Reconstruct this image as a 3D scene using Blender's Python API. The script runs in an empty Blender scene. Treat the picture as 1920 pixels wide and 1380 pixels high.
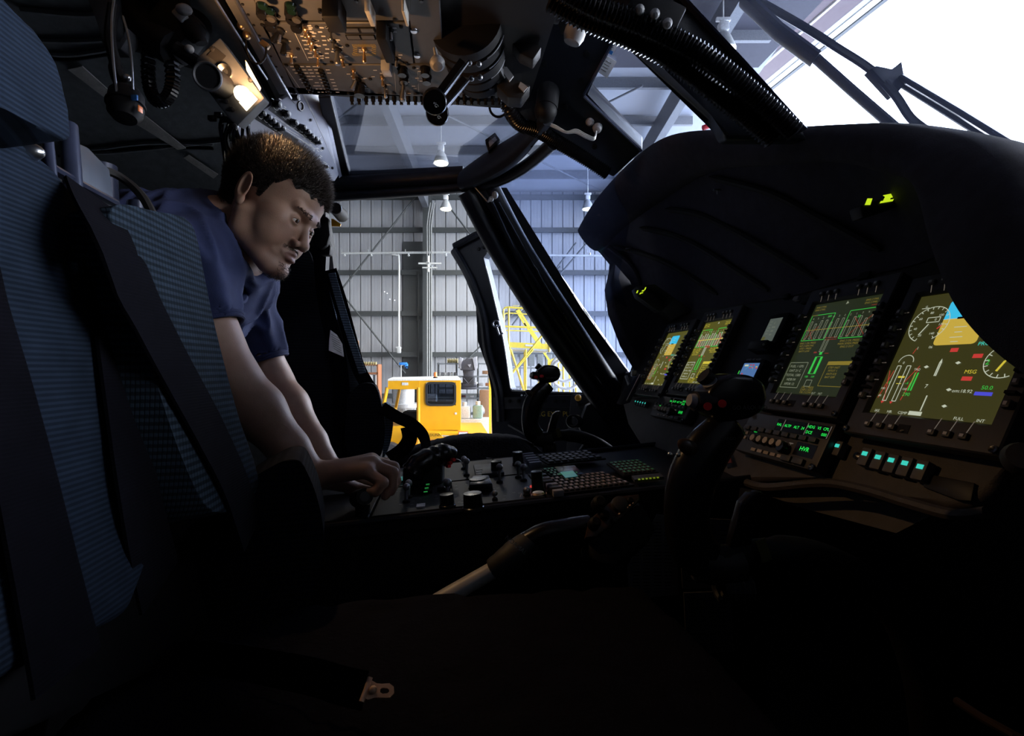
import bpy, bmesh, math, random
import numpy as np
from mathutils import Vector, Matrix
random.seed(7)
SC = bpy.context.scene
COL = SC.collection
PI = math.pi
# ---------------------------------------------------------------- camera, sky, light, exposure
FPX, CX, CY, CZ = 940.0, 960.0, 690.0, 2.0
cam_data = bpy.data.cameras.new('camera')
cam_data.sensor_fit = 'HORIZONTAL'
cam_data.sensor_width = 36.0
cam_data.lens = FPX * 36.0 / 1920.0
cam_data.clip_start = 0.02
cam_data.clip_end = 400
cam = bpy.data.objects.new('camera', cam_data)
COL.objects.link(cam)
cam.location = (0, 0, CZ)
cam.rotation_euler = (PI / 2, 0, 0)
SC.camera = cam
SC.view_settings.view_transform = 'Standard'
SC.view_settings.look = 'None'
SC.view_settings.gamma = 1.0
SC.view_settings.use_curve_mapping = False
SC.view_settings.exposure = 0.0

world = bpy.data.worlds.new('sky')
SC.world = world
world.use_nodes = True
wn = world.node_tree.nodes
wl = world.node_tree.links
wn.clear()
w_out = wn.new('ShaderNodeOutputWorld')
w_bg = wn.new('ShaderNodeBackground')
w_tc = wn.new('ShaderNodeTexCoord')
w_sep = wn.new('ShaderNodeSeparateXYZ')
w_ramp = wn.new('ShaderNodeValToRGB')
w_ramp.color_ramp.elements[0].position = 0.0
w_ramp.color_ramp.elements[0].color = (1.0, 1.0, 1.0, 1)
w_ramp.color_ramp.elements[1].position = 0.9
w_ramp.color_ramp.elements[1].color = (0.52, 0.70, 1.0, 1)
wl.new(w_tc.outputs['Generated'], w_sep.inputs[0])
wl.new(w_sep.outputs['Z'], w_ramp.inputs[0])
wl.new(w_ramp.outputs[0], w_bg.inputs['Color'])
w_bg.inputs['Strength'].default_value = 25.0
wl.new(w_bg.outputs[0], w_out.inputs[0])

def light(name, kind, loc, energy, color, size=0.1, direction=None, **kw):
    d = bpy.data.lights.new(name, kind)
    d.energy = energy
    d.color = color
    if kind == 'AREA':
        d.size = size
    else:
        d.shadow_soft_size = size
    for k, v in kw.items():
        setattr(d, k, v)
    o = bpy.data.objects.new(name, d)
    COL.objects.link(o)
    o.location = loc
    if direction is not None:
        o.rotation_euler = Vector(direction).to_track_quat('-Z', 'Y').to_euler()
    return o

# portal over the open hangar door: guides the sky's light, emits nothing itself
pt = light('hangar_door_portal', 'AREA', (7.3, 7.7, 4.5), 1.0, (1, 1, 1), 26.0, (-1, -0.19, 0), shape='RECTANGLE')
pt.data.size = 20.3
pt.data.size_y = 9.0
pt.data.cycles.is_portal = True

# ---------------------------------------------------------------- frames
TH = math.atan((960 - 828) / FPX)
F = Vector((math.cos(TH), math.sin(TH), 0))
L = Vector((-math.sin(TH), math.cos(TH), 0))
Z = Vector((0, 0, 1))
O = Vector((0, 0, CZ))

def H(a, b, c):
    "aircraft frame: a forward, b to port, c up, from the eye"
    return O + F * a + L * b + Z * c
def ray(px, py):
    return Vector(((px - CX) / FPX, 1.0, (CY - py) / FPX))
def P(px, py, Y):
    return O + ray(px, py) * Y
def hit(px, py, pl):
    p0, n = pl
    d = ray(px, py)
    return O + d * ((p0 - O).dot(n) / d.dot(n))
def PLb(b): return (H(0, b, 0), L)
def PLa(a): return (H(a, 0, 0), F)
def PLc(c): return (H(0, 0, c), Z)
def PLY(y): return (Vector((0, y, CZ)), Vector((0, 1, 0)))
def PL3(a, b, c):
    n = (b - a).cross(c - a).normalized()
    return (a, n)
def PB(px, py, b): return hit(px, py, PLb(b))
def off(pl, d):
    return (pl[0] + pl[1] * d, pl[1])

# ---------------------------------------------------------------- materials
MATS = {}
def mat(name, color, rough=0.6, metal=0.0, var=0.15, scale=40.0, bump=0.0, bscale=200.0, emit=None, estr=0.0, spec=0.5, sss=0.0, extra=None):
    m = bpy.data.materials.new(name)
    m.use_nodes = True
    n, l = m.node_tree.nodes, m.node_tree.links
    b = n['Principled BSDF']
    b.inputs['Roughness'].default_value = rough
    b.inputs['Metallic'].default_value = metal
    b.inputs['Specular IOR Level'].default_value = spec
    tc = n.new('ShaderNodeTexCoord')
    nz = n.new('ShaderNodeTexNoise')
    nz.inputs['Scale'].default_value = scale
    nz.inputs['Detail'].default_value = 3
    l.new(tc.outputs['Object'], nz.inputs['Vector'])
    mp = n.new('ShaderNodeMapRange')
    mp.inputs['From Min'].default_value = 0.3
    mp.inputs['From Max'].default_value = 0.7
    mp.inputs['To Min'].default_value = 1 - var
    mp.inputs['To Max'].default_value = 1 + var
    l.new(nz.outputs['Fac'], mp.inputs['Value'])
    mx = n.new('ShaderNodeVectorMath')
    mx.operation = 'SCALE'
    mx.inputs[0].default_value = color[:3]
    l.new(mp.outputs[0], mx.inputs['Scale'])
    l.new(mx.outputs[0], b.inputs['Base Color'])
    if bump:
        nb = n.new('ShaderNodeTexNoise')
        nb.inputs['Scale'].default_value = bscale
        l.new(tc.outputs['Object'], nb.inputs['Vector'])
        bp = n.new('ShaderNodeBump')
        bp.inputs['Strength'].default_value = bump
        bp.inputs['Distance'].default_value = 0.002
        l.new(nb.outputs['Fac'], bp.inputs['Height'])
        l.new(bp.outputs[0], b.inputs['Normal'])
    if emit:
        b.inputs['Emission Color'].default_value = (*emit, 1)
        b.inputs['Emission Strength'].default_value = estr
    if sss:
        b.inputs['Subsurface Weight'].default_value = sss
        b.inputs['Subsurface Radius'].default_value = (0.012, 0.004, 0.002)
        b.inputs['Subsurface Scale'].default_value = 1.0
    if extra:
        extra(m, n, l, b, mx, tc)
    MATS[name] = m
    return m

def weave(period, depth=0.55, dots=0.0, axis='Z'):
    "horizontal thread rows with little gaps between the stitches"
    def f(m, n, l, b, mx, tc):
        sep = n.new('ShaderNodeSeparateXYZ')
        l.new(tc.outputs['Object'], sep.inputs[0])
        def saw(out, per):
            a = n.new('ShaderNodeMath'); a.operation = 'MULTIPLY'; a.inputs[1].default_value = 2 * PI / per
            l.new(out, a.inputs[0])
            s = n.new('ShaderNodeMath'); s.operation = 'SINE'
            l.new(a.outputs[0], s.inputs[0])
            return s.outputs[0]
        row = saw(sep.outputs[axis], period)
        r = n.new('ShaderNodeMapRange')
        r.inputs['From Min'].default_value = -0.5
        r.inputs['From Max'].default_value = 0.5
        r.inputs['To Min'].default_value = 1 - depth
        r.inputs['To Max'].default_value = 1
        l.new(row, r.inputs['Value'])
        v = r.outputs[0]
        if dots:
            ad = n.new('ShaderNodeMath'); ad.operation = 'ADD'
            l.new(sep.outputs['X'], ad.inputs[0]); l.new(sep.outputs['Y'], ad.inputs[1])
            c = saw(ad.outputs[0], dots)
            r2 = n.new('ShaderNodeMapRange')
            r2.inputs['From Min'].default_value = -1.0
            r2.inputs['From Max'].default_value = -0.3
            r2.inputs['To Min'].default_value = 0.55
            r2.inputs['To Max'].default_value = 1
            l.new(c, r2.inputs['Value'])
            mu = n.new('ShaderNodeMath'); mu.operation = 'MULTIPLY'
            l.new(v, mu.inputs[0]); l.new(r2.outputs[0], mu.inputs[1])
            v = mu.outputs[0]
        sc = n.new('ShaderNodeVectorMath'); sc.operation = 'SCALE'
        l.new(mx.outputs[0], sc.inputs[0]); l.new(v, sc.inputs['Scale'])
        l.new(sc.outputs[0], b.inputs['Base Color'])
        bp = n.new('ShaderNodeBump')
        bp.inputs['Strength'].default_value = 0.5
        bp.inputs['Distance'].default_value = 0.001
        l.new(v, bp.inputs['Height'])
        l.new(bp.outputs[0], b.inputs['Normal'])
    return f

def glassmat(name, tint=(0.82, 0.86, 0.92), gl=0.05, haze=0.0, hcol=(0.5, 0.55, 0.7)):
    m = bpy.data.materials.new(name)
    m.use_nodes = True
    n, l = m.node_tree.nodes, m.node_tree.links
    n.remove(n['Principled BSDF'])
    out = n['Material Output']
    t = n.new('ShaderNodeBsdfTransparent'); t.inputs[0].default_value = (*tint, 1)
    g = n.new('ShaderNodeBsdfGlossy'); g.inputs['Roughness'].default_value = 0.02
    lw = n.new('ShaderNodeLayerWeight'); lw.inputs['Blend'].default_value = 0.25
    mm = n.new('ShaderNodeMath'); mm.operation = 'MULTIPLY_ADD'
    mm.inputs[1].default_value = 0.5; mm.inputs[2].default_value = gl
    l.new(lw.outputs['Fresnel'], mm.inputs[0])
    mx = n.new('ShaderNodeMixShader')
    l.new(mm.outputs[0], mx.inputs[0]); l.new(t.outputs[0], mx.inputs[1]); l.new(g.outputs[0], mx.inputs[2])
    last = mx
    if haze:  # translucent haze mixed in to stand for reflections on the pane
        d = n.new('ShaderNodeBsdfTranslucent'); d.inputs[0].default_value = (*hcol, 1)
        nz = n.new('ShaderNodeTexNoise'); nz.inputs['Scale'].default_value = 3.0
        tc = n.new('ShaderNodeTexCoord'); l.new(tc.outputs['Object'], nz.inputs['Vector'])
        sc = n.new('ShaderNodeMath'); sc.operation = 'MULTIPLY'; sc.inputs[1].default_value = haze * 2
        l.new(nz.outputs['Fac'], sc.inputs[0])
        m2 = n.new('ShaderNodeMixShader')
        l.new(sc.outputs[0], m2.inputs[0]); l.new(mx.outputs[0], m2.inputs[1]); l.new(d.outputs[0], m2.inputs[2])
        last = m2
    l.new(last.outputs[0], out.inputs[0])
    MATS[name] = m
    return m

def emis(name, col, s):
    "the face of something that gives off light"
    m = bpy.data.materials.new(name)
    m.use_nodes = True
    b = m.node_tree.nodes['Principled BSDF']
    b.inputs['Base Color'].default_value = (0.01, 0.01, 0.01, 1)
    b.inputs['Roughness'].default_value = 0.3
    b.inputs['Emission Color'].default_value = (*col, 1)
    b.inputs['Emission Strength'].default_value = s
    MATS[name] = m
    return m

# ---------------------------------------------------------------- geometry collector
def basis(d):
    d = d.normalized()
    h = Z if abs(d.z) < 0.9 else Vector((1, 0, 0))
    x = d.cross(h).normalized()
    return x, d.cross(x).normalized(), d

class G:
    def __init__(s, m='black'):
        s.v, s.f, s.fm, s.ms, s.cur = [], [], [], [], 0
        s.m(m)
    def m(s, name):
        if name not in s.ms:
            s.ms.append(name)
        s.cur = s.ms.index(name)
        return s
    def add(s, vs, fs):
        o = len(s.v)
        s.v.extend([tuple(v) for v in vs])
        s.f.extend([tuple(i + o for i in f) for f in fs])
        s.fm.extend([s.cur] * len(fs))
        return s
    def poly(s, pts): return s.add(pts, [tuple(range(len(pts)))])
    def box(s, c, sz, X=None, Y=None, Zv=None, r=0.0, seg=2):
        X = (X or Vector((1, 0, 0))).normalized()
        Y = (Y or (Zv.cross(X) if Zv is not None else Vector((0, 1, 0)))).normalized()
        Zv = (Zv or X.cross(Y)).normalized()
        if r > 0:
            bm = bmesh.new()
            bmesh.ops.create_cube(bm, size=1)
            for v in bm.verts:
                v.co = Vector((v.co.x * sz[0], v.co.y * sz[1], v.co.z * sz[2]))
            r = min(r, min(sz) * 0.49)
            bmesh.ops.bevel(bm, geom=bm.edges[:], offset=r, segments=seg, profile=0.5, affect='EDGES')
            vs = [c + X * v.co.x + Y * v.co.y + Zv * v.co.z for v in bm.verts]
            fs = [tuple(v.index for v in f.verts) for f in bm.faces]
            bm.free()
            return s.add(vs, fs)
        vs = []
        for i in (-.5, .5):
            for j in (-.5, .5):
                for k in (-.5, .5):
                    vs.append(c + X * (i * sz[0]) + Y * (j * sz[1]) + Zv * (k * sz[2]))
        return s.add(vs, [(0, 1, 3, 2), (4, 6, 7, 5), (0, 4, 5, 1), (2, 3, 7, 6), (0, 2, 6, 4), (1, 5, 7, 3)])
    def prism(s, pts, vec, r=0.0, seg=2):
        n = len(pts)
        pts = [Vector(p) for p in pts]
        nrm = Vector((0, 0, 0))
        for i in range(n):
            nrm += pts[i].cross(pts[(i + 1) % n])
        if nrm.dot(vec) > 0:
            pts = pts[::-1]
        vs = pts + [p + vec for p in pts]
        fs = [tuple(range(n)), tuple(range(2 * n - 1, n - 1, -1))] + [(i, i + n, (i + 1) % n + n, (i + 1) % n) for i in range(n)]
        if r > 0:
            bm = bmesh.new()
            bv = [bm.verts.new(v) for v in vs]
            for f in fs:
                bm.faces.new([bv[i] for i in f])
            bmesh.ops.bevel(bm, geom=bm.edges[:], offset=r, segments=seg, profile=0.5, affect='EDGES', clamp_overlap=True)
            bm.verts.index_update()
            vs = [v.co.copy() for v in bm.verts]
            fs = [tuple(v.index for v in f.verts) for f in bm.faces]
            bm.free()
        return s.add(vs, fs)
    def slab(s, px, pl, thick, r=0.0, seg=2):
        "outline traced on a plane of the place, then given thickness along the plane's normal"
        return s.prism([hit(x, y, pl) for x, y in px], pl[1] * thick, r, seg)
    def loft(s, rings, closed=True, caps=True):
        n = len(rings[0])
        vs = [p for r in rings for p in r]
        fs = []
        m = n if closed else n - 1
        for i in range(len(rings) - 1):
            for j in range(m):
                a, b2 = i * n + j, i * n + (j + 1) % n
                fs.append((a, b2, b2 + n, a + n))
        if caps and closed:
            fs.append(tuple(range(n - 1, -1, -1)))
            fs.append(tuple(range((len(rings) - 1) * n, len(rings) * n)))
        return s.add(vs, fs)
    def tube(s, pts, r, n=10, ry=None, up=None):
        pts = [Vector(p) for p in pts]
        k = len(pts)
        rs = r if isinstance(r, (list, tuple)) else [r] * k
        rings = []
        x = None
        for i in range(k):
            d = (pts[min(i + 1, k - 1)] - pts[max(i - 1, 0)]).normalized()
            if x is None:
                x = (up - d * up.dot(d)).normalized() if up is not None else basis(d)[0]
            else:
                x = (x - d * x.dot(d)).normalized()
            y = d.cross(x)
            q = 1.0 if ry is None else ry
            rings.append([pts[i] + x * (rs[i] * math.cos(2 * PI * j / n)) + y * (rs[i] * q * math.sin(2 * PI * j / n)) for j in range(n)])
        return s.loft(rings)
    def cyl(s, p0, p1, r0, r1=None, n=14):
        return s.tube([p0, p1], [r0, r0 if r1 is None else r1], n)
    def belt(s, pts, wdir, w, t=0.003):
        "a flat strap along points, its width along wdir"
        pts = [Vector(p) for p in pts]
        rings = []
        k = len(pts)
        wd = wdir if isinstance(wdir, list) else [wdir] * k
        ww = w if isinstance(w, list) else [w] * k
        for i in range(k):
            d = (pts[min(i + 1, k - 1)] - pts[max(i - 1, 0)]).normalized()
            x = (wd[i] - d * wd[i].dot(d)).normalized()
            y = d.cross(x)
            rings.append([pts[i] + x * (sx * ww[i] / 2) + y * (sy * t / 2) for sx, sy in ((-1, -1), (1, -1), (1, 1), (-1, 1))])
        return s.loft(rings)
    def ell(s, c, r, X=None, Y=None, Zv=None, nu=16, nv=10):
        X = X or Vector((1, 0, 0)); Y = Y or Vector((0, 1, 0)); Zv = Zv or Z
        if not isinstance(r, (tuple, list)): r = (r, r, r)
        vs = [c - Zv * r[2]]
        for i in range(1, nv):
            t = -PI / 2 + PI * i / nv
            for j in range(nu):
                p = 2 * PI * j / nu
                vs.append(c + X * (r[0] * math.cos(t) * math.cos(p)) + Y * (r[1] * math.cos(t) * math.sin(p)) + Zv * (r[2] * math.sin(t)))
        vs.append(c + Zv * r[2])
        fs = [(0, 1 + (j + 1) % nu, 1 + j) for j in range(nu)]
        for i in range(nv - 2):
            for j in range(nu):
                a, b2 = 1 + i * nu + j, 1 + i * nu + (j + 1) % nu
                fs.append((a, b2, b2 + nu, a + nu))
        t = len(vs) - 1
        fs += [(t, 1 + (nv - 2) * nu + j, 1 + (nv - 2) * nu + (j + 1) % nu) for j in range(nu)]
        return s.add(vs, fs)
    def lathe(s, p, axis, prof, n=16):
        x, y, d = basis(axis)
        rings = [[p + d * h + x * (max(r, 1e-5) * math.cos(2 * PI * j / n)) + y * (max(r, 1e-5) * math.sin(2 * PI * j / n)) for j in range(n)] for r, h in prof]
        return s.loft(rings)
    def ring(s, c, axis, R, r, n=24, k=8):
        x, y, d = basis(axis)
        rings = []
        for i in range(n + 1):
            t = 2 * PI * i / n
            e = x * math.cos(t) + y * math.sin(t)
            rings.append([c + e * (R + r * math.cos(2 * PI * j / k)) + d * (r * math.sin(2 * PI * j / k)) for j in range(k)])
        return s.loft(rings, caps=False)
    def quad(s, c, X, Y, w, h):
        return s.poly([c - X * w / 2 - Y * h / 2, c + X * w / 2 - Y * h / 2, c + X * w / 2 + Y * h / 2, c - X * w / 2 + Y * h / 2])
    def line(s, a, b, n, w):
        "thin printed stroke lying on a face whose normal is n"
        d = (b - a).normalized(); x = d.cross(n).normalized() * (w / 2)
        return s.poly([a - x, b - x, b + x, a + x])
    def text(s, txt, c, X, Y, size, align='CENTER'):
        vs, fs = text_geo(txt, align)
        return s.add([c + X * (v[0] * size) + Y * ((v[1] - 0.35) * size) for v in vs], fs)
    def obj(s, name, parent=None, smooth=True, ang=35, sub=0, solid=0.0, loc=None, **tags):
        me = bpy.data.meshes.new(name)
        root = Vector(parent.get('_l', (0, 0, 0))) if parent is not None else None
        if root is None:
            if loc is None:
                a = np.array(s.v)
                lo, hi = a.min(0), a.max(0)
                loc = Vector(((lo[0] + hi[0]) / 2, (lo[1] + hi[1]) / 2, lo[2]))
            root = Vector(loc)
        me.from_pydata([(v[0] - root.x, v[1] - root.y, v[2] - root.z) for v in s.v], [], s.f)
        for nm in s.ms:
            me.materials.append(MATS[nm])
        me.polygons.foreach_set('material_index', s.fm)
        if smooth:
            me.polygons.foreach_set('use_smooth', [True] * len(s.f))
            me.set_sharp_from_angle(angle=math.radians(ang))
        me.update()
        o = bpy.data.objects.new(name, me)
        COL.objects.link(o)
        if parent is not None:
            o.parent = parent
        else:
            o.location = root
        o['_l'] = tuple(root)
        if sub:
            md = o.modifiers.new('subsurf', 'SUBSURF'); md.levels = sub; md.render_levels = sub
        if solid:
            md = o.modifiers.new('solid', 'SOLIDIFY'); md.thickness = solid; md.offset = 0
        for k, v in tags.items():
            o[k] = v
        return o

_TX = {}
def text_geo(txt, align='CENTER'):
    key = (txt, align)
    if key not in _TX:
        cu = bpy.data.curves.new('t', 'FONT')
        cu.body = txt; cu.size = 1.0; cu.align_x = align; cu.resolution_u = 2
        ob = bpy.data.objects.new('t', cu)
        me = bpy.data.meshes.new_from_object(ob)
        _TX[key] = ([tuple(v.co) for v in me.vertices], [tuple(p.vertices) for p in me.polygons])
        bpy.data.meshes.remove(me); bpy.data.objects.remove(ob); bpy.data.curves.remove(cu)
    return _TX[key]

def thing(name, label, cat, loc, group=None):
    o = bpy.data.objects.new(name, None)
    COL.objects.link(o)
    o.empty_display_size = 0.05
    o.location = loc
    o['_l'] = tuple(loc)
    o['label'] = label; o['category'] = cat
    if group: o['group'] = group
    return o
def tag(o, label, cat, group=None, kind=None):
    o['label'] = label; o['category'] = cat
    if group: o['group'] = group
    if kind: o['kind'] = kind
    return o
def struct(o, label=None):
    o['kind'] = 'structure'
    if label: o['label'] = label
    return o
def kids(o): return [c for c in COL.objects if c.parent == o]
def dup(o, delta, label=None, group=None):
    "a copy of a thing with its parts and sub-parts, moved by delta"
    r = o.copy(); COL.objects.link(r); r.location = Vector(o.location) + Vector(delta)
    if label: r['label'] = label
    if group: r['group'] = group
    for ch in kids(o):
        c = ch.copy(); COL.objects.link(c); c.parent = r
        for g in kids(ch):
            d = g.copy(); COL.objects.link(d); d.parent = c
    return r
def bez(pts, n=8):
    "smooth curve through the points (Catmull-Rom)"
    pts = [Vector(p) for p in pts]
    out = []
    for i in range(len(pts) - 1):
        p0, p1, p2, p3 = pts[max(i - 1, 0)], pts[i], pts[i + 1], pts[min(i + 2, len(pts) - 1)]
        for k in range(n):
            t = k / n
            out.append(0.5 * ((2 * p1) + (p2 - p0) * t + (2 * p0 - 5 * p1 + 4 * p2 - p3) * t * t + (3 * p1 - p0 - 3 * p2 + p3) * t ** 3))
    out.append(pts[-1])
    return out
def bez2(pts, n=6):
    return [(p.x, p.y) for p in bez([(x, y, 0) for x, y in pts], n)]

# ---------------------------------------------------------------- palette
mat('black', (0.007, 0.007, 0.009), 0.6, spec=0.2)
mat('dim_mark', (0.09, 0.09, 0.095), 0.6)
mat('black_gloss', (0.007, 0.007, 0.009), 0.25, spec=0.4)
mat('black_rubber', (0.014, 0.014, 0.016), 0.62, bump=0.15)
mat('airframe', (0.012, 0.014, 0.022), 0.42, spec=0.3, bump=0.1, bscale=300)
mat('airframe_grey', (0.034, 0.038, 0.048), 0.5, bump=0.1)
mat('seat_lit_edge', (0.13, 0.18, 0.25), 0.9, spec=0.06, extra=weave(0.0074, 0.6, 0.0050))  # paler copy of the bolster weave, light on the edges painted in
mat('grey_panel', (0.20, 0.215, 0.29), 0.5, var=0.05)
mat('console_face', (0.062, 0.064, 0.074), 0.5, var=0.08)
mat('dark_panel', (0.011, 0.011, 0.013), 0.5, spec=0.3)
mat('board', (0.020, 0.019, 0.021), 0.6, spec=0.3, bump=0.2, bscale=500)
mat('hood', (0.048, 0.044, 0.056), 0.8, spec=0.15, bump=0.4, bscale=900)
mat('hood_inner', (0.045, 0.043, 0.060), 0.85, spec=0.15, bump=0.3, bscale=600)
mat('panel_brown', (0.05, 0.045, 0.045), 0.65, bump=0.3, bscale=500)
mat('bezel', (0.035, 0.034, 0.036), 0.5)
mat('grey_blue', (0.035, 0.045, 0.065), 0.5)
mat('steel', (0.55, 0.57, 0.62), 0.28, metal=1.0)
mat('dull_steel', (0.30, 0.31, 0.34), 0.42, metal=1.0)
mat('painted_rail', (0.028, 0.034, 0.065), 0.3, metal=0.3)
mat('brass', (0.75, 0.52, 0.32), 0.32, metal=1.0)
mat('white_mark', (0.62, 0.62, 0.62), 0.6)
mat('grey_mark', (0.30, 0.30, 0.30), 0.6)
mat('yellow_mark', (0.60, 0.42, 0.03), 0.6)
mat('white_plastic', (0.60, 0.60, 0.60), 0.45)
mat('grey_plastic', (0.28, 0.28, 0.30), 0.5)
mat('paper', (0.82, 0.83, 0.88), 0.8)
mat('red', (0.80, 0.02, 0.03), 0.4)
mat('seat_fabric', (0.012, 0.019, 0.034), 0.9, spec=0.06, extra=weave(0.0046, 0.45, 0.0))
mat('seat_bolster', (0.021, 0.032, 0.048), 0.9, spec=0.06, extra=weave(0.0074, 0.6, 0.0050))
mat('seat_dark', (0.010, 0.012, 0.018), 0.9, spec=0.06, extra=weave(0.008, 0.5, 0.0))
mat('strap', (0.0035, 0.0035, 0.006), 0.9, spec=0.04, extra=weave(0.003, 0.3, 0.0))
mat('fleece', (0.006, 0.006, 0.009), 0.95, spec=0.04, bump=1.0, bscale=150)
mat('liner', (0.15, 0.165, 0.175), 0.75, bump=0.5, bscale=60)
mat('tape', (0.45, 0.44, 0.42), 0.55, bump=0.6, bscale=90)
glassmat('glass', (0.93, 0.95, 0.98), 0.01)
glassmat('windscreen', (0.88, 0.91, 0.98), 0.02, 0.008, (0.30, 0.36, 0.55))
glassmat('windscreen_hazed', (0.66, 0.72, 0.86), 0.02, 0.05, (0.30, 0.36, 0.55))  # stronger haze for the reflection on the far pane
# ================================================================ the hangar
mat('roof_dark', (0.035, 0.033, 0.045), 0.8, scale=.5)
mat('roof_steel', (0.10, 0.105, 0.12), .6)
mat('hangar_panel', (0.28, 0.285, 0.30), 0.6, var=0.06, scale=0.8)
mat('steel_grey', (0.20, 0.205, 0.20), 0.5)
mat('hangar_steel', (0.042, 0.046, 0.046), 0.6)
mat('galv', (0.50, 0.51, 0.50), 0.4, metal=0.3)
mat('concrete', (0.30, 0.29, 0.28), 0.6, scale=1.5)
mat('apron', (0.42, 0.42, 0.41), 0.8, scale=0.6)
mat('roof_sheet', (0.27, 0.28, 0.32), 0.7, var=0.05, scale=0.5)
mat('maroon', (0.045, 0.014, 0.020), 0.6)
mat('cream', (0.70, 0.68, 0.62), 0.6)
mat('tug_yellow', (0.72, 0.35, 0.008), 0.42, var=0.05, scale=5)
mat('tug_dark', (0.03, 0.03, 0.035), 0.5)
mat('stair_yellow', (0.72, 0.56, 0.05), 0.5)
mat('orange_lens', (0.80, 0.20, 0.04), 0.3)
mat('shelf_blue', (0.16, 0.18, 0.20), 0.5)
mat('wood_shelf', (0.28, 0.11, 0.05), 0.6)
mat('cardboard', (0.30, 0.17, 0.10), 0.8)
mat('bag_dark', (0.07, 0.07, 0.085), 0.5, bump=0.8, bscale=12)
mat('bag_clear', (0.34, 0.34, 0.38), 0.35, bump=0.9, bscale=14)
mat('bottle_green', (0.22, 0.34, 0.30), 0.3)
mat('blue_paint', (0.03, 0.20, 0.60), 0.5)
emis('lamp_glow', (1.0, 0.93, 0.62), 9.0)
emis('pinhole_glow', (0.9, 0.95, 1.0), 3.0)
YW = 17.5
ORD = ('first', 'second', 'third', 'fourth', 'fifth', 'sixth', 'seventh', 'eighth', 'ninth', 'tenth')
def W(px, py, Y): return P(px, py, Y)
def wx(px, Y): return (px - CX) / FPX * Y
def wz(py, Y): return CZ + (CY - py) / FPX * Y

g = G('concrete'); g.box(Vector((-2.5, 1, -0.1)), (30, 36, 0.2)); struct(g.obj('floor', smooth=False), 'grey concrete hangar floor')
g = G('apron'); g.box(Vector((34, 1, -0.12)), (50, 90, 0.16)); struct(g.obj('ground', smooth=False), 'pale concrete apron outside the hangar')

# back wall of ribbed metal sheets
g = G('hangar_panel')
x0, x1 = -15.0, 5.65
pitch = 0.372
prof = []
x = x0
while x < x1:
    for dx, dy in ((0, 0), (0.018, 0.045), (0.034, 0.045), (0.052, 0)):
        prof.append((x + dx, YW + dy))
    for k in (1, 2):
        q = x + pitch * k / 3
        prof += [(q, YW), (q + 0.008, YW + 0.006), (q + 0.016, YW)]
    x += pitch
prof.append((x1, YW))
g.loft([[Vector((px, py, z)) for px, py in prof] for z in (0.0, 8.15)], closed=False)
g.box(Vector(((x0 + x1) / 2, YW + 0.14, 4.07)), (x1 - x0, 0.06, 8.15))
struct(g.obj('wall_back', ang=20), 'ribbed grey metal back wall of the hangar')
g = G('hangar_panel'); g.box(Vector((-15.1, 1, 5)), (0.2, 36, 11)); struct(g.obj('wall_left', smooth=False), 'grey metal side wall of the hangar')
g = G('hangar_panel'); g.box(Vector((-1.5, -16, 5.5)), (28, 0.2, 12)); struct(g.obj('wall_front', smooth=False), 'grey metal wall behind the viewer')

# roof sheets rising away from the back wall
RZ = lambda y: 8.15 + (YW - y) * 0.105
g = G('roof_sheet')
g.loft([[Vector((x, YW + 0.2, RZ(YW) + dz)) for x in np.arange(-15, 6.4, 0.9) for dz in (0, 0)] ,
        [Vector((x + (0 if x < 6 else 6.2), -16, RZ(-16) + dz)) for x in np.arange(-15, 6.4, 0.9) for dz in (0, 0)]], closed=False)
struct(g.obj('ceiling', smooth=False), 'pale sheet roof of the hangar')
g = G('roof_dark'); g.prism([Vector((x_, y_, RZ(y_) - .03)) for x_, y_ in ((-15, 11.3), (5.55, 11.3), (10.6, -15.5), (-15, -15.5))], Vector((0, 0, .02))); struct(g.obj('ceiling.001', smooth=False), 'dark part of the hangar roof near the door')  # darker tone on the part of the roof near the door
gb = G('roof_steel')
# purlins and rafters
for k in range(1, 16):
    y = YW - k * 1.45
    xe = 3.9 + (YW - y) * 0.19; gb.box(Vector(((xe - 15) / 2, y, RZ(y) - 0.13)), (xe + 15, 0.09, 0.22))
for xx in (-9.2, -2.95, 3.6):
    a, b = Vector((xx, YW, RZ(YW) - 0.45)), Vector((xx + (1.6 if xx > 3 else 0), -15, RZ(-15) - 0.45))
    gb.box((a + b) / 2, ((b - a).length, 0.2, 0.55), X=(b - a), Zv=Z)
for (xa, ya, xb, yb) in ((-2.9, 16.8, 3.0, 11.5), (3.0, 16.8, -2.9, 11.5), (-2.9, 11, 3.2, 6), (3.2, 11, -2.9, 6), (-9, 16.8, -3, 11.5)):
    gb.cyl(Vector((xa, ya, RZ(ya) - 0.3)), Vector((xb, yb, RZ(yb) - 0.3)), 0.025, n=6)
struct(gb.obj('trim_1', smooth=False), 'dark steel roof beams and purlins')

# girts, column, rods on the back wall
gb = G('hangar_steel')
for py in (368, 430, 510, 587, 664, 742):
    z = wz(py, YW - 0.2)
    gb.box(Vector((-4.8, YW - 0.10, z)), (20.6, 0.18, 0.14))
    gb.box(Vector((-4.8, YW - 0.19, z - 0.07)), (20.6, 0.02, 0.05))
struct(gb.obj('trim_2', smooth=False), 'dark horizontal girts on the back wall')
gb = G('hangar_steel')
xc = wx(802, YW - 0.3)
gb.box(Vector((xc, YW - 0.25, 4.05)), (0.28, 0.03, 8.1)); gb.box(Vector((xc - 0.02, YW - 0.42, 4.05)), (0.26, 0.03, 8.1))
gb.box(Vector((xc, YW - 0.33, 4.05)), (0.03, 0.2, 8.1))
gb.box(Vector((xc - 0.55, YW - 0.03, 3.2)), (0.7, 0.05, 6.4))
struct(gb.obj('column', smooth=False), 'dark steel column on the hangar wall')
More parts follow.
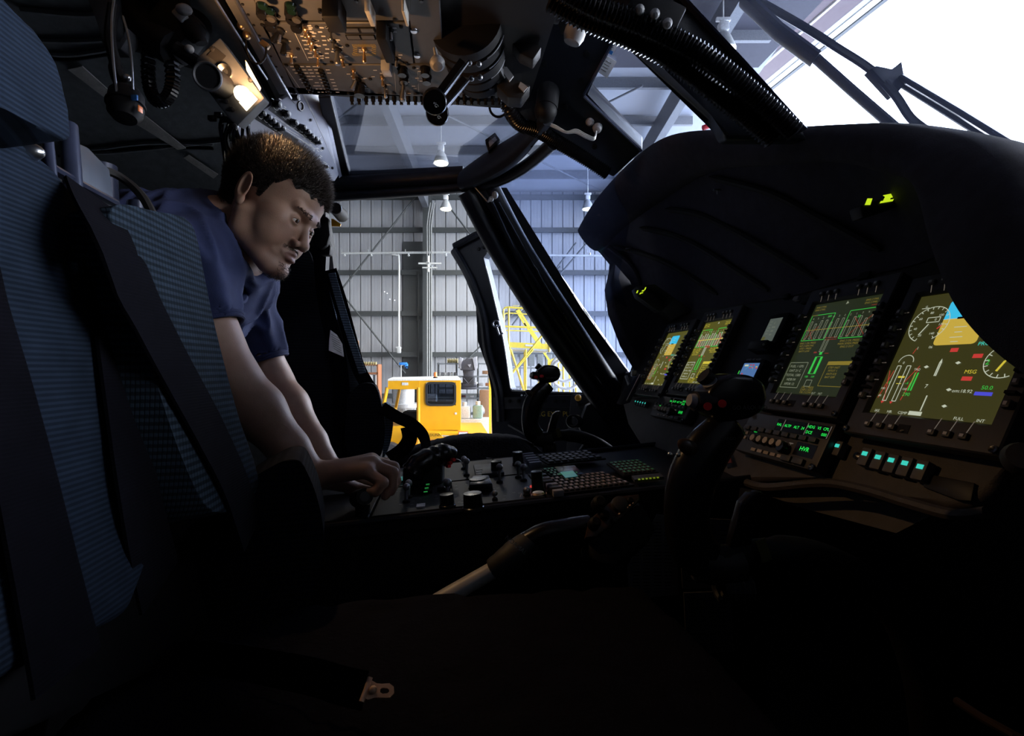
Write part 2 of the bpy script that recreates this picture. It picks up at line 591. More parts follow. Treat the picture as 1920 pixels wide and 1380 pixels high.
def rod(a, b, r=0.03): return G('hangar_steel').cyl(W(*a, YW - 0.34), W(*b, YW - 0.34), r, n=6)
gb = G('hangar_steel')
for a, b in (((780, 368), (636, 548)), ((636, 544), (760, 700)), ((840, 385), (905, 470)), ((905, 460), (1060, 640)), ((1050, 500), (860, 690)), ((1080, 455), (960, 610)), ((1130, 420), (1045, 520))):
    gb.cyl(W(*a, YW - 0.34), W(*b, YW - 0.34), 0.03, n=6)
struct(gb.obj('trim_3', smooth=False), 'dark diagonal brace rods across the back wall')

# pipes
g = G('galv'); g.tube([W(640, 475, 16.9), W(850, 473, 16.9), W(960, 478, 16.9), W(1180, 480, 16.9)], 0.04, 8)
for px in (640, 690, 760, 830, 900, 1000, 1100):
    g.cyl(W(px, 474, 16.9), W(px, 468, 17.3), 0.02, n=6)
    g.lathe(W(px + 6, 474, 16.9), Vector((0, 0, -1)), [(0.03, 0), (0.03, 0.06), (0.05, 0.1), (0.02, 0.12)], 8)
tag(g.obj('sprinkler_pipe'), 'pale horizontal sprinkler pipe running along the hangar wall', 'pipe')
g = G('galv'); g.tube(bez([W(735, 477, 16.8), W(744, 479, 16.8), W(748, 486, 16.8), W(748, 560, 16.8), W(748, 650, 16.8)], 4), 0.035, 8)
g.box(W(748, 656, 16.8), (0.13, 0.1, 0.22), r=0.02); g.box(W(748, 652, 17.1), (0.05, 0.7, 0.05))
tag(g.obj('drop_pipe'), 'white pipe dropping down the wall left of the column', 'pipe')
g = G('hangar_steel'); g.cyl(W(784, 510, 17.3), W(784, 745, 17.3), 0.03, n=6); g.box(W(784, 600, 17.4), (0.08, 0.25, 0.05))
tag(g.obj('conduit'), 'single thin dark conduit on the wall just left of the column', 'conduit')
for i, px in enumerate((801, 805, 809)):
    g = G('steel_grey'); g.tube(bez([W(px + 6, 380, 16.7), W(px, 420, 16.7), W(px, 470, 16.7), W(px, 760, 16.7)], 4), 0.022, 6)
    tag(g.obj('conduit'), 'grey conduit running down the steel column, %s of three' % ('leftmost', 'middle', 'rightmost')[i], 'conduit', 'conduits on the column')
g = G('galv')
g.box(W(806, 498, 17.0), (0.1, 0.95, 0.05)); g.box(W(806, 494, 16.55), (0.75, 0.05, 0.05)); g.box(W(806, 502, 16.55), (0.5, 0.05, 0.04)); g.cyl(W(803, 480, 16.6), W(803, 510, 16.6), 0.05, n=8)
tag(g.obj('conduit_bracket'), 'pale bracket across the conduits on the column', 'bracket')
g = G('pinhole_glow')  # emissive discs on the sheet imitate daylight through small holes
for a, b in ((721, 547), (726, 550), (731, 561), (740, 563)):
    g.cyl(W(a, b, YW - 0.03), W(a, b, YW + 0.0), 0.018, n=8)
tag(g.obj('glowing_pinholes'), 'four glowing discs standing in for daylight pinholes in the wall sheet', 'holes', kind='stuff')

# hanging high-bay lamps
def highbay(px, py, Y, s, label, energy):
    "py is the pixel row of the lens; s is its radius in metres"
    c = W(px, py, Y)
    t = thing('high_bay_lamp', label, 'hanging lamp', c, 'high bay lamps under the hangar roof')
    g = G('galv'); g.lathe(c, Z, [(s, 0.0), (s, 0.02), (s * 0.86, s * 0.5), (s * 0.62, s * 1.1), (s * 0.4, s * 1.45), (s * 0.3, s * 1.5)], 18); RF = g.obj('reflector', t)
    g = G('lamp_glow'); g.lathe(c, Z, [(0.0, -0.02), (s * 0.9, -0.015), (s * 0.9, 0.005), (0.0, 0.01)], 18); g.obj('lens', RF)
    g = G('white_plastic'); g.box(c + Z * s * 1.95, (s * 0.8, s * 0.7, s * 0.75), r=0.02); g.box(c + Z * s * 2.6, (s * 1.2, s * 0.3, s * 0.3), r=0.01); g.obj('ballast_box', t)
    g = G('galv'); g.cyl(c + Z * s * 2.6, c + Z * (RZ(Y) - c.z + 0.01), 0.012, n=6); g.obj('cord', t)
    light('high_bay_light', 'SPOT', c - Z * 0.05, energy, (1.0, 0.92, 0.78), s, (0, 0, -1), spot_size=2.6, spot_blend=0.5)
EN = 260
highbay(827, 306, 11.2, 0.17, 'bright hanging lamp seen through the overhead window', EN)
highbay(836, 392, 14.6, 0.17, 'small hanging lamp just under the overhead window frame', EN)
highbay(1102, 392, 14.6, 0.17, 'small hanging lamp seen through the far windscreen beside the hood', EN)
highbay(1356, 96, 7.0, 0.17, 'large hanging lamp near the hangar door, seen through the near windscreen', EN)

# header over the open hangar door
DA, DB = Vector((5.62, 17.4, 0)), Vector((11.8, -15.0, 0))
dd = (DB - DA).normalized(); dn = Vector((dd.y, -dd.x, 0))
if dn.x > 0: dn = -dn          # inward
mid = (DA + DB) / 2
for i, (m_, inset, w, z0, h) in enumerate((('hangar_steel', 0.0, 0.10, 9.0, 0.12), ('cream', 0.14, 0.16, 9.02, 0.16), ('grey_plastic', 0.32, 0.14, 9.03, 0.2), ('maroon', 0.62, 0.42, 9.02, 0.5), ('cream', 0.88, 0.05, 9.0, 0.2), ('maroon', 1.1, 0.3, 9.02, 0.9))):
    g = G(m_); g.box(mid + dn * inset + Z * (z0 + h / 2), ((DB - DA).length, w, h), X=dd, Zv=Z)
    struct(g.obj('trim_%d' % (4 + i), smooth=False), ('dark outer rail of the hangar door header', 'white track of the hangar door header', 'grey rail of the hangar door header', 'maroon beam of the hangar door header', 'thin cream lip on the maroon header beam', 'maroon fascia inside the hangar door header')[i])
g = G('roof_sheet'); g.box(mid + Z * 10.6, ((DB - DA).length, 0.1, 2.9), X=dd, Zv=Z); struct(g.obj('wall_right', smooth=False), 'sheet wall above the open hangar door')

# unseen curtain and leaf added to narrow the sky light through the door
yb_ = DA + dd * 11.2
g = G('hangar_panel'); g.box((yb_ + DB) / 2 + dn * .2 + Z * 7.0, ((DB - yb_).length, 0.1, 4.0), X=dd, Zv=Z); struct(g.obj('sky_blocker_curtain', smooth=False), 'unseen curtain added over the hangar door to block high sky light')
ya_ = DA + dd * 19.6
g = G('hangar_panel'); g.box((ya_ + DB) / 2 + Z * 4.5, ((DB - ya_).length, 0.12, 9.0), X=dd, Zv=Z); struct(g.obj('sky_blocker_leaf', smooth=False), 'unseen leaf added beside the hangar door to block sky light')

# ---- tow tug
TY = 9.8
def tug():
    c = H(0, 0, 0)
    root = thing('tow_tug', 'yellow tow tractor with a square cab parked by the far wall', 'tug', Vector((wx(800, TY), TY, 0)))
    X, Yv = Vector((1, 0, 0)), Vector((0, 1, 0))
    # cab: side panel faces the viewer with a window; rear face (left) is open glass
    xl, xm, xr = wx(728, TY), wx(787, TY), wx(864, TY)
    zt, zb = wz(713, TY), wz(806, TY)
    zl = zt - 0.14
    D = 1.15
    wa, wb, wt, wo = wx(799, TY), wx(855, TY), wz(717, TY), wz(760, TY)
    g = G('tug_yellow')
    # side sheet with opening, built from four bars
    for (a, b, c0, c1) in ((xm, xr, wt, zt), (xm, xr, zb, wo), (xm, wa, wo, wt), (wb, xr, wo, wt)):
        g.box(Vector(((a + b) / 2, TY, (c0 + c1) / 2)), (b - a, 0.04, c1 - c0))
        g.box(Vector(((a + b) / 2 - .19, TY + D, (c0 + c1) / 2)), (b - a, 0.04, c1 - c0))
    g.prism([Vector((xr - .02, TY, zb)), Vector((xr - .02, TY, zt)), Vector((xr - .21, TY + D, zt)), Vector((xr - .21, TY + D, zb))], Vector((-.03, 0, 0)))
    CS = g.obj('cab_side', root, smooth=False)
    g = G('cream'); g.prism([Vector((xl, TY - 0.03, zl + 0.13)), Vector((xr, TY - 0.03, zt)), Vector((xr - .19, TY + D, zt + 0.04)), Vector((xl - .19, TY + D, zl + 0.15))], Vector((0, 0, 0.03)))
    g.m('tug_yellow'); g.box(Vector(((xl + xm) / 2, TY, zl + 0.06)), (xm - xl, 0.05, 0.19))
    g.obj('cab_roof', root, smooth=False)
    g = G('tug_yellow')
    g.cyl(Vector((xl - 0.02, TY, zl)), Vector((wx(716, TY), TY, wz(776, TY))), 0.035, n=8)
    g.cyl(Vector((xl - 0.02, TY + D, zl)), Vector((wx(716, TY), TY + D, wz(776, TY))), 0.035, n=8)
    g.cyl(Vector((wx(716, TY), TY, wz(776, TY))), Vector((wx(716, TY), TY + D, wz(776, TY))), 0.035, n=8)
    g.cyl(Vector((xm - 0.02, TY, zl)), Vector((xm - 0.02, TY, wz(792, TY))), 0.04, n=8)
    g.obj('cab_frame', root)
    # rounded side window
    wc = Vector(((wa + wb) / 2, TY - 0.025, (wt + wo) / 2)); ww, wh, rr = (wb - wa) * 0.96, (wt - wo) * 0.96, 0.07
    def rrect(e, n=5):
        pts = []
        for sx, sz, a0 in ((1, 1, 0), (-1, 1, 90), (-1, -1, 180), (1, -1, 270)):
            for k in range(n):
                t = math.radians(a0 + 90 * k / (n - 1))
                pts.append(wc + X * (sx * (ww / 2 - rr) + (rr + e) * math.cos(t)) + Z * (sz * (wh / 2 - rr) + (rr + e) * math.sin(t)))
        return pts
    g = G('black_rubber'); A, B = rrect(0.02), rrect(-0.02)
    g.loft([A, [p - Yv * 0.02 for p in A], [p - Yv * 0.02 for p in B], B], caps=False); g.obj('window_seal', CS)
    g = G('tug_glass'); g.prism(rrect(-0.02), Yv * 0.006); g.obj('side_window', CS, smooth=False)
    g = G('glass'); g.poly([Vector((wx(733, TY), TY, zl)), Vector((xm - 0.05, TY, zl)), Vector((xm - 0.05, TY, wz(788, TY))), Vector((wx(722, TY), TY, wz(788, TY)))]); g.obj('open_side_pane', root, smooth=False)
    # flat bed in front, sloping lip with the maker's name
    g = G('tug_yellow')
    bx = wx(918, TY)
    zbed = wz(806, TY)
    g.prism([Vector((xm, TY - 0.35, zbed)), Vector((bx, TY - 0.35, zbed - 0.05)), Vector((bx - 0.25, TY + 1.3, zbed)), Vector((xm, TY + 1.3, zbed))], Vector((0, 0, -0.04)))
    g.prism([Vector((xm, TY - 0.37, zbed + 0.03)), Vector((wx(829, TY), TY - 0.40, zbed - 0.01)), Vector((wx(838, TY), TY - 0.40, zbed - 0.13)), Vector((xm, TY - 0.37, zbed - 0.13))], Vector((0, 0.05, 0)))
    g.prism([Vector((xl - 0.1, TY - 0.3, zbed - 0.30)), Vector((bx - 0.1, TY - 0.3, zbed - 0.30)), Vector((bx - 0.1, TY - 0.3, 0.35)), Vector((xl - 0.1, TY - 0.3, 0.35))], Vector((0, 1.6, 0)), r=0.03)
    g.prism([Vector((wx(712, TY), TY - 0.1, wz(800, TY))), Vector((xm, TY - 0.1, wz(795, TY))), Vector((xm, TY - 0.1, 0.4)), Vector((wx(712, TY), TY - 0.1, 0.4))], Vector((0, 1.3, 0)), r=0.03)
    g.obj('body', root, smooth=False)
    g = G('black'); g.text('TAYLOR-DUNN', Vector((wx(808, TY), TY - 0.415, zbed - 0.045)), X, Z, 0.075); g.obj('maker_name', root, smooth=False, label='black maker name lettering')
    g = G('white_plastic'); g.box(Vector((wx(872, TY), TY - 0.38, zbed - 0.03)), (0.16, 0.01, 0.07)); g.m('red').box(Vector((wx(872, TY), TY - 0.376, zbed - 0.03)), (0.18, 0.005, 0.09)); g.m('white_plastic')
    g.box(Vector((wx(760, TY), TY - 0.03, zl + 0.07)), (0.12, 0.01, 0.055)); g.box(Vector((wx(855, TY), TY - 0.03, wz(775, TY))), (0.04, 0.01, 0.04))
    g.obj('paper_label', root, smooth=False, label='white paper label')
    bc = Vector((wx(812, TY), TY + 0.3, zt + 0.03))
    g = G('black'); g.lathe(bc, Z, [(0.045, 0), (0.045, 0.025), (0.03, 0.03)], 12)
    g.m('orange_lens'); g.lathe(bc + Z * 0.03, Z, [(0.034, 0), (0.036, 0.06), (0.03, 0.09), (0.0, 0.1)], 12); g.obj('beacon', root, label='orange warning beacon')
    g = G('white_plastic')
    ec = Vector((wx(757, TY), TY + 1.6, wz(780, TY)))
    g.ring(Vector((wx(764, TY), TY + 0.4, wz(788, TY))), Vector((0.3, -0.5, 0.8)), 0.16, 0.012, 20, 6)
    g.m('black'); g.cyl(Vector((wx(764, TY), TY + 0.4, wz(788, TY))), Vector((wx(770, TY), TY + 0.5, 0.9)), 0.02, n=8); g.box(Vector((wx(770, TY), TY + 0.55, 0.95)), (0.5, 0.4, 0.35), r=0.05)
    g.obj('steering_wheel', root)
    for xx in (wx(735, TY), wx(890, TY)):
        for yy in (TY - 0.28, TY + 1.2):
            g = G('tug_dark'); g.lathe(Vector((xx, yy, 0.3)), Yv, [(0.16, -0.1), (0.28, -0.1), (0.3, -0.06), (0.3, 0.06), (0.28, 0.1), (0.16, 0.1)], 20)
            wh_ = g.obj('wheel', root); g = G('cream'); g.lathe(Vector((xx, yy, 0.3)), Yv, [(0.0, -0.08), (0.17, -0.09), (0.17, 0.09), (0.0, 0.08)], 16); g.obj('hub', wh_)
glassmat('tug_glass', (0.25, 0.28, 0.33), 0.12)
tug()

# ---- white pump unit standing behind the tug
g = G('white_plastic')
bc = Vector((wx(757, 12.2), 12.2, 0))
for (r0, z0, z1) in ((0.36, 0.5, 0.55), (0.30, 0.55, 1.05), (0.4, 1.05, 1.14), (0.26, 1.14, 1.5), (0.32, 1.5, 1.56), (0.2, 1.56, 1.72)):
    g.cyl(bc + Z * z0, bc + Z * z1, r0, n=20)
for k in range(10):
    t = k * PI / 5
    g.cyl(bc + Vector((0.37 * math.cos(t), 0.37 * math.sin(t), 0.55)), bc + Vector((0.37 * math.cos(t), 0.37 * math.sin(t), 1.12)), 0.018, n=6)
g.cyl(bc + Vector((-0.75, 0, 0.8)), bc + Vector((0.75, 0, 0.8)), 0.09, n=12); g.cyl(bc + Vector((0.65, 0, 0)), bc + Vector((0.65, 0, 1.25)), 0.08, n=12)
g.cyl(bc + Vector((-0.65, 0, 0)), bc + Vector((-0.65, 0, 0.8)), 0.06, n=12); g.cyl(bc + Vector((0.5, 0, 1.25)), bc + Vector((0.8, 0, 1.25)), 0.12, n=12)
g.box(bc + Z * 0.25, (1.1, 0.8, 0.5), r=0.03)
tag(g.obj('pump_unit'), 'white flanged pump unit standing behind the yellow tug', 'pump')

# ---- wooden bookcase with binders, far left
SY = 15.6
root = thing('bookcase', 'brown wooden shelf unit at the wall left of the tug', 'shelf', Vector((wx(690, SY), SY, 0)))
g = G('wood_shelf')
for px in (652, 711):
    g.box(Vector((wx(px, SY), SY, wz(683, SY) / 2)), (0.05, 0.4, wz(683, SY)))
for py in (684.5, 700, 725, 745, 770, 800):
    g.box(Vector((wx(681.5, SY), SY, wz(py, SY))), (wx(711, SY) - wx(652, SY), 0.4, 0.06 if py > 690 else 0.02))
g.obj('shelf_frame', root, smooth=False)
mat('binder_red', (0.45, 0.03, 0.04), 0.5); mat('binder_white', (0.6, 0.6, 0.6), 0.5); mat('binder_dark', (0.06, 0.06, 0.07), 0.5)
x = wx(676, SY)
cols = ('binder_white', 'binder_dark', 'binder_red', 'binder_red', 'binder_white', 'binder_dark', 'binder_white', 'binder_white', 'binder_dark', 'binder_white')
for i, c_ in enumerate(cols):
    w = 0.045 + 0.012 * (i % 3)
    g = G(c_); g.box(Vector((x + w / 2, SY - 0.08, wz(724.3, SY) + 0.20)), (w - 0.006, 0.24, 0.32 - 0.02 * (i % 2)))
    tag(g.obj('ring_binder', smooth=False), {'w': 'white', 'd': 'dark', 'r': 'red'}[c_[7]] + ' ring binder on the brown shelf, %s from the left of ten' % ORD[i], 'binder', 'ring binders on the brown shelf')
    x += w
mat('spool_gold', (0.36, 0.30, 0.14), 0.5)
for i in range(6):
    c = Vector((wx(682 + i * 4.6, SY), SY - 0.1, wz(686, SY) + 0.06))
    g = G('spool_gold'); g.lathe(c, Vector((1, 0, 0)), [(0.07, -0.035), (0.07, -0.028), (0.045, -0.028), (0.045, 0.028), (0.07, 0.028), (0.07, 0.035)], 12)
    tag(g.obj('wire_spool'), 'brassy wire spool on top of the brown shelf, %s from the left of six' % ORD[i], 'spool', 'wire spools on the brown shelf')
g = G('cardboard'); g.box(W(666, 650, 17.2), (0.2, 0.2, 0.42)); tag(g.obj('brown_box', smooth=False), 'brown box fixed high on the wall left of the tug', 'box')
root = thing('chain_hoist', 'small blue hoist with a hook on the wall above the tug', 'hoist', W(757, 690, 16.8))
g = G('blue_paint'); g.box(W(756, 682, 16.8), (0.26, 0.1, 0.09), r=0.02); g.box(W(762, 686, 16.8), (0.1, 0.1, 0.16), r=0.02); g.obj('hoist_body', root)
g = G('black'); g.ring(W(763, 690, 16.75), Vector((0, 1, 0)), 0.05, 0.014, 14, 6); g.obj('hook', root)
g = G('galv'); g.box(W(752, 684, 17.1), (0.05, 0.6, 0.05)); g.cyl(W(752, 684, 16.8), W(752, 715, 16.9), 0.02, n=6); g.obj('mast', root)

# ---- steel rack with gear, right of the tug
RY = 13.2
def rackx(px): return wx(px, RY)
root = thing('steel_rack', 'grey steel storage rack between the tug and the open cockpit door', 'rack', Vector((rackx(870), RY, 0)))
g = G('shelf_blue')
for px in (822, 856, 896, 925):
    g.box(Vector((rackx(px), RY, wz(680, RY) / 2)), (0.05, 0.05, wz(680, RY)))
for py in (682, 706, 728, 746, 775, 805):
    g.box(Vector((rackx(873), RY, wz(py, RY))), (rackx(925) - rackx(822), 0.5, 0.035))
g.obj('rack_frame', root, smooth=False)
def onrack(px, py): return Vector((rackx(px), RY - 0.08, wz(py, RY)))
for i, px in enumerate((842, 847, 852, 857)):
    g = G('spool_gold'); g.lathe(onrack(px, 682) + Z * 0.07, Vector((1, 0, 0)), [(0.07, -0.028), (0.07, -0.02), (0.045, -0.02), (0.045, 0.02), (0.07, 0.02), (0.07, 0.028)], 12)
    tag(g.obj('cable_spool'), 'dark brassy spool on top of the steel rack, %s from the left of four' % ORD[i], 'spool', 'spools on top of the steel rack')
for i, px in enumerate((826, 831, 836, 842, 848, 854)):
    g = G('grey_plastic' if i % 2 else 'white_plastic'); g.lathe(onrack(px, 706) + Z * 0.06, Vector((1, 0, 0)), [(0.05, -0.03), (0.055, 0), (0.05, 0.03)], 12)
    tag(g.obj('hose_reel'), 'small %s reel on the upper steel rack shelf, %s from the left of six' % ('grey' if i % 2 else 'white', ORD[i]), 'reel', 'reels on the upper rack shelf')
# bagged seats standing on the rack
def lump(name, m_, c, sz, label, cat, seed=1, **k):
    g = G(m_)
    rnd = random.Random(seed)
    nu, nv = 16, 10
    vs = []
    g.ell(c, sz, nu=nu, nv=nv)
    for i, v in enumerate(g.v):
        v = Vector(v); d = v - c
        # squarer than an ellipsoid, with folds
        q = Vector((d.x / sz[0], d.y / sz[1], d.z / sz[2]))
        mxx = max(abs(q.x), abs(q.y), abs(q.z), 1e-4)
        q = q * (0.55 + 0.45 / mxx) * (1 + 0.10 * (rnd.random() - 0.5))
        g.v[i] = tuple(c + Vector((q.x * sz[0], q.y * sz[1], q.z * sz[2])))
    return tag(g.obj(name, ang=60), label, cat, **k)
cseat = onrack(880, 694)
g = G('bag_dark'); g.prism([onrack(*p_) + Vector((0, -.40, 0)) for p_ in ((866, 694), (866, 680), (873, 676), (880, 671), (887, 675), (894, 676), (895, 692), (890, 695))], Vector((0, .14, 0)), r=.03, seg=3)
g.m('bag_clear'); g.prism([onrack(*p_) + Vector((0, -.42, 0)) for p_ in ((863, 678), (866, 670), (872, 673), (868, 682), (868, 692), (864, 688))], Vector((0, .05, 0)), r=.01); g.prism([onrack(*p_) + Vector((0, -.42, 0)) for p_ in ((888, 672), (897, 669), (898, 690), (893, 696), (891, 680))], Vector((0, .05, 0)), r=.01); g.prism([onrack(*p_) + Vector((0, -.42, 0)) for p_ in ((880, 684), (886, 683), (884, 689))], Vector((0, .02, 0)))
tag(g.obj('wrapped_seat_back'), 'dark seat back wrapped in clear film, topmost on the steel rack', 'seat')
g = G('bag_dark'); g.prism([onrack(869, 692), onrack(876, 683), onrack(883, 683), onrack(890, 692), onrack(888, 706), onrack(871, 706)], Vector((0, -0.2, 0)), r=0.02)
for a, b in (((871, 692), (880, 681)), ((880, 681), (889, 692)), ((871, 708), (880, 718)), ((880, 718), (889, 708)), ((870, 721), (890, 721))):
    g.cyl(onrack(*a) - Vector((0, 0.24, 0)), onrack(*b) - Vector((0, 0.24, 0)), 0.012, n=6)
g.m('tug_dark').box(onrack(880, 714) - Vector((0, 0.1, 0)), (0.3, 0.25, 0.24), r=0.02)
tag(g.obj('seat_frame_unit'), 'black seat frame with crossed pale straps on the steel rack', 'seat frame')
for i in range(3):
    lump('folded_cushion', 'bag_dark', onrack(879, 727 - i * 4.0) + Vector((0, -0.05, 0.0)), (0.24 - 0.02 * i, 0.18, 0.04), ('bottom', 'middle', 'top')[i] + ' dark folded cushion of the stack under the seat frame', 'cushion', 5 + i, group='cushions stacked on the rack')
for i, (px, py, s, m_) in enumerate(((893, 718, 0.05, 'white_plastic'), (902, 722, 0.07, 'grey_plastic'), (910, 700, 0.09, 'cardboard'), (906, 742, 0.08, 'wood_shelf'), (915, 742, 0.1, 'cardboard'), (870, 744, 0.07, 'maroon'), (885, 744, 0.06, 'grey_plastic'), (915, 722, 0.08, 'wood_shelf'))):
    g = G(m_); g.box(onrack(px, py) + Z * (s / 2 - 0.02), (s * 1.6, s * 1.5, s), r=0.008)
    tag(g.obj('parts_box'), ('tiny white box beside the folded cushions on the steel rack', 'grey box right of the tiny white one on the steel rack', 'pale carton at the right end of the upper rack shelf', 'reddish brown box low on the steel rack', 'brown carton at the right end of the lower rack shelf', 'small maroon box low on the steel rack behind the tug', 'small grey box low on the steel rack beside the maroon one', 'dark brown box at the right end of the middle rack shelf')[i], 'box', 'small boxes on the steel rack')
BY = 11.6
for i, (px, m_, w, h) in enumerate(((871, 'white_plastic', 0.28, 0.28), (896, 'bottle_green', 0.22, 0.3))):
    base = Vector((wx(px, BY), BY, wz(784, BY)))
    t = thing('fluid_container', ('clear plastic box container on the white case', 'pale green square jug with a white cap on the white case')[i], 'container', base)
    g = G(m_); g.box(base + Z * h / 2, (w, 0.25, h), r=0.03); g.obj('container_body', t)
    g = G('white_plastic'); g.cyl(base + Z * h, base + Z * (h + 0.09), 0.055, n=12); g.obj('cap', t)
g = G('white_plastic'); g.box(Vector((wx(885, BY), BY, wz(784, BY) / 2)), (0.85, 0.5, wz(784, BY)), r=0.02)
g.m('tug_yellow').box(Vector((wx(893, BY), BY - 0.255, wz(797, BY))), (0.3, 0.01, 0.12))
g.m('black').text('FRAGILE', Vector((wx(893, BY), BY - 0.262, wz(797, BY))), Vector((1, 0, 0)), Z, 0.085)
tag(g.obj('shipping_case'), 'white shipping case with a yellow label behind the tug', 'case')
g = G('cardboard'); g.box(Vector((wx(913, 12.4), 12.4, wz(750, 12.4) - 0.25)), (0.35, 0.4, 1.0), r=0.01); g.box(Vector((wx(913, 12.4), 12.4, (wz(750, 12.4) - 0.75) / 2)), (0.45, 0.5, wz(750, 12.4) - 0.76), r=0.01)
tag(g.obj('tall_carton'), 'brown carton standing beside the rack near the cockpit door', 'carton')
lump('clear_sack', 'bag_clear', Vector((wx(900, 12.3), 12.3, wz(768, 12.3))), (0.14, 0.12, 0.16), 'crumpled clear plastic sack behind the green jug', 'sack', 9)
g = G('stair_yellow'); g.box(Vector((wx(919, 11), 11, wz(700, 11) / 2)), (0.05, 0.05, wz(700, 11))); tag(g.obj('yellow_post', smooth=False), 'thin yellow post standing beside the cockpit door', 'post')

# ---- yellow maintenance stairs seen through the door window
QY = 10.5
def q(px, py, dy=0.0): return W(px, py, QY) + Vector((0, dy, 0))
root = thing('maintenance_stand', 'yellow wheeled maintenance stairs with railings outside the cockpit door', 'work stand', Vector((wx(1010, QY), QY, 0)))
def rails(name, segs, r=0.021, dy=0.0, m_='stair_yellow'):
    g = G(m_)
    for s_ in segs:
        g.tube([q(x, y, dy) for x, y in s_], r, 8)
    return g.obj(name, root)
for dy in (0.0, 1.1):
    rails('guard_rail', [[(944, 650), (944, 580), (947, 577), (953, 576), (1022, 581), (1026, 584), (1030, 605), (1030, 660)], [(946, 612), (1030, 615)], [(954, 576), (954, 650)], [(1038, 606), (1050, 660)], [(1030, 600), (1060, 680)]], .021 if dy == 0 else .013, dy=dy)
    rails('leg', [[(956, 650), (956, 760)], [(986, 655), (986, 800)], [(1056, 655), (1058, 800)], [(1078, 660), (1082, 800)]], dy=dy)
    rails('lower_leg', [[(986, 800), (986, 868)], [(1058, 800), (1058, 868)], [(956, 760), (956, 868)]], dy=dy)
    rails('brace', [[(1035, 606), (950, 712)], [(950, 712), (1000, 655)], [(958, 655), (985, 740)]], 0.02, dy=dy)
g = G('stair_yellow'); g.prism([q(948, 641), q(1029, 645), q(1029, 655), q(948, 651)], Vector((0, 0.05, 0)))
g.m('white_plastic'); g.prism([q(985, 645.5, -0.01), q(1000, 646.5, -0.01), q(1000, 650, -0.01), q(985, 649, -0.01)], Vector((0, 0.02, 0))); g.obj('toe_board', root, smooth=False)
g = G('galv'); g.prism([q(948, 651), q(1029, 655), q(1029, 655, 1.1), q(948, 651, 1.1)], Vector((0, 0, -0.04))); g.obj('platform', root, smooth=False)
g = G('stair_yellow')
for dy in (0.0, 0.9):
    g.prism([q(1040, 672, dy), q(1052, 668, dy), q(985, 790, dy), q(972, 790, dy)], Vector((0, 0.04, 0)))
for k in range(7):
    a = q(1044 - k * 10, 676 + k * 17)
    g.prism([a, a + Vector((0.22, 0, 0)), a + Vector((0.22, 0.9, 0)), a + Vector((0, 0.9, 0))], Vector((0, 0, -0.03)))
g.obj('stair_flight', root, smooth=False)
g = G('stair_yellow')
for a, b in (((968, 562), (990, 600)), ((972, 560), (1030, 650)), ((985, 590), (1040, 672)), ((960, 551), (978, 550))):
    g.prism([q(a[0], a[1], 2.0), q(a[0] + 5, a[1] - 1, 2.0), q(b[0] + 5, b[1], 2.0), q(b[0], b[1], 2.0)], Vector((0, 0.06, 0)))
g.prism([q(1040, 672, 2.0), q(1047, 672, 2.0), q(1047, 868, 2.0), q(1040, 868, 2.0)], Vector((0, 0.06, 0)))
tag(g.obj('crane_arm', smooth=False), 'pale yellow crane arm leaning up behind the maintenance stairs', 'crane')
g = G('white_plastic')
g.box(q(1055, 668, -0.3), (0.05, 0.65, 0.05)); g.ring(q(1053, 690, -0.6), Vector((0.25, 1, 0)), 0.26, 0.03, 24, 8); g.ring(q(1056, 700, -0.62), Vector((0.3, 1, 0.1)), 0.30, 0.03, 24, 8)
tag(g.obj('coiled_hose'), 'white coiled hose hanging on the maintenance stairs', 'hose')
for i in range(3):
    for j in range(2):
        g = G('cardboard'); g.box(Vector((wx(952 + i * 31, 12.6), 12.6, 0.45 + j * 0.55)), (0.4, 0.4, 0.5), r=0.01)
        g.m('grey_plastic').box(Vector((wx(952 + i * 31, 12.6), 12.39, 0.45 + j * 0.55)), (0.05, 0.02, 0.5))
        tag(g.obj('storage_crate'), 'brown crate behind the maintenance stairs, %s stack from the left, %s one' % (ORD[i], ('lower', 'upper')[j]), 'crate', 'brown crates behind the stairs')
g = G('shelf_blue')
for px in (942, 985, 1040):
    g.box(Vector((wx(px, 13.0), 13.0, 1.25)), (0.05, 0.05, 2.5))
for z in (0.15, 1.5, 2.0, 2.4):
    g.box(Vector((wx(990, 13.0), 13.0, z)), (1.5, 0.5, 0.04))
for i in range(6):
    g.box(Vector((wx(948 + i * 16, 13.0), 12.9, 2.2)), (0.16, 0.3, 0.3), r=0.01)
tag(g.obj('storage_rack', smooth=False), 'grey rack full of parts behind the maintenance stairs', 'rack')
# ================================================================ aircraft shell
mat('wiper_blue', (0.008, 0.012, 0.035), 0.4)
def ringslab(g, outer, inner, pl, thick):
    "a frame around an opening: two traced loops with the same number of points"
    A = [hit(x, y, pl) for x, y in outer]; B = [hit(x, y, pl) for x, y in inner]
    v = pl[1] * thick
    rings = [A, B, [p + v for p in B], [p + v for p in A], A]
    return g.loft(rings, closed=True, caps=False)

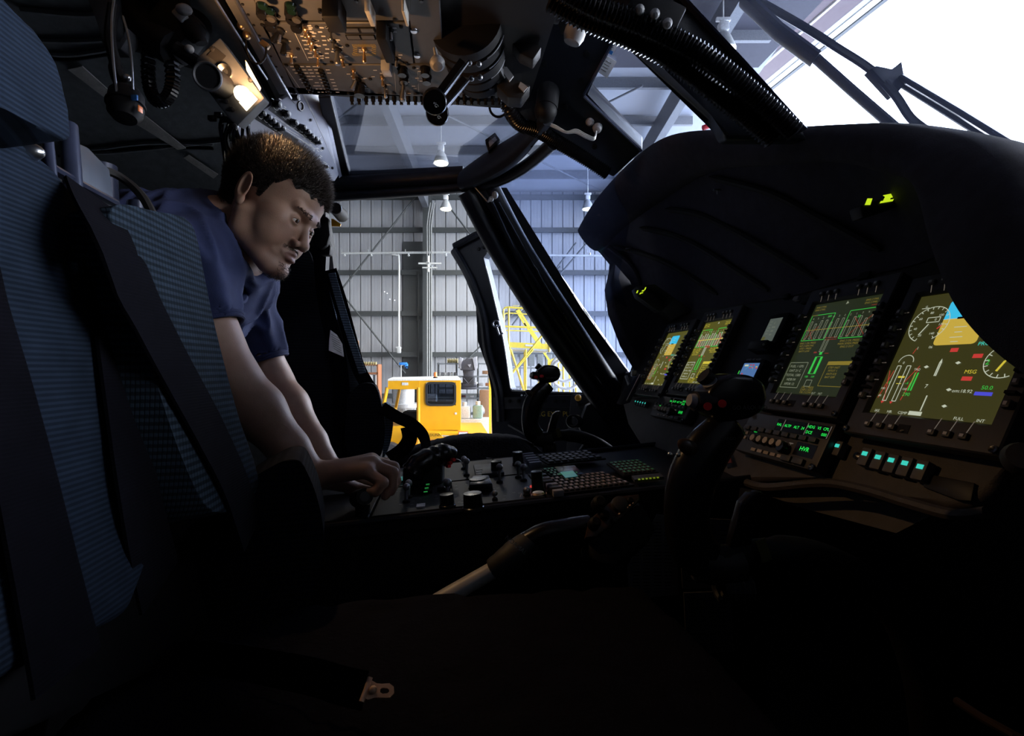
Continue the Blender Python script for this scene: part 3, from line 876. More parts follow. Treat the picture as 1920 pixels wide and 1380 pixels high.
# ceiling liner curving down the port side, continuous along the aircraft
prof = [(-0.32, 0.88), (0.25, 0.86), (0.9, 0.83), (1.3, 0.79), (1.6, 0.74), (1.9, 0.62), (2.1, 0.42), (2.2, 0.10), (2.2, -0.4), (2.2, -1.05)]
g = G('liner')
pb = bez([(b, c, 0) for b, c in prof], 4)
rings = [[H(a, p.x, p.y) for p in pb] for a in (-3.2, -2.4, -1.6, -1.0, -0.46)]
g.loft(rings, closed=False)
struct(g.obj('wall_port', smooth=True), 'dark quilted liner of the cabin roof and port side')
g = G('black')
g.loft([[H(a, p.x + 0.03, p.y + 0.03) for p in pb] for a in (-3.2, -0.44)], closed=False)
g.tube([H(-.45, p.x, p.y) for p in pb], .032, 8)
struct(g.obj('wall_port.001', smooth=True), 'dark outer skin and front edge of the cabin roof and port side')
# seams with rivets on the liner
def liner_pt(px, py, lift=0.004):
    best = None
    d = ray(px, py)
    for i in range(len(pb) - 1):
        b0, c0, b1, c1 = pb[i].x, pb[i].y, pb[i + 1].x, pb[i + 1].y
        # intersect with the strip through the two profile points
        p0 = H(0, b0, c0); n = F.cross(H(0, b1, c1) - p0).normalized()
        t = (p0 - O).dot(n) / d.dot(n)
        q_ = O + d * t
        bb = (q_ - O).dot(L)
        if t > 0 and b0 - 1e-3 <= bb <= b1 + 1e-3:
            return q_ - n * (lift if n.dot(d) > 0 else -lift)
    return P(px, py, 1.6)
SEAMS = (((60, 92), (130, 100), (240, 84), (300, 80)), ((110, 282), (190, 276), (280, 266), (400, 268)), ((20, 70), (150, 74), (300, 62)), ((165, 284), (230, 282), (420, 262), (440, 262)), ((40, 15), (160, 25), (240, 14)))
g = G('liner')
for s_ in SEAMS:
    g.tube(bez([liner_pt(x, y) for x, y in s_], 6), 0.006, 6)
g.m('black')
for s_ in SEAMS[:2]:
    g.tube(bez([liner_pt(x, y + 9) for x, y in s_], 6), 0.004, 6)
struct(g.obj('trim_20'), 'raised seams across the dark cabin liner')
for i, (a, b, c_, d_) in enumerate((((55, 38), (38, 44), (108, 96), (125, 88)), ((155, 116), (128, 122), (198, 176), (212, 168)), ((66, 40), (50, 44), (70, 62), (88, 60)), ((268, 206), (250, 222), (335, 275), (350, 272)), ((355, 285), (345, 290), (402, 330), (410, 322)))):
    if i in (0, 2): continue
    g = G('tape'); pts = [liner_pt(*p_, 0.010) for p_ in (a, b, c_, d_)]
    g.prism(pts, (pts[1] - pts[0]).cross(pts[2] - pts[0]).normalized() * 0.003)
    tag(g.obj('hook_tape', smooth=False), ('', 'short grey tape strip on the liner beside the headrest', '', 'long grey tape strip on the liner behind the hanging lamp', 'thin grey tape strip on the liner just above the leaning man')[i], 'tape strip')
g = G('tape'); pts = [liner_pt(*p_, 0.010) for p_ in ((155, 116), (130, 122), (212, 186), (234, 178))]

# floor, aft bulkhead, lower port side, forward footwell, starboard side behind the viewer
g = G('black'); g.prism([H(-3.2, -.32, -1.05), H(1.85, -.32, -1.05), H(1.85, 2.25, -1.05), H(-3.2, 2.25, -1.05)], Vector((0, 0, -0.06)))
struct(g.obj('trim_21', smooth=False), 'black floor of the cockpit')
g = G('black'); g.prism([H(-3.2, -.32, -1.1), H(-3.2, 2.25, -1.1), H(-3.2, 2.25, 0.95), H(-3.2, -.32, 0.95)], F * -0.05)
struct(g.obj('trim_22', smooth=False), 'dark aft bulkhead of the cabin')
g = G('airframe'); g.prism([H(-0.46, 2.06, -1.1), H(1.85, 1.95, -1.1), H(1.85, 1.95, -0.42), H(-0.46, 2.06, -0.42)], L * 0.05, r=0.01)
struct(g.obj('trim_23', smooth=False), 'dark lower side wall below the port door sill')
g = G('black'); g.prism([H(-3.25, -.28, -1.1), H(.35, -.28, -1.1), H(1.6, -.28, -1.1), H(1.5, -.28, .0), H(1.3, -.28, .45), H(.85, -.28, .95), H(-3.25, -.28, .95)], L * -0.04)  # unseen side wall, its outline shaped to shut out side light
g.prism([H(.3, -.28, -1.1), H(1.85, -.28, -1.1), H(1.85, -.28, -.05), H(.3, -.28, .0)], L * -0.04)
struct(g.obj('trim_24', smooth=False), 'unseen starboard cabin side shaped to block light beside the viewer')
g = G('black'); g.prism([H(1.8, -.3, -1.1), H(1.8, 2.1, -1.1), H(1.8, 2.1, 0.0), H(1.8, -.3, 0.0)], F * 0.05)
g.prism([H(0.60, -.3, -0.02), H(1.85, -.3, -0.1), H(1.85, 2.0, -0.1), H(0.95, 2.0, 0.0)], Z * 0.03)
g.prism([H(.78, 2.0, -1.1), H(1.85, 1.97, -1.1), H(1.85, 1.97, .0), H(.95, 2.0, .0)], L * .03)
struct(g.obj('trim_25', smooth=False), 'dark nose bulkhead and deck ahead of the instrument panel')
g = G('black'); g.prism([H(-.46, -.3, .86), H(.32, -.3, .86), H(.32, .8, .86), H(-.46, .8, .86)], Z * 0.04)
struct(g.obj('trim_35', smooth=False), 'cockpit roof above the near seat')

# beam over the port door, arch and windscreen side post
YB = 1.78
g = G('airframe')
top = bez([P(590, 346, YB), P(650, 345, YB), P(740, 340, YB), (P(820, 334, YB)), P(872, 330, YB)], 6)
g.tube(top, [0.028] * len(top), 14)
low = bez([P(590, 372, YB), P(640, 368, YB), P(740, 362, YB), P(825, 356, YB), P(880, 350, YB)], 6)
g.tube(low, 0.017, 12)
g.slab([(590, 350), (870, 338), (880, 352), (590, 372)], PLY(YB), 0.03)
struct(g.obj('trim_26'), 'padded dark beam over the port door')
g = G('airframe')
cen = bez([P(866, 338, 1.76), P(905, 318, 1.70), P(960, 285, 1.6), P(1000, 250, 1.5), P(1028, 215, 1.42)], 6)
g.tube(cen, [0.040 + 0.022 * math.sin(PI * min(1, i / len(cen) * 1.4)) for i in range(len(cen))], 16, ry=0.55, up=Vector((0.6, 0, 0.8)))
out = bez([P(880, 352, 1.77), P(935, 338, 1.70), P(985, 312, 1.62), P(1035, 270, 1.5)], 6)
g.tube(out, 0.020, 12)
struct(g.obj('trim_27'), 'curved dark arch between overhead window and windscreen')
g = G('black')
for i in range(5):
    c = cen[4 + i * 4]
    g.ell(c + Vector((0.012, -0.028, -0.03)), (0.006, 0.003, 0.006), nu=8, nv=6)
struct(g.obj('trim_28'), 'bolt heads on the arch')

g = G('airframe')
YA, YC = 1.76, 1.98
for off_, w in (((-22, 10), 0.032), ((8, 2), 0.020), ((22, -4), 0.030)):
    pts = bez([P(896 + off_[0], 350 + off_[1], YA), P(960 + off_[0], 470 + off_[1], 1.83), P(1050 + off_[0], 610 + off_[1], 1.9), P(1150 + off_[0] * 0.8, 755 + off_[1], YC), P(1215 + off_[0] * 0.6, 850, 2.0)], 6)
    g.tube(pts, w, 12)
g.slab([(872, 350), (950, 352), (1092, 580), (1192, 716), (1215, 860), (1165, 815), (1105, 735), (1005, 590), (915, 440)], PL3(P(872, 350, 1.80), P(1192, 716, 2.0), P(1105, 735, 1.99)), 0.03)
struct(g.obj('trim_29'), 'dark windscreen side post ahead of the port door')
g = G('black_gloss')
pts = bez([P(918, 372, 1.73), P(985, 512, 1.80), P(1045, 606, 1.86), P(1115, 706, 1.93), P(1172, 790, 1.95)], 6)
g.tube(pts, 0.008, 8)
pts2 = bez([P(934, 380, 1.73), P(1004, 506, 1.80), P(1058, 594, 1.86), P(1126, 690, 1.93), P(1176, 735, 1.95)], 6)
g.tube(pts2, 0.006, 8)
for i in (6, 12, 18):
    g.box(pts2[i], (0.03, 0.012, 0.022), X=(pts2[i + 1] - pts2[i]), Zv=Vector((0, -1, 0)), r=0.004)
tag(g.obj('clamped_tube'), 'glossy black tubing clamped along the windscreen side post', 'tubing')
t = thing('bulb_boot', 'single white rubber boot at the top of the windscreen side post', 'boot', P(925, 372, 1.70))
g = G('white_plastic'); g.ell(P(928, 366, 1.70), (0.011, 0.010, 0.013)); g.ell(P(921, 373, 1.70), (0.009, 0.009, 0.009)); g.cyl(P(921, 373, 1.70), P(915, 378, 1.72), 0.004, n=8); g.obj('boot_body', t)
g = G('steel'); g.cyl(P(890, 350, 1.73), P(914, 378, 1.73), 0.004, n=8); g.obj('wire', t)

# centre bow: dark structure between overhead console and windscreens
plc = PL3(P(960, 190, 1.45), P(1150, 332, 1.62), P(1165, 55, 1.25))
if plc[1].y < 0: plc = (plc[0], -plc[1])
g = G('airframe')
g.slab([(800, -120), (985, 150), (955, 186), (968, 222), (1000, 252), (1036, 268), (1150, 334), (1206, 282), (1095, 178), (1165, 52), (1080, -120)], plc, 0.07, r=0.008)
struct(g.obj('trim_30', ang=50), 'black centre bow between the overhead console and the windscreens')
g = G('painted_rail')
for a, b in (((1095, 180), (1203, 283)), ((1095, 178), (1163, 55))):
    g.tube([hit(*a, off(plc, -0.004)), hit(*b, off(plc, -0.004))], 0.0045, 6)
struct(g.obj('trim_31'), 'pale sealing edge round the centre windscreen')
g = G('black')
for (x, y) in ((1060, 200), (1100, 100), (1020, 120), (1090, 150), (1115, 275), (1060, 60)):
    g.lathe(hit(x, y, off(plc, -0.001)), -plc[1], [(0.008, 0), (0.008, 0.003), (0.0, 0.004)], 10)
struct(g.obj('trim_32'), 'screw heads on the centre bow')
# near bow with the hoses
pln = (P(1300, 120, .975), Vector((0.12, 1, 0.25)).normalized())
if pln[1].y < 0: pln = (pln[0], -pln[1])
g = G('airframe')
g.slab([(1000, -160), (1040, -20), (1172, 58), (1342, 209), (1360, 262), (1520, 262), (1500, 236), (1292, 30), (1240, -60), (1200, -160)], pln, 0.06, r=0.01)
struct(g.obj('trim_33', ang=50), 'black windscreen post under the ribbed hoses')
g = G('painted_rail'); g.tube([hit(1272, -12, off(pln, -0.006)), hit(1395, 120, off(pln, -0.006)), hit(1508, 244, off(pln, -0.006))], 0.008, 8, ry=0.5)
struct(g.obj('trim_34'), 'blue grey sealing edge of the near windscreen')

# panes
def pane(name, px, pl, m_, label, th=0.006):
    g = G(m_); g.slab(px, pl, th); return struct(g.obj(name, smooth=False), label)
pane('window_1', [(1085, 178), (1165, 40), (1200, 60), (1345, 200), (1375, 262), (1205, 296)], off(plc, 0.04), 'windscreen', 'clear pane of the centre windscreen')
pane('window_2', [(935, 350), (1040, 262), (1160, 325), (1180, 420), (1160, 520), (1210, 700), (1200, 725)], PL3(P(935, 350, 1.84), P(1205, 715, 2.08), P(1150, 330, 1.75)), 'windscreen_hazed', 'bluish pane of the far windscreen')
pnear = PL3(P(1285, 10, 1.08), P(1500, 240, 1.05), P(1900, 100, 0.92))
pane('window_3', [(1200, -120), (1285, 10), (1515, 250), (1700, 330), (2200, 480), (2400, -150)], pnear, 'windscreen', 'clear pane of the near windscreen')
pov = PL3(P(655, 330, 1.80), P(870, 318, 1.76), P(800, 178, 1.42))
pane('window_4', [(606, 165), (650, 335), (872, 330), (1030, 235), (1000, 165)], pov, 'windscreen', 'overhead window pane beside the console')
g = G('airframe')
post = [(598, 165), (622, 165), (660, 330), (634, 345)]
g.slab(post, off(pov, -0.02), 0.03, r=0.004)
g.slab([(640, 322), (868, 311), (880, 335), (640, 346)], off(pov, -0.01), 0.03)
g.m('dull_steel')
for k in range(7):
    x, y = 612 + k * 5.0, 195 + k * 20
    g.ell(hit(x, y, off(pov, -0.024)), (0.005, 0.003, 0.005), nu=8, nv=5)
struct(g.obj('window_frame', smooth=False), 'riveted black frame of the overhead window')

# white stickers on the centre windscreen
t = thing('caution_sticker', 'larger white printed sticker with blue marks on the centre windscreen edge', 'sticker', hit(1150, 80, off(plc, 0.035)))
plw = off(plc, 0.034)
g = G('paper'); g.slab([(1162, 56), (1172, 62), (1148, 104), (1136, 98)], plw, 0.001); g.m('blue_paint').slab([(1141, 92), (1150, 97), (1147, 103), (1137, 98)], off(plw, -0.001), 0.0005)
g.m('grey_mark')
for k in range(8):
    g.slab([(1160 - k * 2.6, 62 + k * 4), (1166 - k * 2.6, 65 + k * 4), (1165 - k * 2.6, 66.5 + k * 4), (1159 - k * 2.6, 63.5 + k * 4)], off(plw, -0.001), 0.0005)
g.obj('sticker_face', t, smooth=False)
t = thing('part_sticker', 'smaller square white sticker lower on the centre windscreen edge', 'sticker', hit(1135, 125, plw))
g = G('paper'); g.slab([(1134, 102), (1156, 116), (1138, 147), (1117, 132)], plw, 0.001)
g.m('grey_mark')
for k in range(4):
    g.slab([(1136 - k * 3, 113 + k * 5), (1146 - k * 3, 119 + k * 5), (1145 - k * 3, 120.5 + k * 5), (1135 - k * 3, 114.5 + k * 5)], off(plw, -0.001), 0.0005)
g.obj('sticker_face', t, smooth=False)

# hoses
def hose(pts, r, pitch, mname, n=12, amp=0.13):
    g = G(mname)
    c = bez(pts, 12)
    ln = [0]
    for i in range(1, len(c)): ln.append(ln[-1] + (c[i] - c[i - 1]).length)
    k = int(ln[-1] / pitch * 2)
    out, j = [], 0
    for i in range(k + 1):
        s_ = ln[-1] * i / k
        while j < len(ln) - 2 and ln[j + 1] < s_: j += 1
        t_ = (s_ - ln[j]) / max(ln[j + 1] - ln[j], 1e-6)
        out.append(c[j].lerp(c[j + 1], t_))
    g.tube(out, [r * (1 + (amp if i % 2 else -amp)) for i in range(len(out))], n)
    return g
g = hose([P(1020, -40, .87), P(1110, 12, .88), P(1200, 45, .89), P(1290, 88, .90), P(1350, 128, .90), P(1420, 186, .91), P(1490, 250, .92)], 0.0185, 0.0078, 'black_gloss')
tag(g.obj('ribbed_hose', ang=80), 'thick shiny black ribbed hose along the upper side of the windscreen post', 'hose', 'ribbed hoses of the cockpit')
g = hose([P(1030, 0, .91), P(1090, 34, .92), P(1167, 66, .93), P(1240, 100, .93), P(1310, 150, .94), P(1380, 205, .94), P(1450, 262, .95)], 0.0175, 0.0078, 'black_gloss')
tag(g.obj('ribbed_hose', ang=80), 'thick black ribbed hose just below the shiny one on the windscreen post', 'hose', 'ribbed hoses of the cockpit')
g = hose([P(946, 178, 1.38), P(955, 205, 1.38), P(975, 232, 1.42), P(1010, 246, 1.46), P(1045, 266, 1.5), P(1095, 296, 1.54), P(1140, 326, 1.56)], 0.019, 0.007, 'black_gloss')
tag(g.obj('ribbed_hose', ang=80), 'black ribbed hose curving under the centre bow over the arch', 'hose', 'ribbed hoses of the cockpit')
# boots in threes on black boxes
for (cx_, cy_, Y, lab, pts) in ((1108, 222, 1.47, 'centre bow above the loose wires', ((1095, 206), (1108, 219), (1122, 233))), (1230, 20, .86, 'near windscreen post', ((1203, 6), (1232, 14), (1256, 32)))):
    t = thing('boot_housing', 'black housing with three white rubber boots on the ' + lab, 'switch box', P(cx_, cy_, Y))
    g = G('black'); c0, c1 = P(pts[0][0], pts[0][1], Y + 0.03), P(pts[2][0], pts[2][1], Y + 0.03)
    g.box((c0 + c1) / 2, ((c1 - c0).length + 0.04, 0.045, 0.02), X=(c1 - c0), Zv=Vector((0, -1, 0)), r=0.004); g.obj('housing', t)
    for i, p_ in enumerate(pts):
        c = P(p_[0], p_[1], Y)
        g = G('grey_plastic'); k_ = Y / 1.47; g.lathe(c + Vector((0, 0.015, 0)), Vector((-0.2, -1, -0.9)), [(r_ * k_, h_ * k_) for r_, h_ in ((0.013, 0), (0.015, 0.008), (0.011, 0.014), (0.013, 0.022), (0.008, 0.030), (0.0, 0.032))], 12); g.obj('rubber_boot', t)
g = G('galv')
for k in range(3):
    g.tube(bez([P(1020, 228 + k, 1.42), P(1042, 236 + 2 * k, 1.42), P(1062, 247 + k, 1.42), P(1080, 243 + 3 * k, 1.42), P(1098, 252 + 3 * k, 1.42), P(1114, 258 + k * 2, 1.42), P(1118, 246, 1.43)], 5), 0.0025, 6)
tag(g.obj('loose_wires'), 'loop of thin pale wires below the white rubber boots', 'wires')
# small curved mirror disc and clip under the console edge
t = thing('round_magnifier', 'small round clear lens in a black ring hanging below the overhead console', 'lens', P(935, 200, 1.40))
g = G('black_gloss'); ax = Vector((0.35, -1, -0.75)).normalized(); g.ring(P(935, 200, 1.40), ax, 0.026, 0.0035, 24, 8); g.cyl(P(917, 186, 1.42), P(925, 192, 1.40), 0.005, n=8); g.obj('ring_frame', t)
g = G('glass'); x_, y_, d_ = basis(ax); g.lathe(P(935, 200, 1.40), ax, [(0.0, -0.003), (0.025, -0.001), (0.025, 0.001), (0.0, 0.003)], 20); g.obj('lens_disc', t)
t = thing('fabric_tab', 'dark tab with a woven patch on the edge of the arch', 'tab', P(922, 268, 1.6))
g = G('black'); g.slab([(909, 262), (928, 248), (938, 262), (916, 284)], PLY(1.62), 0.02, r=0.002); g.m('grey_plastic'); g.slab([(916, 266), (928, 256), (932, 262), (918, 276)], PLY(1.618), 0.001); g.obj('patch', t, smooth=False)

# cylinder lamp on the bow
for (x, y, Y, lab) in ((1078, 62, 1.12, 'grey cylinder lamp in a black clip on the centre bow'),):
    t = thing('map_light', lab, 'lamp', P(x, y, Y))
    g = G('black'); g.cyl(P(1060, 55, Y + 0.02), P(1088, 20, Y + 0.02), 0.02, n=16); g.box(P(1072, 36, Y + 0.03), (0.05, 0.04, 0.05), r=0.006); g.obj('clip', t)
    g = G('grey_plastic'); g.lathe(P(1076, 68, Y), Vector((0.35, -0.2, 1)), [(0.0, -0.018), (0.018, -0.014), (0.024, 0.0), (0.024, 0.045), (0.018, 0.05)], 18); g.obj('lamp_body', t)
t = thing('vent_ball', 'small grey ball vent beside the cylinder lamp on the bow', 'vent', P(1044, 30, 1.15))
g = G('grey_plastic'); g.ell(P(1044, 28, 1.15), 0.018); g.obj('ball', t)
# compass bracket
t = thing('compass_mount', 'dark boxy mount with grey plates under the corner of the overhead console', 'mount', P(965, 150, 1.25))
g = G('dark_panel'); g.slab([(930, 160), (950, 142), (995, 160), (978, 184), (952, 182)], PLY(1.25), 0.05, r=0.004); g.slab([(945, 60), (965, 55), (1016, 88), (1000, 112), (975, 100)], PLY(1.15), 0.04, r=0.004); g.obj('housing', t)
g = G('grey_plastic'); g.slab([(935, 125), (945, 118), (963, 142), (955, 152)], PLY(1.24), 0.006); g.slab([(976, 153), (990, 163), (982, 172), (972, 162)], PLY(1.245), 0.004); g.obj('plates', t, smooth=False)
t = thing('cable_clamp', 'dark hooded socket on the centre bow above the hose', 'socket', P(1025, 190, 1.40))
g = G('black'); g.cyl(P(1030, 160, 1.42), P(1024, 205, 1.40), 0.032, n=18); g.box(P(1026, 150, 1.43), (0.17, 0.03, 0.012), r=0.003); g.ell(P(1023, 208, 1.40), 0.032); g.obj('socket_body', t)

# open port door hinged at its front edge
pd = PL3(P(860, 470, 2.55), P(1180, 470, 2.14), P(1180, 860, 2.14))
if pd[1].y < 0: pd = (pd[0], -pd[1])
door = thing('cockpit_door', 'open dark cockpit door with a large window beyond the far windscreen post', 'door', hit(1000, 860, pd))
outer = [(849, 466), (858, 452), (906, 428), (950, 405), (1098, 640), (1165, 745), (1190, 870), (925, 870), (922, 790), (921, 730), (913, 688), (896, 640), (892, 570), (880, 530), (858, 492)]
inner = [(907, 483), (913, 474), (945, 464), (962, 462), (1060, 620), (1111, 736), (1100, 737), (972, 733), (960, 730), (956, 722), (948, 665), (940, 620), (926, 560), (917, 522), (911, 500)]
g = G('airframe'); ringslab(g, outer, inner, pd, 0.05); DF = g.obj('door_frame', door, ang=50)
g = G('airframe_grey')
loop = [hit(x, y, off(pd, -0.006)) for x, y in inner]
g.m('galv'); g.tube(bez(loop[1:] , 3), 0.0035, 6); g.obj('window_seal', DF)
g = G('windscreen'); g.slab([(896, 476), (940, 452), (966, 450), (1068, 620), (1118, 744), (955, 744), (932, 680)], off(pd, 0.03), 0.005); g.obj('window_pane', door, smooth=False)
g = G('airframe'); 
g.tube(bez([hit(x, y, off(pd, -0.012)) for x, y in ((852, 470), (880, 520), (905, 590), (915, 660), (935, 730), (940, 790))], 6), 0.022, 10)
g.tube([hit(x, y, off(pd, -0.012)) for x, y in ((852, 462), (905, 434), (960, 408))], 0.018, 10)
g.slab([(1070, 740), (1180, 736), (1190, 860), (1060, 860)], off(pd, -0.03), 0.03, r=0.005)
g.slab([(925, 745), (1180, 738), (1180, 760), (925, 768)], off(pd, -0.02), 0.02, r=0.004)
g.tube([hit(955, 795, off(pd, -0.02)), hit(1000, 820, off(pd, -0.02)), hit(1010, 835, off(pd, -0.02))], 0.012, 8)
g.obj('padding', DF)
g = G('black')
for i in range(9):
    g.lathe(hit(938 + i * 17, 752, off(pd, -0.022)), -pd[1], [(0.009, 0), (0.008, 0.003), (0.0, 0.004)], 8)
for i in range(5):
    g.lathe(hit(898 + i * 9.5, 467 - i * 3.0, off(pd, -0.002)), -pd[1], [(0.009, 0), (0.008, 0.003), (0.0, 0.004)], 8)
g.obj('screw_heads', DF)
g = G('dull_steel'); g.ring(hit(930, 607, off(pd, -0.04)), Vector((0, 1, 0)), 0.015, 0.004, 14, 6); g.tube([hit(930, 610, off(pd, -0.04)), hit(936, 628, off(pd, -0.04)), hit(944, 624, off(pd, -0.04))], 0.005, 8); g.obj('latch', DF)
g = G('yellow_mark'); c = hit(1033, 776, off(pd, -0.024))
Xd = (hit(1100, 776, pd) - hit(1000, 776, pd)).normalized()
g.text('EMERG EXIT PULL', c, Xd, Z, 0.032); g.obj('door_lettering', DF, smooth=False, label='yellow stencilled lettering EMERG EXIT PULL')
t = thing('release_knob', 'yellow round knob on a short stalk in front of the cockpit door', 'knob', hit(1084, 746, off(pd, -0.07)))
g = G('tug_yellow'); g.ell(hit(1084, 746, off(pd, -0.09)), 0.0145); g.obj('knob_ball', t)
g = G('black'); g.cyl(hit(1084, 752, off(pd, -0.09)), hit(1084, 760, off(pd, -0.03)), 0.008, n=8); g.cyl(hit(1088, 762, off(pd, -0.05)), hit(1115, 752, off(pd, -0.06)), 0.014, n=12); g.obj('stalk', t)
t = thing('side_bracket', 'dark ribbed fitting and bracket at the foot of the windscreen post', 'bracket', P(1110, 800, 1.95))
g = G('airframe'); g.slab([(1100, 760), (1150, 740), (1185, 790), (1180, 850), (1110, 850), (1085, 800)], PLY(1.98), 0.05, r=0.006)
for k in range(4):
    g.ring(P(1074 + k * 2, 790, 1.9 + k * 0.015), Vector((0.3, 1, 0)), 0.022, 0.005, 16, 6)
g.m('white_mark').text('PARK BRAKE', P(1114, 832, 1.9), Vector((1, -0.1, -0.25)).normalized(), Z, 0.014).text('OPERATING', P(1116, 838, 1.9), Vector((1, -0.1, -0.25)).normalized(), Z, 0.012)
g.m('airframe_grey').slab([(1083, 850), (1100, 826), (1145, 840), (1150, 850)], PLY(1.92), 0.03, r=0.003)
g.obj('bracket_body', t)
t = thing('red_streamer', 'red fabric streamer hanging outside below the windscreen post', 'streamer', P(1095, 700, 2.6))
g = G('red'); g.belt([P(1070, 650, 2.6), P(1085, 685, 2.6), P(1102, 712, 2.6), P(1112, 722, 2.6)], Vector((1, 0, 0.5)), [0.02, 0.04, 0.05, 0.03], 0.004); g.obj('ribbon', t)

# wipers outside the near windscreen
t = thing('windscreen_wiper', 'dark blue wiper with two arms and a blade crossing the near windscreen', 'wiper', P(1690, 140, 1.1))
g = G('wiper_blue'); g.tube([P(1395, -2, 1.35), P(1460, 60, 1.32), P(1530, 112, 1.3)], 0.032, 10, ry=0.5); g.tube([P(1525, 105, 1.3), P(1600, 172, 1.26), P(1690, 250, 1.22)], 0.019, 10, ry=0.6); g.obj('main_arm', t)
g = G('wiper_blue'); g.tube(bez([P(1410, -5, 1.36), P(1500, 46, 1.33), P(1570, 90, 1.3), P(1634, 132, 1.26), P(1678, 178, 1.24), P(1708, 222, 1.22), P(1745, 250, 1.2)], 4), 0.010, 8); g.obj('link_arm', t)
g = G('wiper_blue'); g.slab([(1634, 128), (1644, 122), (1672, 132), (1693, 113), (1690, 128), (1697, 140), (1700, 155), (1680, 178)], PLY(1.24), 0.03, r=0.003); g.obj('pivot', t)
g = G('wiper_blue'); g.tube([P(1690, 146, 1.24), P(1800, 212, 1.15), P(1960, 312, 1.02)], 0.015, 8, ry=0.5); g.tube([P(1695, 160, 1.25), P(1830, 245, 1.14), P(1960, 330, 1.03)], 0.008, 8); g.obj('blade', t)
t = thing('free_air_probe', 'small red and dark probe outside the centre windscreen above the hood', 'probe', P(1335, 238, 1.5))
g = G('red'); g.cyl(P(1318, 240, 1.5), P(1338, 232, 1.5), 0.008, n=8); g.m('wiper_blue').cyl(P(1338, 232, 1.5), P(1358, 222, 1.5), 0.007, n=8).cyl(P(1350, 222, 1.5), P(1352, 250, 1.5), 0.008, n=8); g.obj('probe_body', t)
# ================================================================ instrument panel and its hood
pq = P(1454, 737, 1.026)
ptop = hit(1531, 572, PLb((pq - O).dot(L)))
SL = (ptop - pq).normalized()                 # up the panel
PN = L.cross(SL).normalized()
if PN.dot(F) > 0: PN = -PN                    # out of the panel, towards the seats
SL = (SL - PN * SL.dot(PN)).normalized()
PANEL = (pq, PN)
XN = -L                                        # along the panel towards the viewer (screen right)
def pp(px, py, lift=0.0): return hit(px, py, off(PANEL, lift))

mat('key_cap', (0.05, 0.05, 0.052), 0.5)
mat('tan_knob', (0.42, 0.36, 0.30), 0.6)
emis('scr_olive', (0.30, 0.28, 0.045), 0.28)
emis('scr_dim', (0.16, 0.21, 0.09), 0.10)
emis('scr_pfd', (0.24, 0.225, 0.055), 0.155)
emis('scr_grey', (0.25, 0.30, 0.25), 0.30)
emis('scr_blue', (0.10, 0.22, 0.50), 0.7)
emis('e_white', (0.75, 0.80, 0.62), 0.65)
emis('e_whited', (0.50, 0.55, 0.38), 0.45)
emis('e_green', (0.06, 0.80, 0.10), 0.6)
emis('e_greend', (0.05, 0.60, 0.12), 0.35)
emis('e_red', (0.75, 0.06, 0.05), 0.7)
emis('e_redd', (0.60, 0.08, 0.05), 0.35)
emis('e_yellow', (0.80, 0.65, 0.06), 0.75)
emis('e_amber', (0.60, 0.45, 0.06), 0.35)
emis('e_sky', (0.05, 0.55, 0.85), 0.9)
emis('e_earth', (0.72, 0.50, 0.07), 0.75)
emis('e_earthb', (0.85, 0.70, 0.35), 0.9)
emis('e_cyan', (0.05, 0.75, 0.60), 0.8)
emis('e_blue', (0.10, 0.10, 0.85), 0.7)
emis('e_lime', (0.62, 0.85, 0.02), 0.9)
emis('e_bright', (0.02, 0.95, 0.10), 1.0)

emis('e_dimline0', (0.75, 0.62, 0.50), 0.16)
root = thing('instrument_panel', 'long dark instrument panel face carrying the four large displays', 'instrument panel', pp(1500, 800))
g = G('board')
g.slab([(1168, 752), (1190, 700), (1232, 578), (1440, 545), (1700, 460), (1950, 370), (2400, 200), (2500, 1000), (1960, 890), (1860, 856), (1640, 812), (1570, 796), (1430, 768), (1300, 745)], off(PANEL, -0.03), 0.02, r=0.004)
g.obj('panel_board', root)
g = G('panel_brown')
sk = [(1170, 740), (1186, 800), (1222, 856), (1330, 872), (1400, 905), (1430, 912), (1545, 905), (1600, 912), (1700, 940), (1790, 966), (1850, 962), (1893, 930), (1925, 870), (1960, 800), (1860, 760), (1500, 700), (1180, 700)]
g.slab(sk, off(PANEL, -0.045), 0.022, r=0.01, seg=3)
g.obj('lower_fascia', root, label='brown grained lower fascia')
g = G('panel_brown'); g.tube(bez([pp(1400, 905, -0.02), pp(1440, 914, -0.02), pp(1545, 906, -0.02), pp(1620, 918, -0.02), pp(1700, 942, -0.02), pp(1790, 966, -0.02), pp(1850, 962, -0.02)], 5), 0.008, 8)
g.slab([(1222, 856), (1330, 872), (1400, 905), (1545, 905), (1700, 940), (1790, 966), (1700, 1010), (1480, 950), (1330, 930)], off(PANEL, -0.10), 0.02)
g.obj('fascia_roll', root)

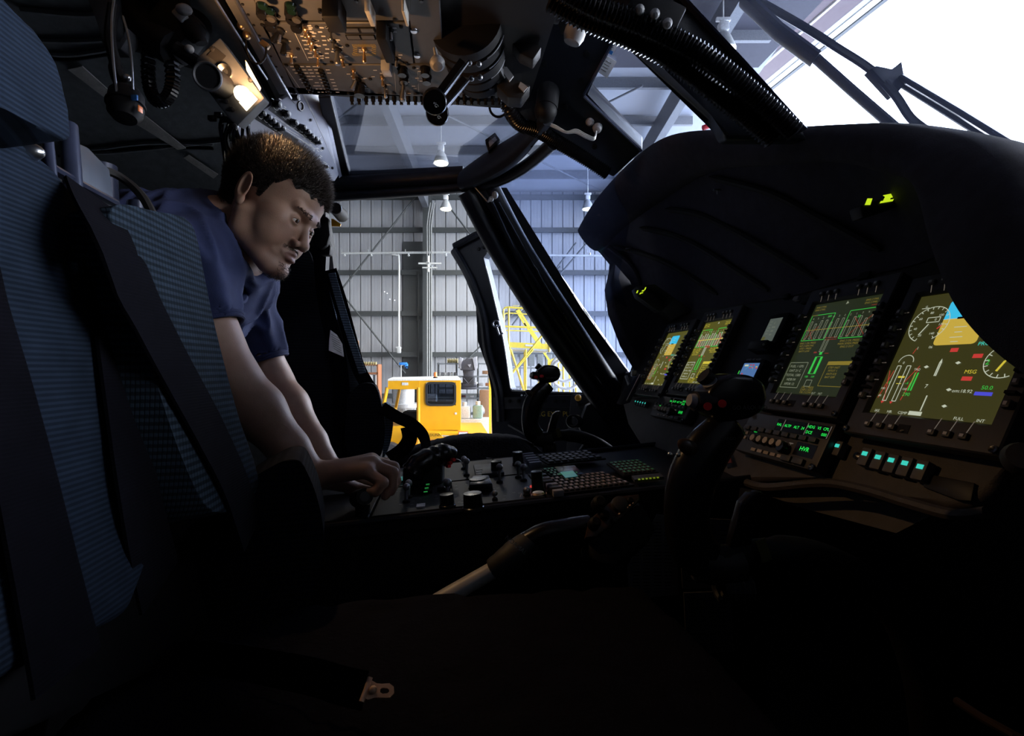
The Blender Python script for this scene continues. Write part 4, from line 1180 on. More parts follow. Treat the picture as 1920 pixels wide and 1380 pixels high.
# ---------------- hood over the panel
ST = [  # outer edge, lip, foot on the panel, depth
    ((1079, 424), (1113, 472), (1205, 588), 2.00),
    ((1106, 376), (1160, 425), (1240, 583), 1.92),
    ((1170, 302), (1230, 375), (1300, 580), 1.66),
    ((1250, 247), (1313, 325), (1380, 572), 1.40),
    ((1400, 239), (1430, 312), (1480, 556), 1.16),
    ((1530, 230), (1560, 306), (1590, 525), 0.99),
    ((1640, 225), (1650, 330), (1700, 500), 0.86),
    ((1750, 236), (1704, 350), (1760, 480), 0.75),
    ((1822, 253), (1735, 470), (1830, 470), 0.66),
    ((1872, 292), (1778, 585), (1900, 500), 0.58),
    ((1925, 360), (1850, 672), (1990, 560), 0.52),
    ((2010, 450), (1950, 745), (2100, 640), 0.46)]
A_, B_, C_ = [], [], []
for a, b, c, y in ST:
    A_.append(P(*a, y)); B_.append(P(*b, y - 0.035)); C_.append(pp(*c, -0.006))
A_, B_, C_ = bez(A_, 4), bez(B_, 4), bez(C_, 4)
n_ = len(A_)
rings = []
for i in range(n_):
    a, b, c = A_[i], B_[i], C_[i]
    m1 = a.lerp(b, 0.35) - F * 0.012; m2 = a.lerp(b, 0.7) - F * 0.010
    bi = b + F * 0.03 + Z * 0.004
    rings.append([a + F * 0.75 - Z * 0.30, a + F * 0.3 - Z * 0.05, a + F * 0.07, a, m1, m2, b, bi])
hood = thing('glare_hood', 'huge dark padded hood arching over the instrument panel', 'hood', pp(1500, 560))
g = G('hood'); g.loft(rings, closed=False); g.obj('hood_pad', hood, ang=80, sub=1)
rings2 = []
for i in range(n_):
    b, c = B_[i], C_[i]
    bi = b + F * 0.03 + Z * 0.004
    m = bi.lerp(c, 0.5) + Z * 0.01 + F * 0.03
    rings2.append([bi, bi.lerp(m, 0.5) + Z * 0.006, m, m.lerp(c, 0.5) + Z * 0.004, c])
g = G('hood_inner'); g.loft(rings2, closed=False); 
hi = g.obj('hood_lining', hood, ang=80)
def lining(px, py, lift=0.006):
    "point on the lining seen at a pixel"
    o_ = O; d = ray(px, py)
    best = None
    for i in range(n_ - 1):
        for j in range(4):
            qd = [rings2[i][j], rings2[i][j + 1], rings2[i + 1][j + 1], rings2[i + 1][j]]
            for tri in ((0, 1, 2), (0, 2, 3)):
                a, b, c = (qd[k] for k in tri)
                e1, e2 = b - a, c - a
                h = d.cross(e2); det = e1.dot(h)
                if abs(det) < 1e-9: continue
                s_ = o_ - a; u = s_.dot(h) / det
                q2 = s_.cross(e1); v = d.dot(q2) / det
                t = e2.dot(q2) / det
                if -0.01 <= u and -0.01 <= v and u + v <= 1.01 and t > 0.1 and (best is None or t < best): best = t
    if best is None: best = 1.1
    return o_ + d * (best - lift)
mat('rib_black', (0.003, 0.003, 0.004), 0.8)
for ln in (((1150, 462), (1200, 474), (1260, 498), (1345, 552)), ((1200, 427), (1260, 440), (1320, 468), (1440, 545)), ((1248, 392), (1310, 402), (1375, 432), (1530, 522)), ((1330, 332), (1440, 360), (1540, 410), (1650, 470))):
    g = G('rib_black'); pts = bez([lining(*p_) for p_ in ln], 5)
    g.tube(pts, [0.003] + [0.009] * (len(pts) - 2) + [0.003], 8); g.obj('lining_rib', hood)
g = G('hood'); g.tube(bez([lining(1140, 462), lining(1178, 492), lining(1196, 520), lining(1202, 545)], 5), 0.010, 8); g.obj('lining_seam', hood)
# side cheek closing the far end between hood and post
g = G('hood')
ck = [(1115, 470), (1148, 496), (1141, 512), (1131, 545), (1138, 592), (1160, 650), (1196, 712), (1240, 610), (1205, 540), (1160, 480)]
g.slab(ck, PL3(P(1131, 545, 2.02), P(1196, 712, 1.85), P(1205, 560, 2.1)), 0.05, r=0.012, seg=3)
g.obj('end_cheek', hood)

# small bent fastener and light unit under the hood
for (x, y) in ((1178, 466), (1345, 356)):
    g = G('dull_steel'); c = lining(x, y, 0.012); g.box(c, (0.022, 0.006, 0.005), r=0.001); g.cyl(c, c - Z * 0.012, 0.002, n=6); g.obj('fastener', hood)
t = thing('annunciator', 'small caution light unit with yellow green dashes under the far end of the hood', 'warning light', P(1240, 570, 1.72))
g = G('dark_panel'); g.prism([P(1192, 536, 1.72), P(1228, 532, 1.66), P(1300, 582, 1.62), P(1262, 600, 1.70)], Vector((0, 0.06, -0.012)), r=0.004); g.slab([(1190, 540), (1224, 548), (1250, 575), (1236, 585), (1196, 556)], PLY(1.66), 0.05, r=0.004); g.obj('housing', t)
g = G('e_lime')
for (x, y, w, h) in ((1195, 547, 2.2, 5), (1201, 550, 2.5, 3), (1206, 545, 4, 2.5), (1210, 541, 2, 5), (1204, 549, 3, 2)):
    g.slab([(x - w / 2 + 1, y - h / 2), (x + w / 2 + 1, y - h / 2), (x + w / 2 - 1, y + h / 2), (x - w / 2 - 1, y + h / 2)], PLY(1.655), 0.002)
g.obj('lit_legend', t, smooth=False)
t = thing('annunciator', 'wider caution light unit with three yellow green blocks under the near side of the hood', 'warning light', lining(1660, 390))
plh = PLY((lining(1660, 385) - O).y - 0.02)
g = G('dark_panel'); g.slab([(1612, 385), (1700, 358), (1712, 378), (1618, 408)], plh, 0.03, r=0.003); g.obj('housing', t)
g = G('e_lime')
for q4 in (((1627, 372), (1636, 372), (1632, 384), (1622, 384)), ((1656, 366), (1676, 362), (1674, 370), (1664, 372)), ((1652, 377), (1676, 373), (1674, 377), (1650, 381)), ((1660, 369), (1672, 367), (1668, 376), (1656, 377)), ((1695, 365), (1701, 362), (1700, 371), (1694, 372))):
    g.slab(q4, off(plh, -0.002), 0.001)
g.obj('lit_legend', t, smooth=False)

# ---------------- displays
class Face:
    "a flat face with its own x (right) and y (up) in metres"
    def __init__(s, o, X, Y, w, h):
        s.o, s.X, s.Y, s.w, s.h = o, X, Y, w, h
        s.n = X.cross(Y).normalized()
        if s.n.dot(PN) < 0 and abs(s.n.dot(PN)) > 0.3: s.n = -s.n
    def at(s, u, v, lift=0.0): return s.o + s.X * (u * s.w) + s.Y * (v * s.h) + s.n * lift
    def rect(s, g, u0, v0, u1, v1, lift=0.0006):
        g.poly([s.at(u0, v0, lift), s.at(u1, v0, lift), s.at(u1, v1, lift), s.at(u0, v1, lift)])
    def line(s, g, u0, v0, u1, v1, w=0.0008, lift=0.0007):
        g.line(s.at(u0, v0, lift), s.at(u1, v1, lift), s.n, w)
    def frame(s, g, u0, v0, u1, v1, w=0.0008):
        for a in ((u0, v0, u1, v0), (u1, v0, u1, v1), (u1, v1, u0, v1), (u0, v1, u0, v0)): s.line(g, *a, w=w)
    def arc(s, g, u, v, r, a0, a1, w=0.0009, n=24):
        c = s.at(u, v, 0.0008)
        for k in range(n):
            t0, t1 = (math.radians(a0 + (a1 - a0) * (k + e) / n) for e in (0, 1))
            g.line(c + (s.X * math.cos(t0) + s.Y * math.sin(t0)) * r, c + (s.X * math.cos(t1) + s.Y * math.sin(t1)) * r, s.n, w)
    def text(s, g, tx, u, v, size, align='CENTER'):
        g.text(tx, s.at(u, v, 0.0009), s.X, s.Y, size, align)
def face_px(bl, br, tl, lift=0.0):
    o = pp(*bl, lift); X = -L
    w = (pp(*br, lift) - o).dot(X); h = (pp(*tl, lift) - o).dot(SL)
    return Face(o, X, SL, w, h)

def pfd(fc, k=1.0):
    g = G('e_white')
    W_, H_ = fc.w, fc.h
    lw = 0.0011 * k
    # airspeed dial
    fc.arc(g, .19, .745, 0.030, -60, 250, lw, 40)
    for i in range(19):
        t = math.radians(250 - i * 17); c = fc.at(.19, .745, .0008); e = fc.X * math.cos(t) + fc.Y * math.sin(t)
        g.line(c + e * 0.0255, c + e * 0.030, fc.n, lw)
        if i % 3 == 0: g.text(str(i // 3 * 20 + 20), c + e * 0.020, fc.X, fc.Y, 0.0055)
    g.line(fc.at(.19, .745, .001), fc.at(.19, .745, .001) - (fc.X * 0.5 + fc.Y) * 0.018, fc.n, lw * 1.6)
    fc.frame(g, .16, .76, .27, .80, lw); fc.text(g, '0', .235, .78, .006)
    fc.text(g, 'G', .10, .90, .005); fc.rect(g, .06, .885, .13, .89)
    # torque bars
    for u in (.075, .165):
        fc.frame(g, u, .11, u + .035, .40, lw)
    fc.arc(g, .135, .43, 0.012, 0, 180, lw, 12)
    fc.text(g, '0', .12, .425, .006)
    fc.text(g, 'TRQ', .27, .37, .005); fc.text(g, '100', .03, .21, .005); fc.text(g, '100', .235, .21, .005); fc.text(g, '60', .03, .15, .005)
    for (u, v) in ((.34, .39), (.58, .42), (.60, .22), (.62, .10)):
        g.poly([fc.at(u, v - .012, .001), fc.at(u + .022, v, .001), fc.at(u, v + .012, .001), fc.at(u - .022, v, .001)])
    fc.line(g, .435, .32, .435, .42, .0016); fc.line(g, .447, .32, .447, .42, .0016); fc.line(g, .45, .05, .45, .17, .0018)
    g.poly([fc.at(.43, .42, .001), fc.at(.455, .42, .001), fc.at(.443, .455, .001)])
    fc.text(g, '7', .41, .24, .009)
    for i, tx in enumerate(('IAS', 'HR', 'CSMP')): fc.text(g, tx, .07 + i * .12, .025, .006)
    fc.rect(g, .36, .015, .47, .045)
    fc.text(g, 'FULL', .76, .022, .006); fc.text(g, 'INT', .91, .022, .006)
    fc.text(g, '06', .30, .55, .006); fc.text(g, 'om:18.92', .70, .215, .007)
    fc.text(g, '1', .19, .545, .007)
    # VSI / altimeter arc
    fc.arc(g, .90, .43, 0.024, 80, 300, lw, 30)
    for i in range(10):
        t = math.radians(90 + i * 22); c = fc.at(.90, .43, .0008); e = fc.X * math.cos(t) + fc.Y * math.sin(t)
        g.line(c + e * 0.019, c + e * 0.024, fc.n, lw)
    g.m('e_earth'); R = .17
    pts = []
    for sx, sy, a0 in ((1, 1, 0), (-1, 1, 90), (-1, -1, 180), (1, -1, 270)):
        for q_ in range(5):
            t = math.radians(a0 + 90 * q_ / 4)
            pts.append((.475 + sx * (.135) + .035 * math.cos(t), .745 + sy * .155 + .028 * math.sin(t)))
    lo = [p_ for p_ in pts if p_[1] < .77]
    g.poly([fc.at(.305, .77, .0006)] + [fc.at(*p_, .0006) for p_ in lo] + [fc.at(.645, .77, .0006)])
    g.m('e_sky'); hi_ = [p_ for p_ in pts if p_[1] >= .77]
    g.poly([fc.at(.645, .77, .0006)] + [fc.at(*p_, .0006) for p_ in hi_] + [fc.at(.305, .77, .0006)])
    g.m('e_white')
    for v in (.70, .66, .62, .585): fc.line(g, .475 - (.05 if v in (.70, .62) else .03), v, .475 + (.05 if v in (.70, .62) else .03), v, .001, .0012)
    fc.line(g, .305, .77, .645, .77, .0008, .0012)
    for v in (.84, .88): fc.line(g, .43, v, .52, v, .001, .0012)
    g.m('black'); fc.rect(g, .42, .765, .53, .78, .0014)
    g.m('e_red')
    for (u0, v0, u1, v1) in ((.475, .505, .535, .535), (.665, .455, .735, .485), (.655, .29, .73, .32)): fc.rect(g, u0, v0, u1, v1)
    for (a, b, c_, d_) in ((.02, .13, .06, .36), (.02, .36, .09, .11), (.24, .12, .28, .38), (.28, .40, .20, .26), (.165, .50, .18, .545)): fc.line(g, a, b, c_, d_, .0009)
    g.poly([fc.at(.065, .105, .001), fc.at(.10, .105, .001), fc.at(.08, .085, .001)]); g.poly([fc.at(.15, .105, .001), fc.at(.18, .105, .001), fc.at(.165, .085, .001)])
    fc.line(g, .28, .70, .31, .73, .002)
    g.m('e_green'); fc.rect(g, .262, .20, .275, .345); fc.rect(g, .285, .20, .298, .345); fc.text(g, '290', .27, .17, .008); fc.text(g, '2', .79, .425, .011); fc.text(g, '50.0', .86, .245, .008); fc.text(g, '-.5', .055, .26, .006); fc.text(g, '-.6', .23, .26, .006)
    g.m('e_yellow'); fc.rect(g, .125, .30, .185, .315); fc.rect(g, .135, .25, .18, .255); fc.text(g, 'MSG', .70, .355, .008); fc.line(g, .90, .43, .97, .49, .0022); fc.line(g, .90, .43, .87, .36, .003)
    g.m('e_cyan'); fc.text(g, 'PROC->', .745, .56, .008)
    g.m('e_blue'); fc.rect(g, .79, .19, .91, .215)
    return g

def eicas(fc, k=1.0, bright=True):
    wm, gm, rm, am = ('e_white', 'e_green', 'e_red', 'e_yellow') if bright else ('e_whited', 'e_green', 'e_redd', 'e_amber')
    g = G(wm); lw = 0.0009 * k
    rnd = random.Random(4)
    xs = [.06 + i * .082 for i in range(12)]
    for i, u in enumerate(xs):
        g.m(wm); fc.frame(g, u, .60, u + .028, .80 - .03 * (i % 3 == 1), lw)
        fc.text(g, str(rnd.randint(1, 9)), u + .014, .83, .006)
    g.m(gm); fc.frame(g, .03, .585, .40, .87, lw * 1.3); fc.frame(g, .62, .585, .98, .87, lw * 1.3)
    fc.text(g, '100', .33, .84, .007); fc.text(g, '32', .78, .80, .007)
    g.m(rm)
    for a in ((.05, .58, .22, .74), (.22, .58, .05, .74), (.72, .60, .96, .80), (.96, .60, .72, .80), (.42, .58, .60, .58), (.42, .60, .60, .60), (.03, .87, .12, .87), (.88, .90, .98, .90)): fc.line(g, *a, w=lw * 1.3)
    g.m(am); fc.line(g, .03, .70, .98, .70, lw * 1.5)
    for (u, v) in ((.10, .96), (.10, .93), (.84, .96), (.84, .93)): fc.text(g, 'ENG 2 FAIL', u + .02, v, .0055)
    for j, tx in enumerate(('ENG 1 OIL PRESS', 'NO 2 GEN FAIL', 'HYD 1 PRESS', 'BATT LOW')): fc.text(g, tx, .17, .555 - j * .03, .0058)
    for j, tx in enumerate(('ENG 2 OIL PRESS', 'MAIN XMSN PRESS', 'ENG 2 OUT')): fc.text(g, tx, .80, .555 - j * .03, .0058)
    fc.rect(g, .64, .31, .97, .345); fc.frame(g, .64, .10, .97, .345, lw)
    for j in range(4): fc.text(g, ('STBY INST', 'PITOT 1', 'ANTI ICE', 'BAT OFF')[j], .76, .285 - j * .032, .006)
    for j in range(3): fc.text(g, ('OIL 1 PRESS', 'CHIP L HOT', 'OIL 2 LOW')[j], .50, .08 - j * .026, .006)
    g.m(gm)
    fc.rect(g, .40, .22, .43, .40); fc.rect(g, .49, .22, .52, .40); fc.frame(g, .43, .22, .49, .40, lw); fc.rect(g, .44, .42, .48, .45); fc.text(g, '108', .40, .19, .006); fc.text(g, '109', .50, .19, .006)
    g.m(wm); fc.frame(g, .42, .45, .44, .58, lw); fc.frame(g, .47, .45, .49, .58, lw); fc.frame(g, .43, .09, .52, .155, lw); fc.frame(g, .03, .07, .33, .34, lw)
    for j in range(5): fc.text(g, ('FUEL 1 GPS', 'OAT 21 C', 'TOTAL 1580', 'NDB 04', 'XPDR 12')[j], .17, .30 - j * .048, .0075)
    g.poly([fc.at(.50, .95, .001), fc.at(.54, .96, .001), fc.at(.51, .985, .001)])
    for u in (.63, .73): fc.text(g, 'INT', u, .025, .006)
    g.m(rm); fc.rect(g, .34, .44, .39, .455); fc.rect(g, .52, .43, .58, .437)
    return g

def mfd(bl, br, tl, content, scr, label, kind):
    fc = face_px(bl, br, tl, 0.004)
    t = thing('multifunction_display', label, 'display', fc.at(.5, -0.2, -0.02), 'large displays on the instrument panel')
    m = .026
    g = G('bezel'); X, Y, n = fc.X, fc.Y, fc.n
    # bezel ring
    def rr(u0, v0, u1, v1, l): return [fc.o + X * u0 + Y * v0 + n * l, fc.o + X * u1 + Y * v0 + n * l, fc.o + X * u1 + Y * v1 + n * l, fc.o + X * u0 + Y * v1 + n * l]
    w, h = fc.w, fc.h
    o0, o1 = rr(-m * .9, -.040, w + m * .9, h + .034, -.012), rr(-m * .9, -.040, w + m * .9, h + .034, .006)
    i1, i0 = rr(0, 0, w, h, .003), rr(0, 0, w, h, -.002)
    o2 = rr(-m * .9 + .002, -.038, w + m * .9 - .002, h + .032, .008)
    i2 = rr(-.004, -.004, w + .004, h + .004, .008)
    g.loft([o0, o1, o2, i2, i1, i0], caps=False); g.poly(o0)
    BZ = g.obj('bezel', t, smooth=False)
    g = G(scr); g.poly([fc.at(0, 0), fc.at(1, 0), fc.at(1, 1), fc.at(0, 1)]); SCR = g.obj('screen', t, smooth=False)
    gg = content(fc); gg.obj('symbology', SCR, smooth=False)
    # keys: bottom and top, three and three, with white leader lines
    for side in (0, 1):
        for kx in range(3):
            u = (.10 + kx * .115) if side == 0 else (.66 + kx * .115)
            for (v0, sg) in ((-.022, -1), (h + .018, 1)):
                c = fc.o + X * (u * w) + Y * v0 + n * .008
                g = G('key_cap'); g.box(c + n * .002, (.011, .009, .006), X=X, Y=Y, Zv=n, r=.0015); g.m('white_plastic'); g.box(c + n * .0055, (.005, .004, .001), X=X, Y=Y, Zv=n)
                g.m('e_dimline'); a = fc.o + X * (u * w) + Y * (0.0 if sg < 0 else h) + n * .0085
                g.line(c + Y * (-sg * .004) + n * .0006, a + X * .004 * (1 if side else 1), n, .0012)
                g.obj('key', BZ)
    for side in (0, 1):
        for ky in range(6):
            v = h * (.12 + ky * .145)
            u0 = -.014 if side == 0 else w + .014
            c = fc.o + X * u0 + Y * v + n * .008
            g = G('key_cap'); g.box(c + n * .003, (.010, .011, .008), X=X, Y=Y, Zv=n, r=.0015); g.m('white_plastic'); g.box(c + n * .0072, (.004, .005, .001), X=X, Y=Y, Zv=n)
            if side == 0:
                g.m('e_dimline'); g.line(c + X * .005, c + X * .013, n, .0012)
            g.obj('key', BZ)
            if ky < 5:
                g = G('black'); g.box(c + Y * (h * .072) + n * .003, (.012, .004, .009), X=X, Y=Y, Zv=n); g.obj('key_guard', BZ, smooth=False)
    g = G('black'); g.box(fc.o + X * (w * .42) + Y * (-.022) + n * .008, (.018, .013, .001), X=X, Y=Y, Zv=n)
    g.m('tan_knob'); g.ell(fc.o + X * (w * .425) + Y * (-.025) + n * .008, (.005, .002, .002), nu=10, nv=6); g.obj('brightness_rocker', BZ)
    for (u, v) in ((-m * .75, -.033), (w + m * .7, -.033)):
        g = G('black_gloss'); g.lathe(fc.o + X * u + Y * v + n * .008, n, [(.005, 0), (.005, .003), (.003, .003), (.0, .001)], 12); g.obj('fastener', t)
    return fc
emis('e_dimline', (0.75, 0.62, 0.50), 0.16)
f4 = mfd((1630, 774), (1862, 801), (1735, 556), pfd, 'scr_pfd', 'nearest large display with a round airspeed dial, blue and ochre horizon and torque bars', 'pfd')
f3 = mfd((1454, 737), (1571, 748), (1531, 572), lambda f: eicas(f, 1.0, False), 'scr_dim', 'large dim engine display with green columns right of the small standby screens', 'eicas')
f2 = mfd((1270, 718), (1318, 722), (1324, 606), lambda f: eicas(f, 1.7, True), 'scr_olive', 'large olive engine display left of the small standby screens', 'eicas')
f1 = mfd((1207, 721), (1244, 725), (1257, 625), pfd, 'scr_olive', 'farthest large display with a pale blue and tan horizon band', 'pfd')

# ---------------- small standby instruments between the pairs
def small_unit(bl, br, tl, scr, label, name, deco, pad=.012, gr=None):
    fc = face_px(bl, br, tl, 0.014)
    t = thing(name, label, 'instrument', fc.at(.5, -.2, -.02), gr)
    g = G('black'); X, Y, n, w, h = fc.X, fc.Y, fc.n, fc.w, fc.h
    g.box(fc.at(.5, .5) - n * .010, (w + 2 * pad, h + 2.2 * pad, .018), X=X, Y=Y, Zv=n, r=.004); g.obj('case', t)
    g = G(scr); fc.rect(g, 0, 0, 1, 1, .0002); g.obj('screen', t, smooth=False)
    deco(fc).obj('symbology', t, smooth=False)
    return fc, t
def d1(fc):
    g = G('e_whited'); fc.text(g, '1', .55, .78, .008)
    for j in range(5): fc.line(g, .15, .85 - j * .13, .35, .85 - j * .13, .0006)
    for j in range(3): fc.text(g, ('29.92', 'STD', '10.5')[j], .6, .6 - j * .16, .005)
    g.m('scr_olive'); fc.rect(g, .05, .05, .3, .2)
    return g
fc_, t_ = small_unit((1425, 641), (1445, 645), (1441, 599), 'scr_grey', 'small grey standby screen in a black case, the upper one between the display pairs', 'standby_display', d1, gr=None)
g = G('black'); X, Y, n = fc_.X, fc_.Y, fc_.n
g.box(fc_.at(.5, -.28) + n * .002, (fc_.w + .02, .022, .03), X=X, Y=Y, Zv=n, r=.003); g.m('tan_knob').ell(fc_.at(1.15, -.32) + n * .018, .0028, nu=8, nv=6); g.obj('tilt_knob', t_)
def d2(fc):
    g = G('e_white'); fc.rect(g, .22, .03, .75, .16); fc.rect(g, .10, .78, .35, .90)
    g.m('e_red')
    for (u, v) in ((.45, .82), (.62, .82), (.45, .66), (.62, .66), (.88, .62), (.12, .25)): fc.rect(g, u, v, u + .10, v + .08)
    g.m('e_yellow'); fc.rect(g, .85, .72, .95, .78); g.m('e_cyan'); fc.arc(g, .5, .4, .015, 20, 160, .0006, 10)
    g.m('e_green'); fc.rect(g, -.12, .15, -.06, .5)
    return g
fc2_, t2_ = small_unit((1383, 709), (1411, 711), (1396, 681), 'scr_blue', 'small blue standby screen with red marks, the lower one between the display pairs', 'standby_display', d2, pad=.010)
g = G('white_mark'); fc2_.text(g, 'ARMED  INT  NORM', .5, 1.22, .006); g.obj('lettering', t2_, smooth=False)
# little fittings around the upper board
for (x, y, s, m_) in ((1478, 558, .012, 'black'), (1497, 562, .010, 'grey_plastic'), (1515, 566, .014, 'black'), (1625, 520, .016, 'black')):
    c = pp(x, y, -.008)
    t = thing('panel_switch', 'small dark switch on the upper board %s' % {1478: 'left of the grey tag above the standby screens', 1497: 'shaped as a grey tag above the standby screens', 1515: 'right of the grey tag above the standby screens', 1625: 'above the dim engine display'}[x], 'switch', c)
    g = G(m_); g.box(c + PN * .004, (s * 1.6, s, .01), X=XN, Y=SL, Zv=PN, r=.002); g.obj('switch_body', t)

# ---------------- radio / flight-control units below
def control_unit(bl, br, tl, label, near=True):
    fc = face_px(bl, br, tl, 0.006)
    t = thing('flight_control_unit', label, 'control unit', fc.at(.5, 0, -.02), 'control units below the displays')
    X, Y, n, w, h = fc.X, fc.Y, fc.n, fc.w, fc.h
    g = G('bezel'); g.box(fc.at(.5, .5) - n * .012, (w, h, .024), X=X, Y=Y, Zv=n, r=.003); g.obj('case', t)
    g = G('black_gloss'); fc.rect(g, .40, .66, .985, .93, .0005); fc.rect(g, .13, .30, .25, .62, .0005); fc.rect(g, .72, .22, .93, .50, .0005); g.obj('readout_window', t, smooth=False)
    g = G('e_bright'); ts = .0078
    for tx, u, v in (('RAL', .44, .80), ('ALTP', .54, .80), ('ALT', .64, .80), ('24', .71, .80), ('HDG', .79, .86), ('VS', .872, .86), ('CPL', .94, .86), ('DCE', .79, .74), ('000', .94, .74)):
        fc.text(g, tx, u, v, ts)
    fc.text(g, 'GO', .19, .54, ts * .9); fc.text(g, 'ARM', .19, .40, ts * .9); fc.text(g, 'HVR', .82, .38, ts * 1.5); g.obj('green_readout', t, smooth=False)
    g = G('e_dimline')
    for u in (.485, .745, .975): fc.line(g, u, .67, u + .003, .93, .0018)
    g.obj('lit_bar', t, smooth=False)
    for i in range(9):
        g = G('key_cap'); g.box(fc.at(.08 + i * .10, .585) + n * .003, (w * .075, h * .10, .008), X=X, Y=Y, Zv=n, r=.0012); g.obj('push_key', t)
    for i in range(2):
        g = G('key_cap'); g.box(fc.at(.70 + i * .13, .10) + n * .003, (w * .11, h * .13, .008), X=X, Y=Y, Zv=n, r=.0012); g.obj('push_key', t)
    for i in range(5):
        c = fc.at(.28 + i * .085, .34)
        g = G('key_cap'); g.lathe(c, n, [(.0078, 0), (.0078, .010), (.0068, .013)], 14); g.m('tan_knob'); g.lathe(c + n * .013, n, [(.0068, 0), (.0066, .004), (.0, .005)], 14); g.obj('knob', t)
        g = G('e_dimline'); fc.line(g, .30 + i * .085, .44, .345 + i * .085, .44, .0014); fc.line(g, .322 + i * .085, .44, .322 + i * .085, .40, .0012); g.obj('knob_mark', t, smooth=False)
        g = G('tan_knob'); g.box(fc.at(.27 + i * .085, .11) + n * .001, (w * .06, h * .07, .003), X=X, Y=Y, Zv=n); g.obj('legend_plate', t, smooth=False)
    g = G('black_gloss'); g.lathe(fc.at(.64, .28), n, [(.011, 0), (.011, .012), (.009, .016), (0, .016)], 16); g.obj('knob', t)
    g = G('tan_knob')
    for i in range(2):
        for j in range(2): g.box(fc.at(.04 + i * .045, .34 + j * .12) + n * .001, (w * .03, h * .07, .002), X=X, Y=Y, Zv=n)
    g.obj('legend_plate', t, smooth=False)
    for (u, v) in ((.97, .06), (.02, .95)):
        g = G('black_gloss'); g.lathe(fc.at(u, v), n, [(.006, 0), (.006, .004), (.003, .004), (0, .002)], 12); g.obj('fastener', t)
    return fc
control_unit((1376, 842), (1527, 884), (1408, 772), 'near control unit with green readouts and oval tan knobs below the dim engine display')
control_unit((1218, 778), (1278, 800), (1245, 742), 'far control unit with oval tan knobs, partly behind the near control stick')

# green-lit push tiles
def tile(c, s, lab, gr):
    t = thing('push_tile', lab, 'button', c, gr)
    g = G('tan_tile'); g.box(c + PN * .006, (s * .82, s * 1.35, .014), X=XN, Y=SL, Zv=PN, r=.002); g.obj('tile_body', t)
    g = G('e_cyan'); g.box(c + PN * .0135 + SL * s * .2, (s * .42, s * .3, .0008), X=XN, Y=SL, Zv=PN); g.obj('lit_legend', t, smooth=False)
    return t
mat('tan_tile', (0.10, 0.095, 0.10), 0.6)
names = ('first', 'second', 'third', 'fourth', 'fifth')
for i, (x, y) in enumerate(((1632, 862), (1657, 869), (1682, 875), (1708, 881), (1737, 888))):
    tile(pp(x, y, -.02), .0215, 'cyan lit push button below the nearest display, %s from the left of five' % names[i], 'cyan lit buttons on the fascia')
tile(pp(1580, 846, -.02), .019, 'single cyan lit push button beside the near control unit', 'cyan lit buttons on the fascia')
for i in range(5):
    tile(pp(1197 + i * 4.6, 757 + i * 1.0, -.018), .014, 'tiny cyan lit push button on the far fascia, %s from the left of five' % names[i], 'tiny cyan lit buttons on the far fascia')
g = G('dark_panel'); g.slab([(1740, 890), (1832, 908), (1825, 942), (1800, 940), (1735, 915)], off(PANEL, -.022), .004, r=.001); g.obj('side_plate', root)
g = G('black_gloss'); g.lathe(pp(1611, 857, -.022), PN, [(.006, 0), (.006, .006), (0, .008)], 12); g.obj('plug', root)
# edge-lit card holder at the far end and round knob at the near edge
t = thing('card_holder', 'slim clip holder with an orange lit edge at the far end of the panel', 'holder', P(1185, 730, 1.75))
g = G('dark_panel'); g.prism([P(1172, 752, 1.74), P(1198, 700, 1.82), P(1206, 702, 1.78), P(1182, 755, 1.70)], Vector((-.03, .01, -.01)), r=.003); g.obj('holder_body', t)
g = G('brass'); g.tube([P(1175, 752, 1.70), P(1200, 703, 1.76)], .003, 6); g.obj('lit_edge', t)
g = G('dull_steel'); g.tube([P(1174, 705, 1.74), P(1180, 722, 1.72)], .006, 8); g.box(P(1188, 700, 1.74), (.02, .02, .02), r=.004); g.obj('clip', t)
t = thing('round_dial_knob', 'round grey knob at the near edge of the picture beside the fascia', 'knob', P(1910, 860, .52))
g = G('bezel'); g.lathe(P(1918, 860, .52), Vector((-.5, -.6, .4)).normalized(), [(.016, -.01), (.018, 0), (.014, .01), (0, .012)], 18); g.obj('knob_body', t)
# ================================================================ overhead console
OC = PLc(0.72)                      # the face looks down
def oc(px, py, d=0.0): return hit(px, py, PLc(0.72 - d))
DN = Vector((0, 0, -1))
emis('lamp_warm', (1.0, 0.72, 0.42), 6.0)
emis('e_tealdim', (0.05, 0.30, 0.28), 0.3)
mat('cap_green', (0.004, 0.012, 0.010), 0.15)
mat('clear_plastic', (0.35, 0.36, 0.40), 0.2)
root = thing('overhead_console', 'overhead console carrying rows of switch panels above the centre of the cockpit', 'overhead console', H(0.1, 1.1, 0.74))
g = G('dark_panel'); g.prism([H(-0.40, 0.75, .745), H(0.24, 0.75, .745), H(0.24, 1.385, .745), H(-0.40, 1.385, .745)], Z * .05); g.obj('backing', root, smooth=False)
g = G('airframe'); g.prism([H(-0.40, 1.352, .72), H(0.2, 1.352, .72), H(0.2, 1.38, .72), H(-0.40, 1.38, .72)], Z * .05); g.obj('far_edge_rail', root, smooth=False)
# beige-lit side rail on the left
g = G('console_face'); g.prism([oc(405, -30), oc(462, -30), oc(556, 177), oc(524, 177)], Z * .03); g.obj('side_rail', root, smooth=False)
g = G('dull_steel'); g.tube([oc(425, -30, .004), oc(520, 140, .004), oc(545, 184, .004)], .004, 6); g.tube([oc(398, -10, .02), oc(455, 80, .02), oc(500, 148, .02)], .003, 6); g.obj('edge_strip', root)
g = G('black')
for k in range(9):
    g.lathe(oc(455 + k * 10.5, 8 + k * 19.5, .001), DN, [(.003, 0), (.003, .001), (0, .0015)], 8)
g.obj('rivet_row', root)

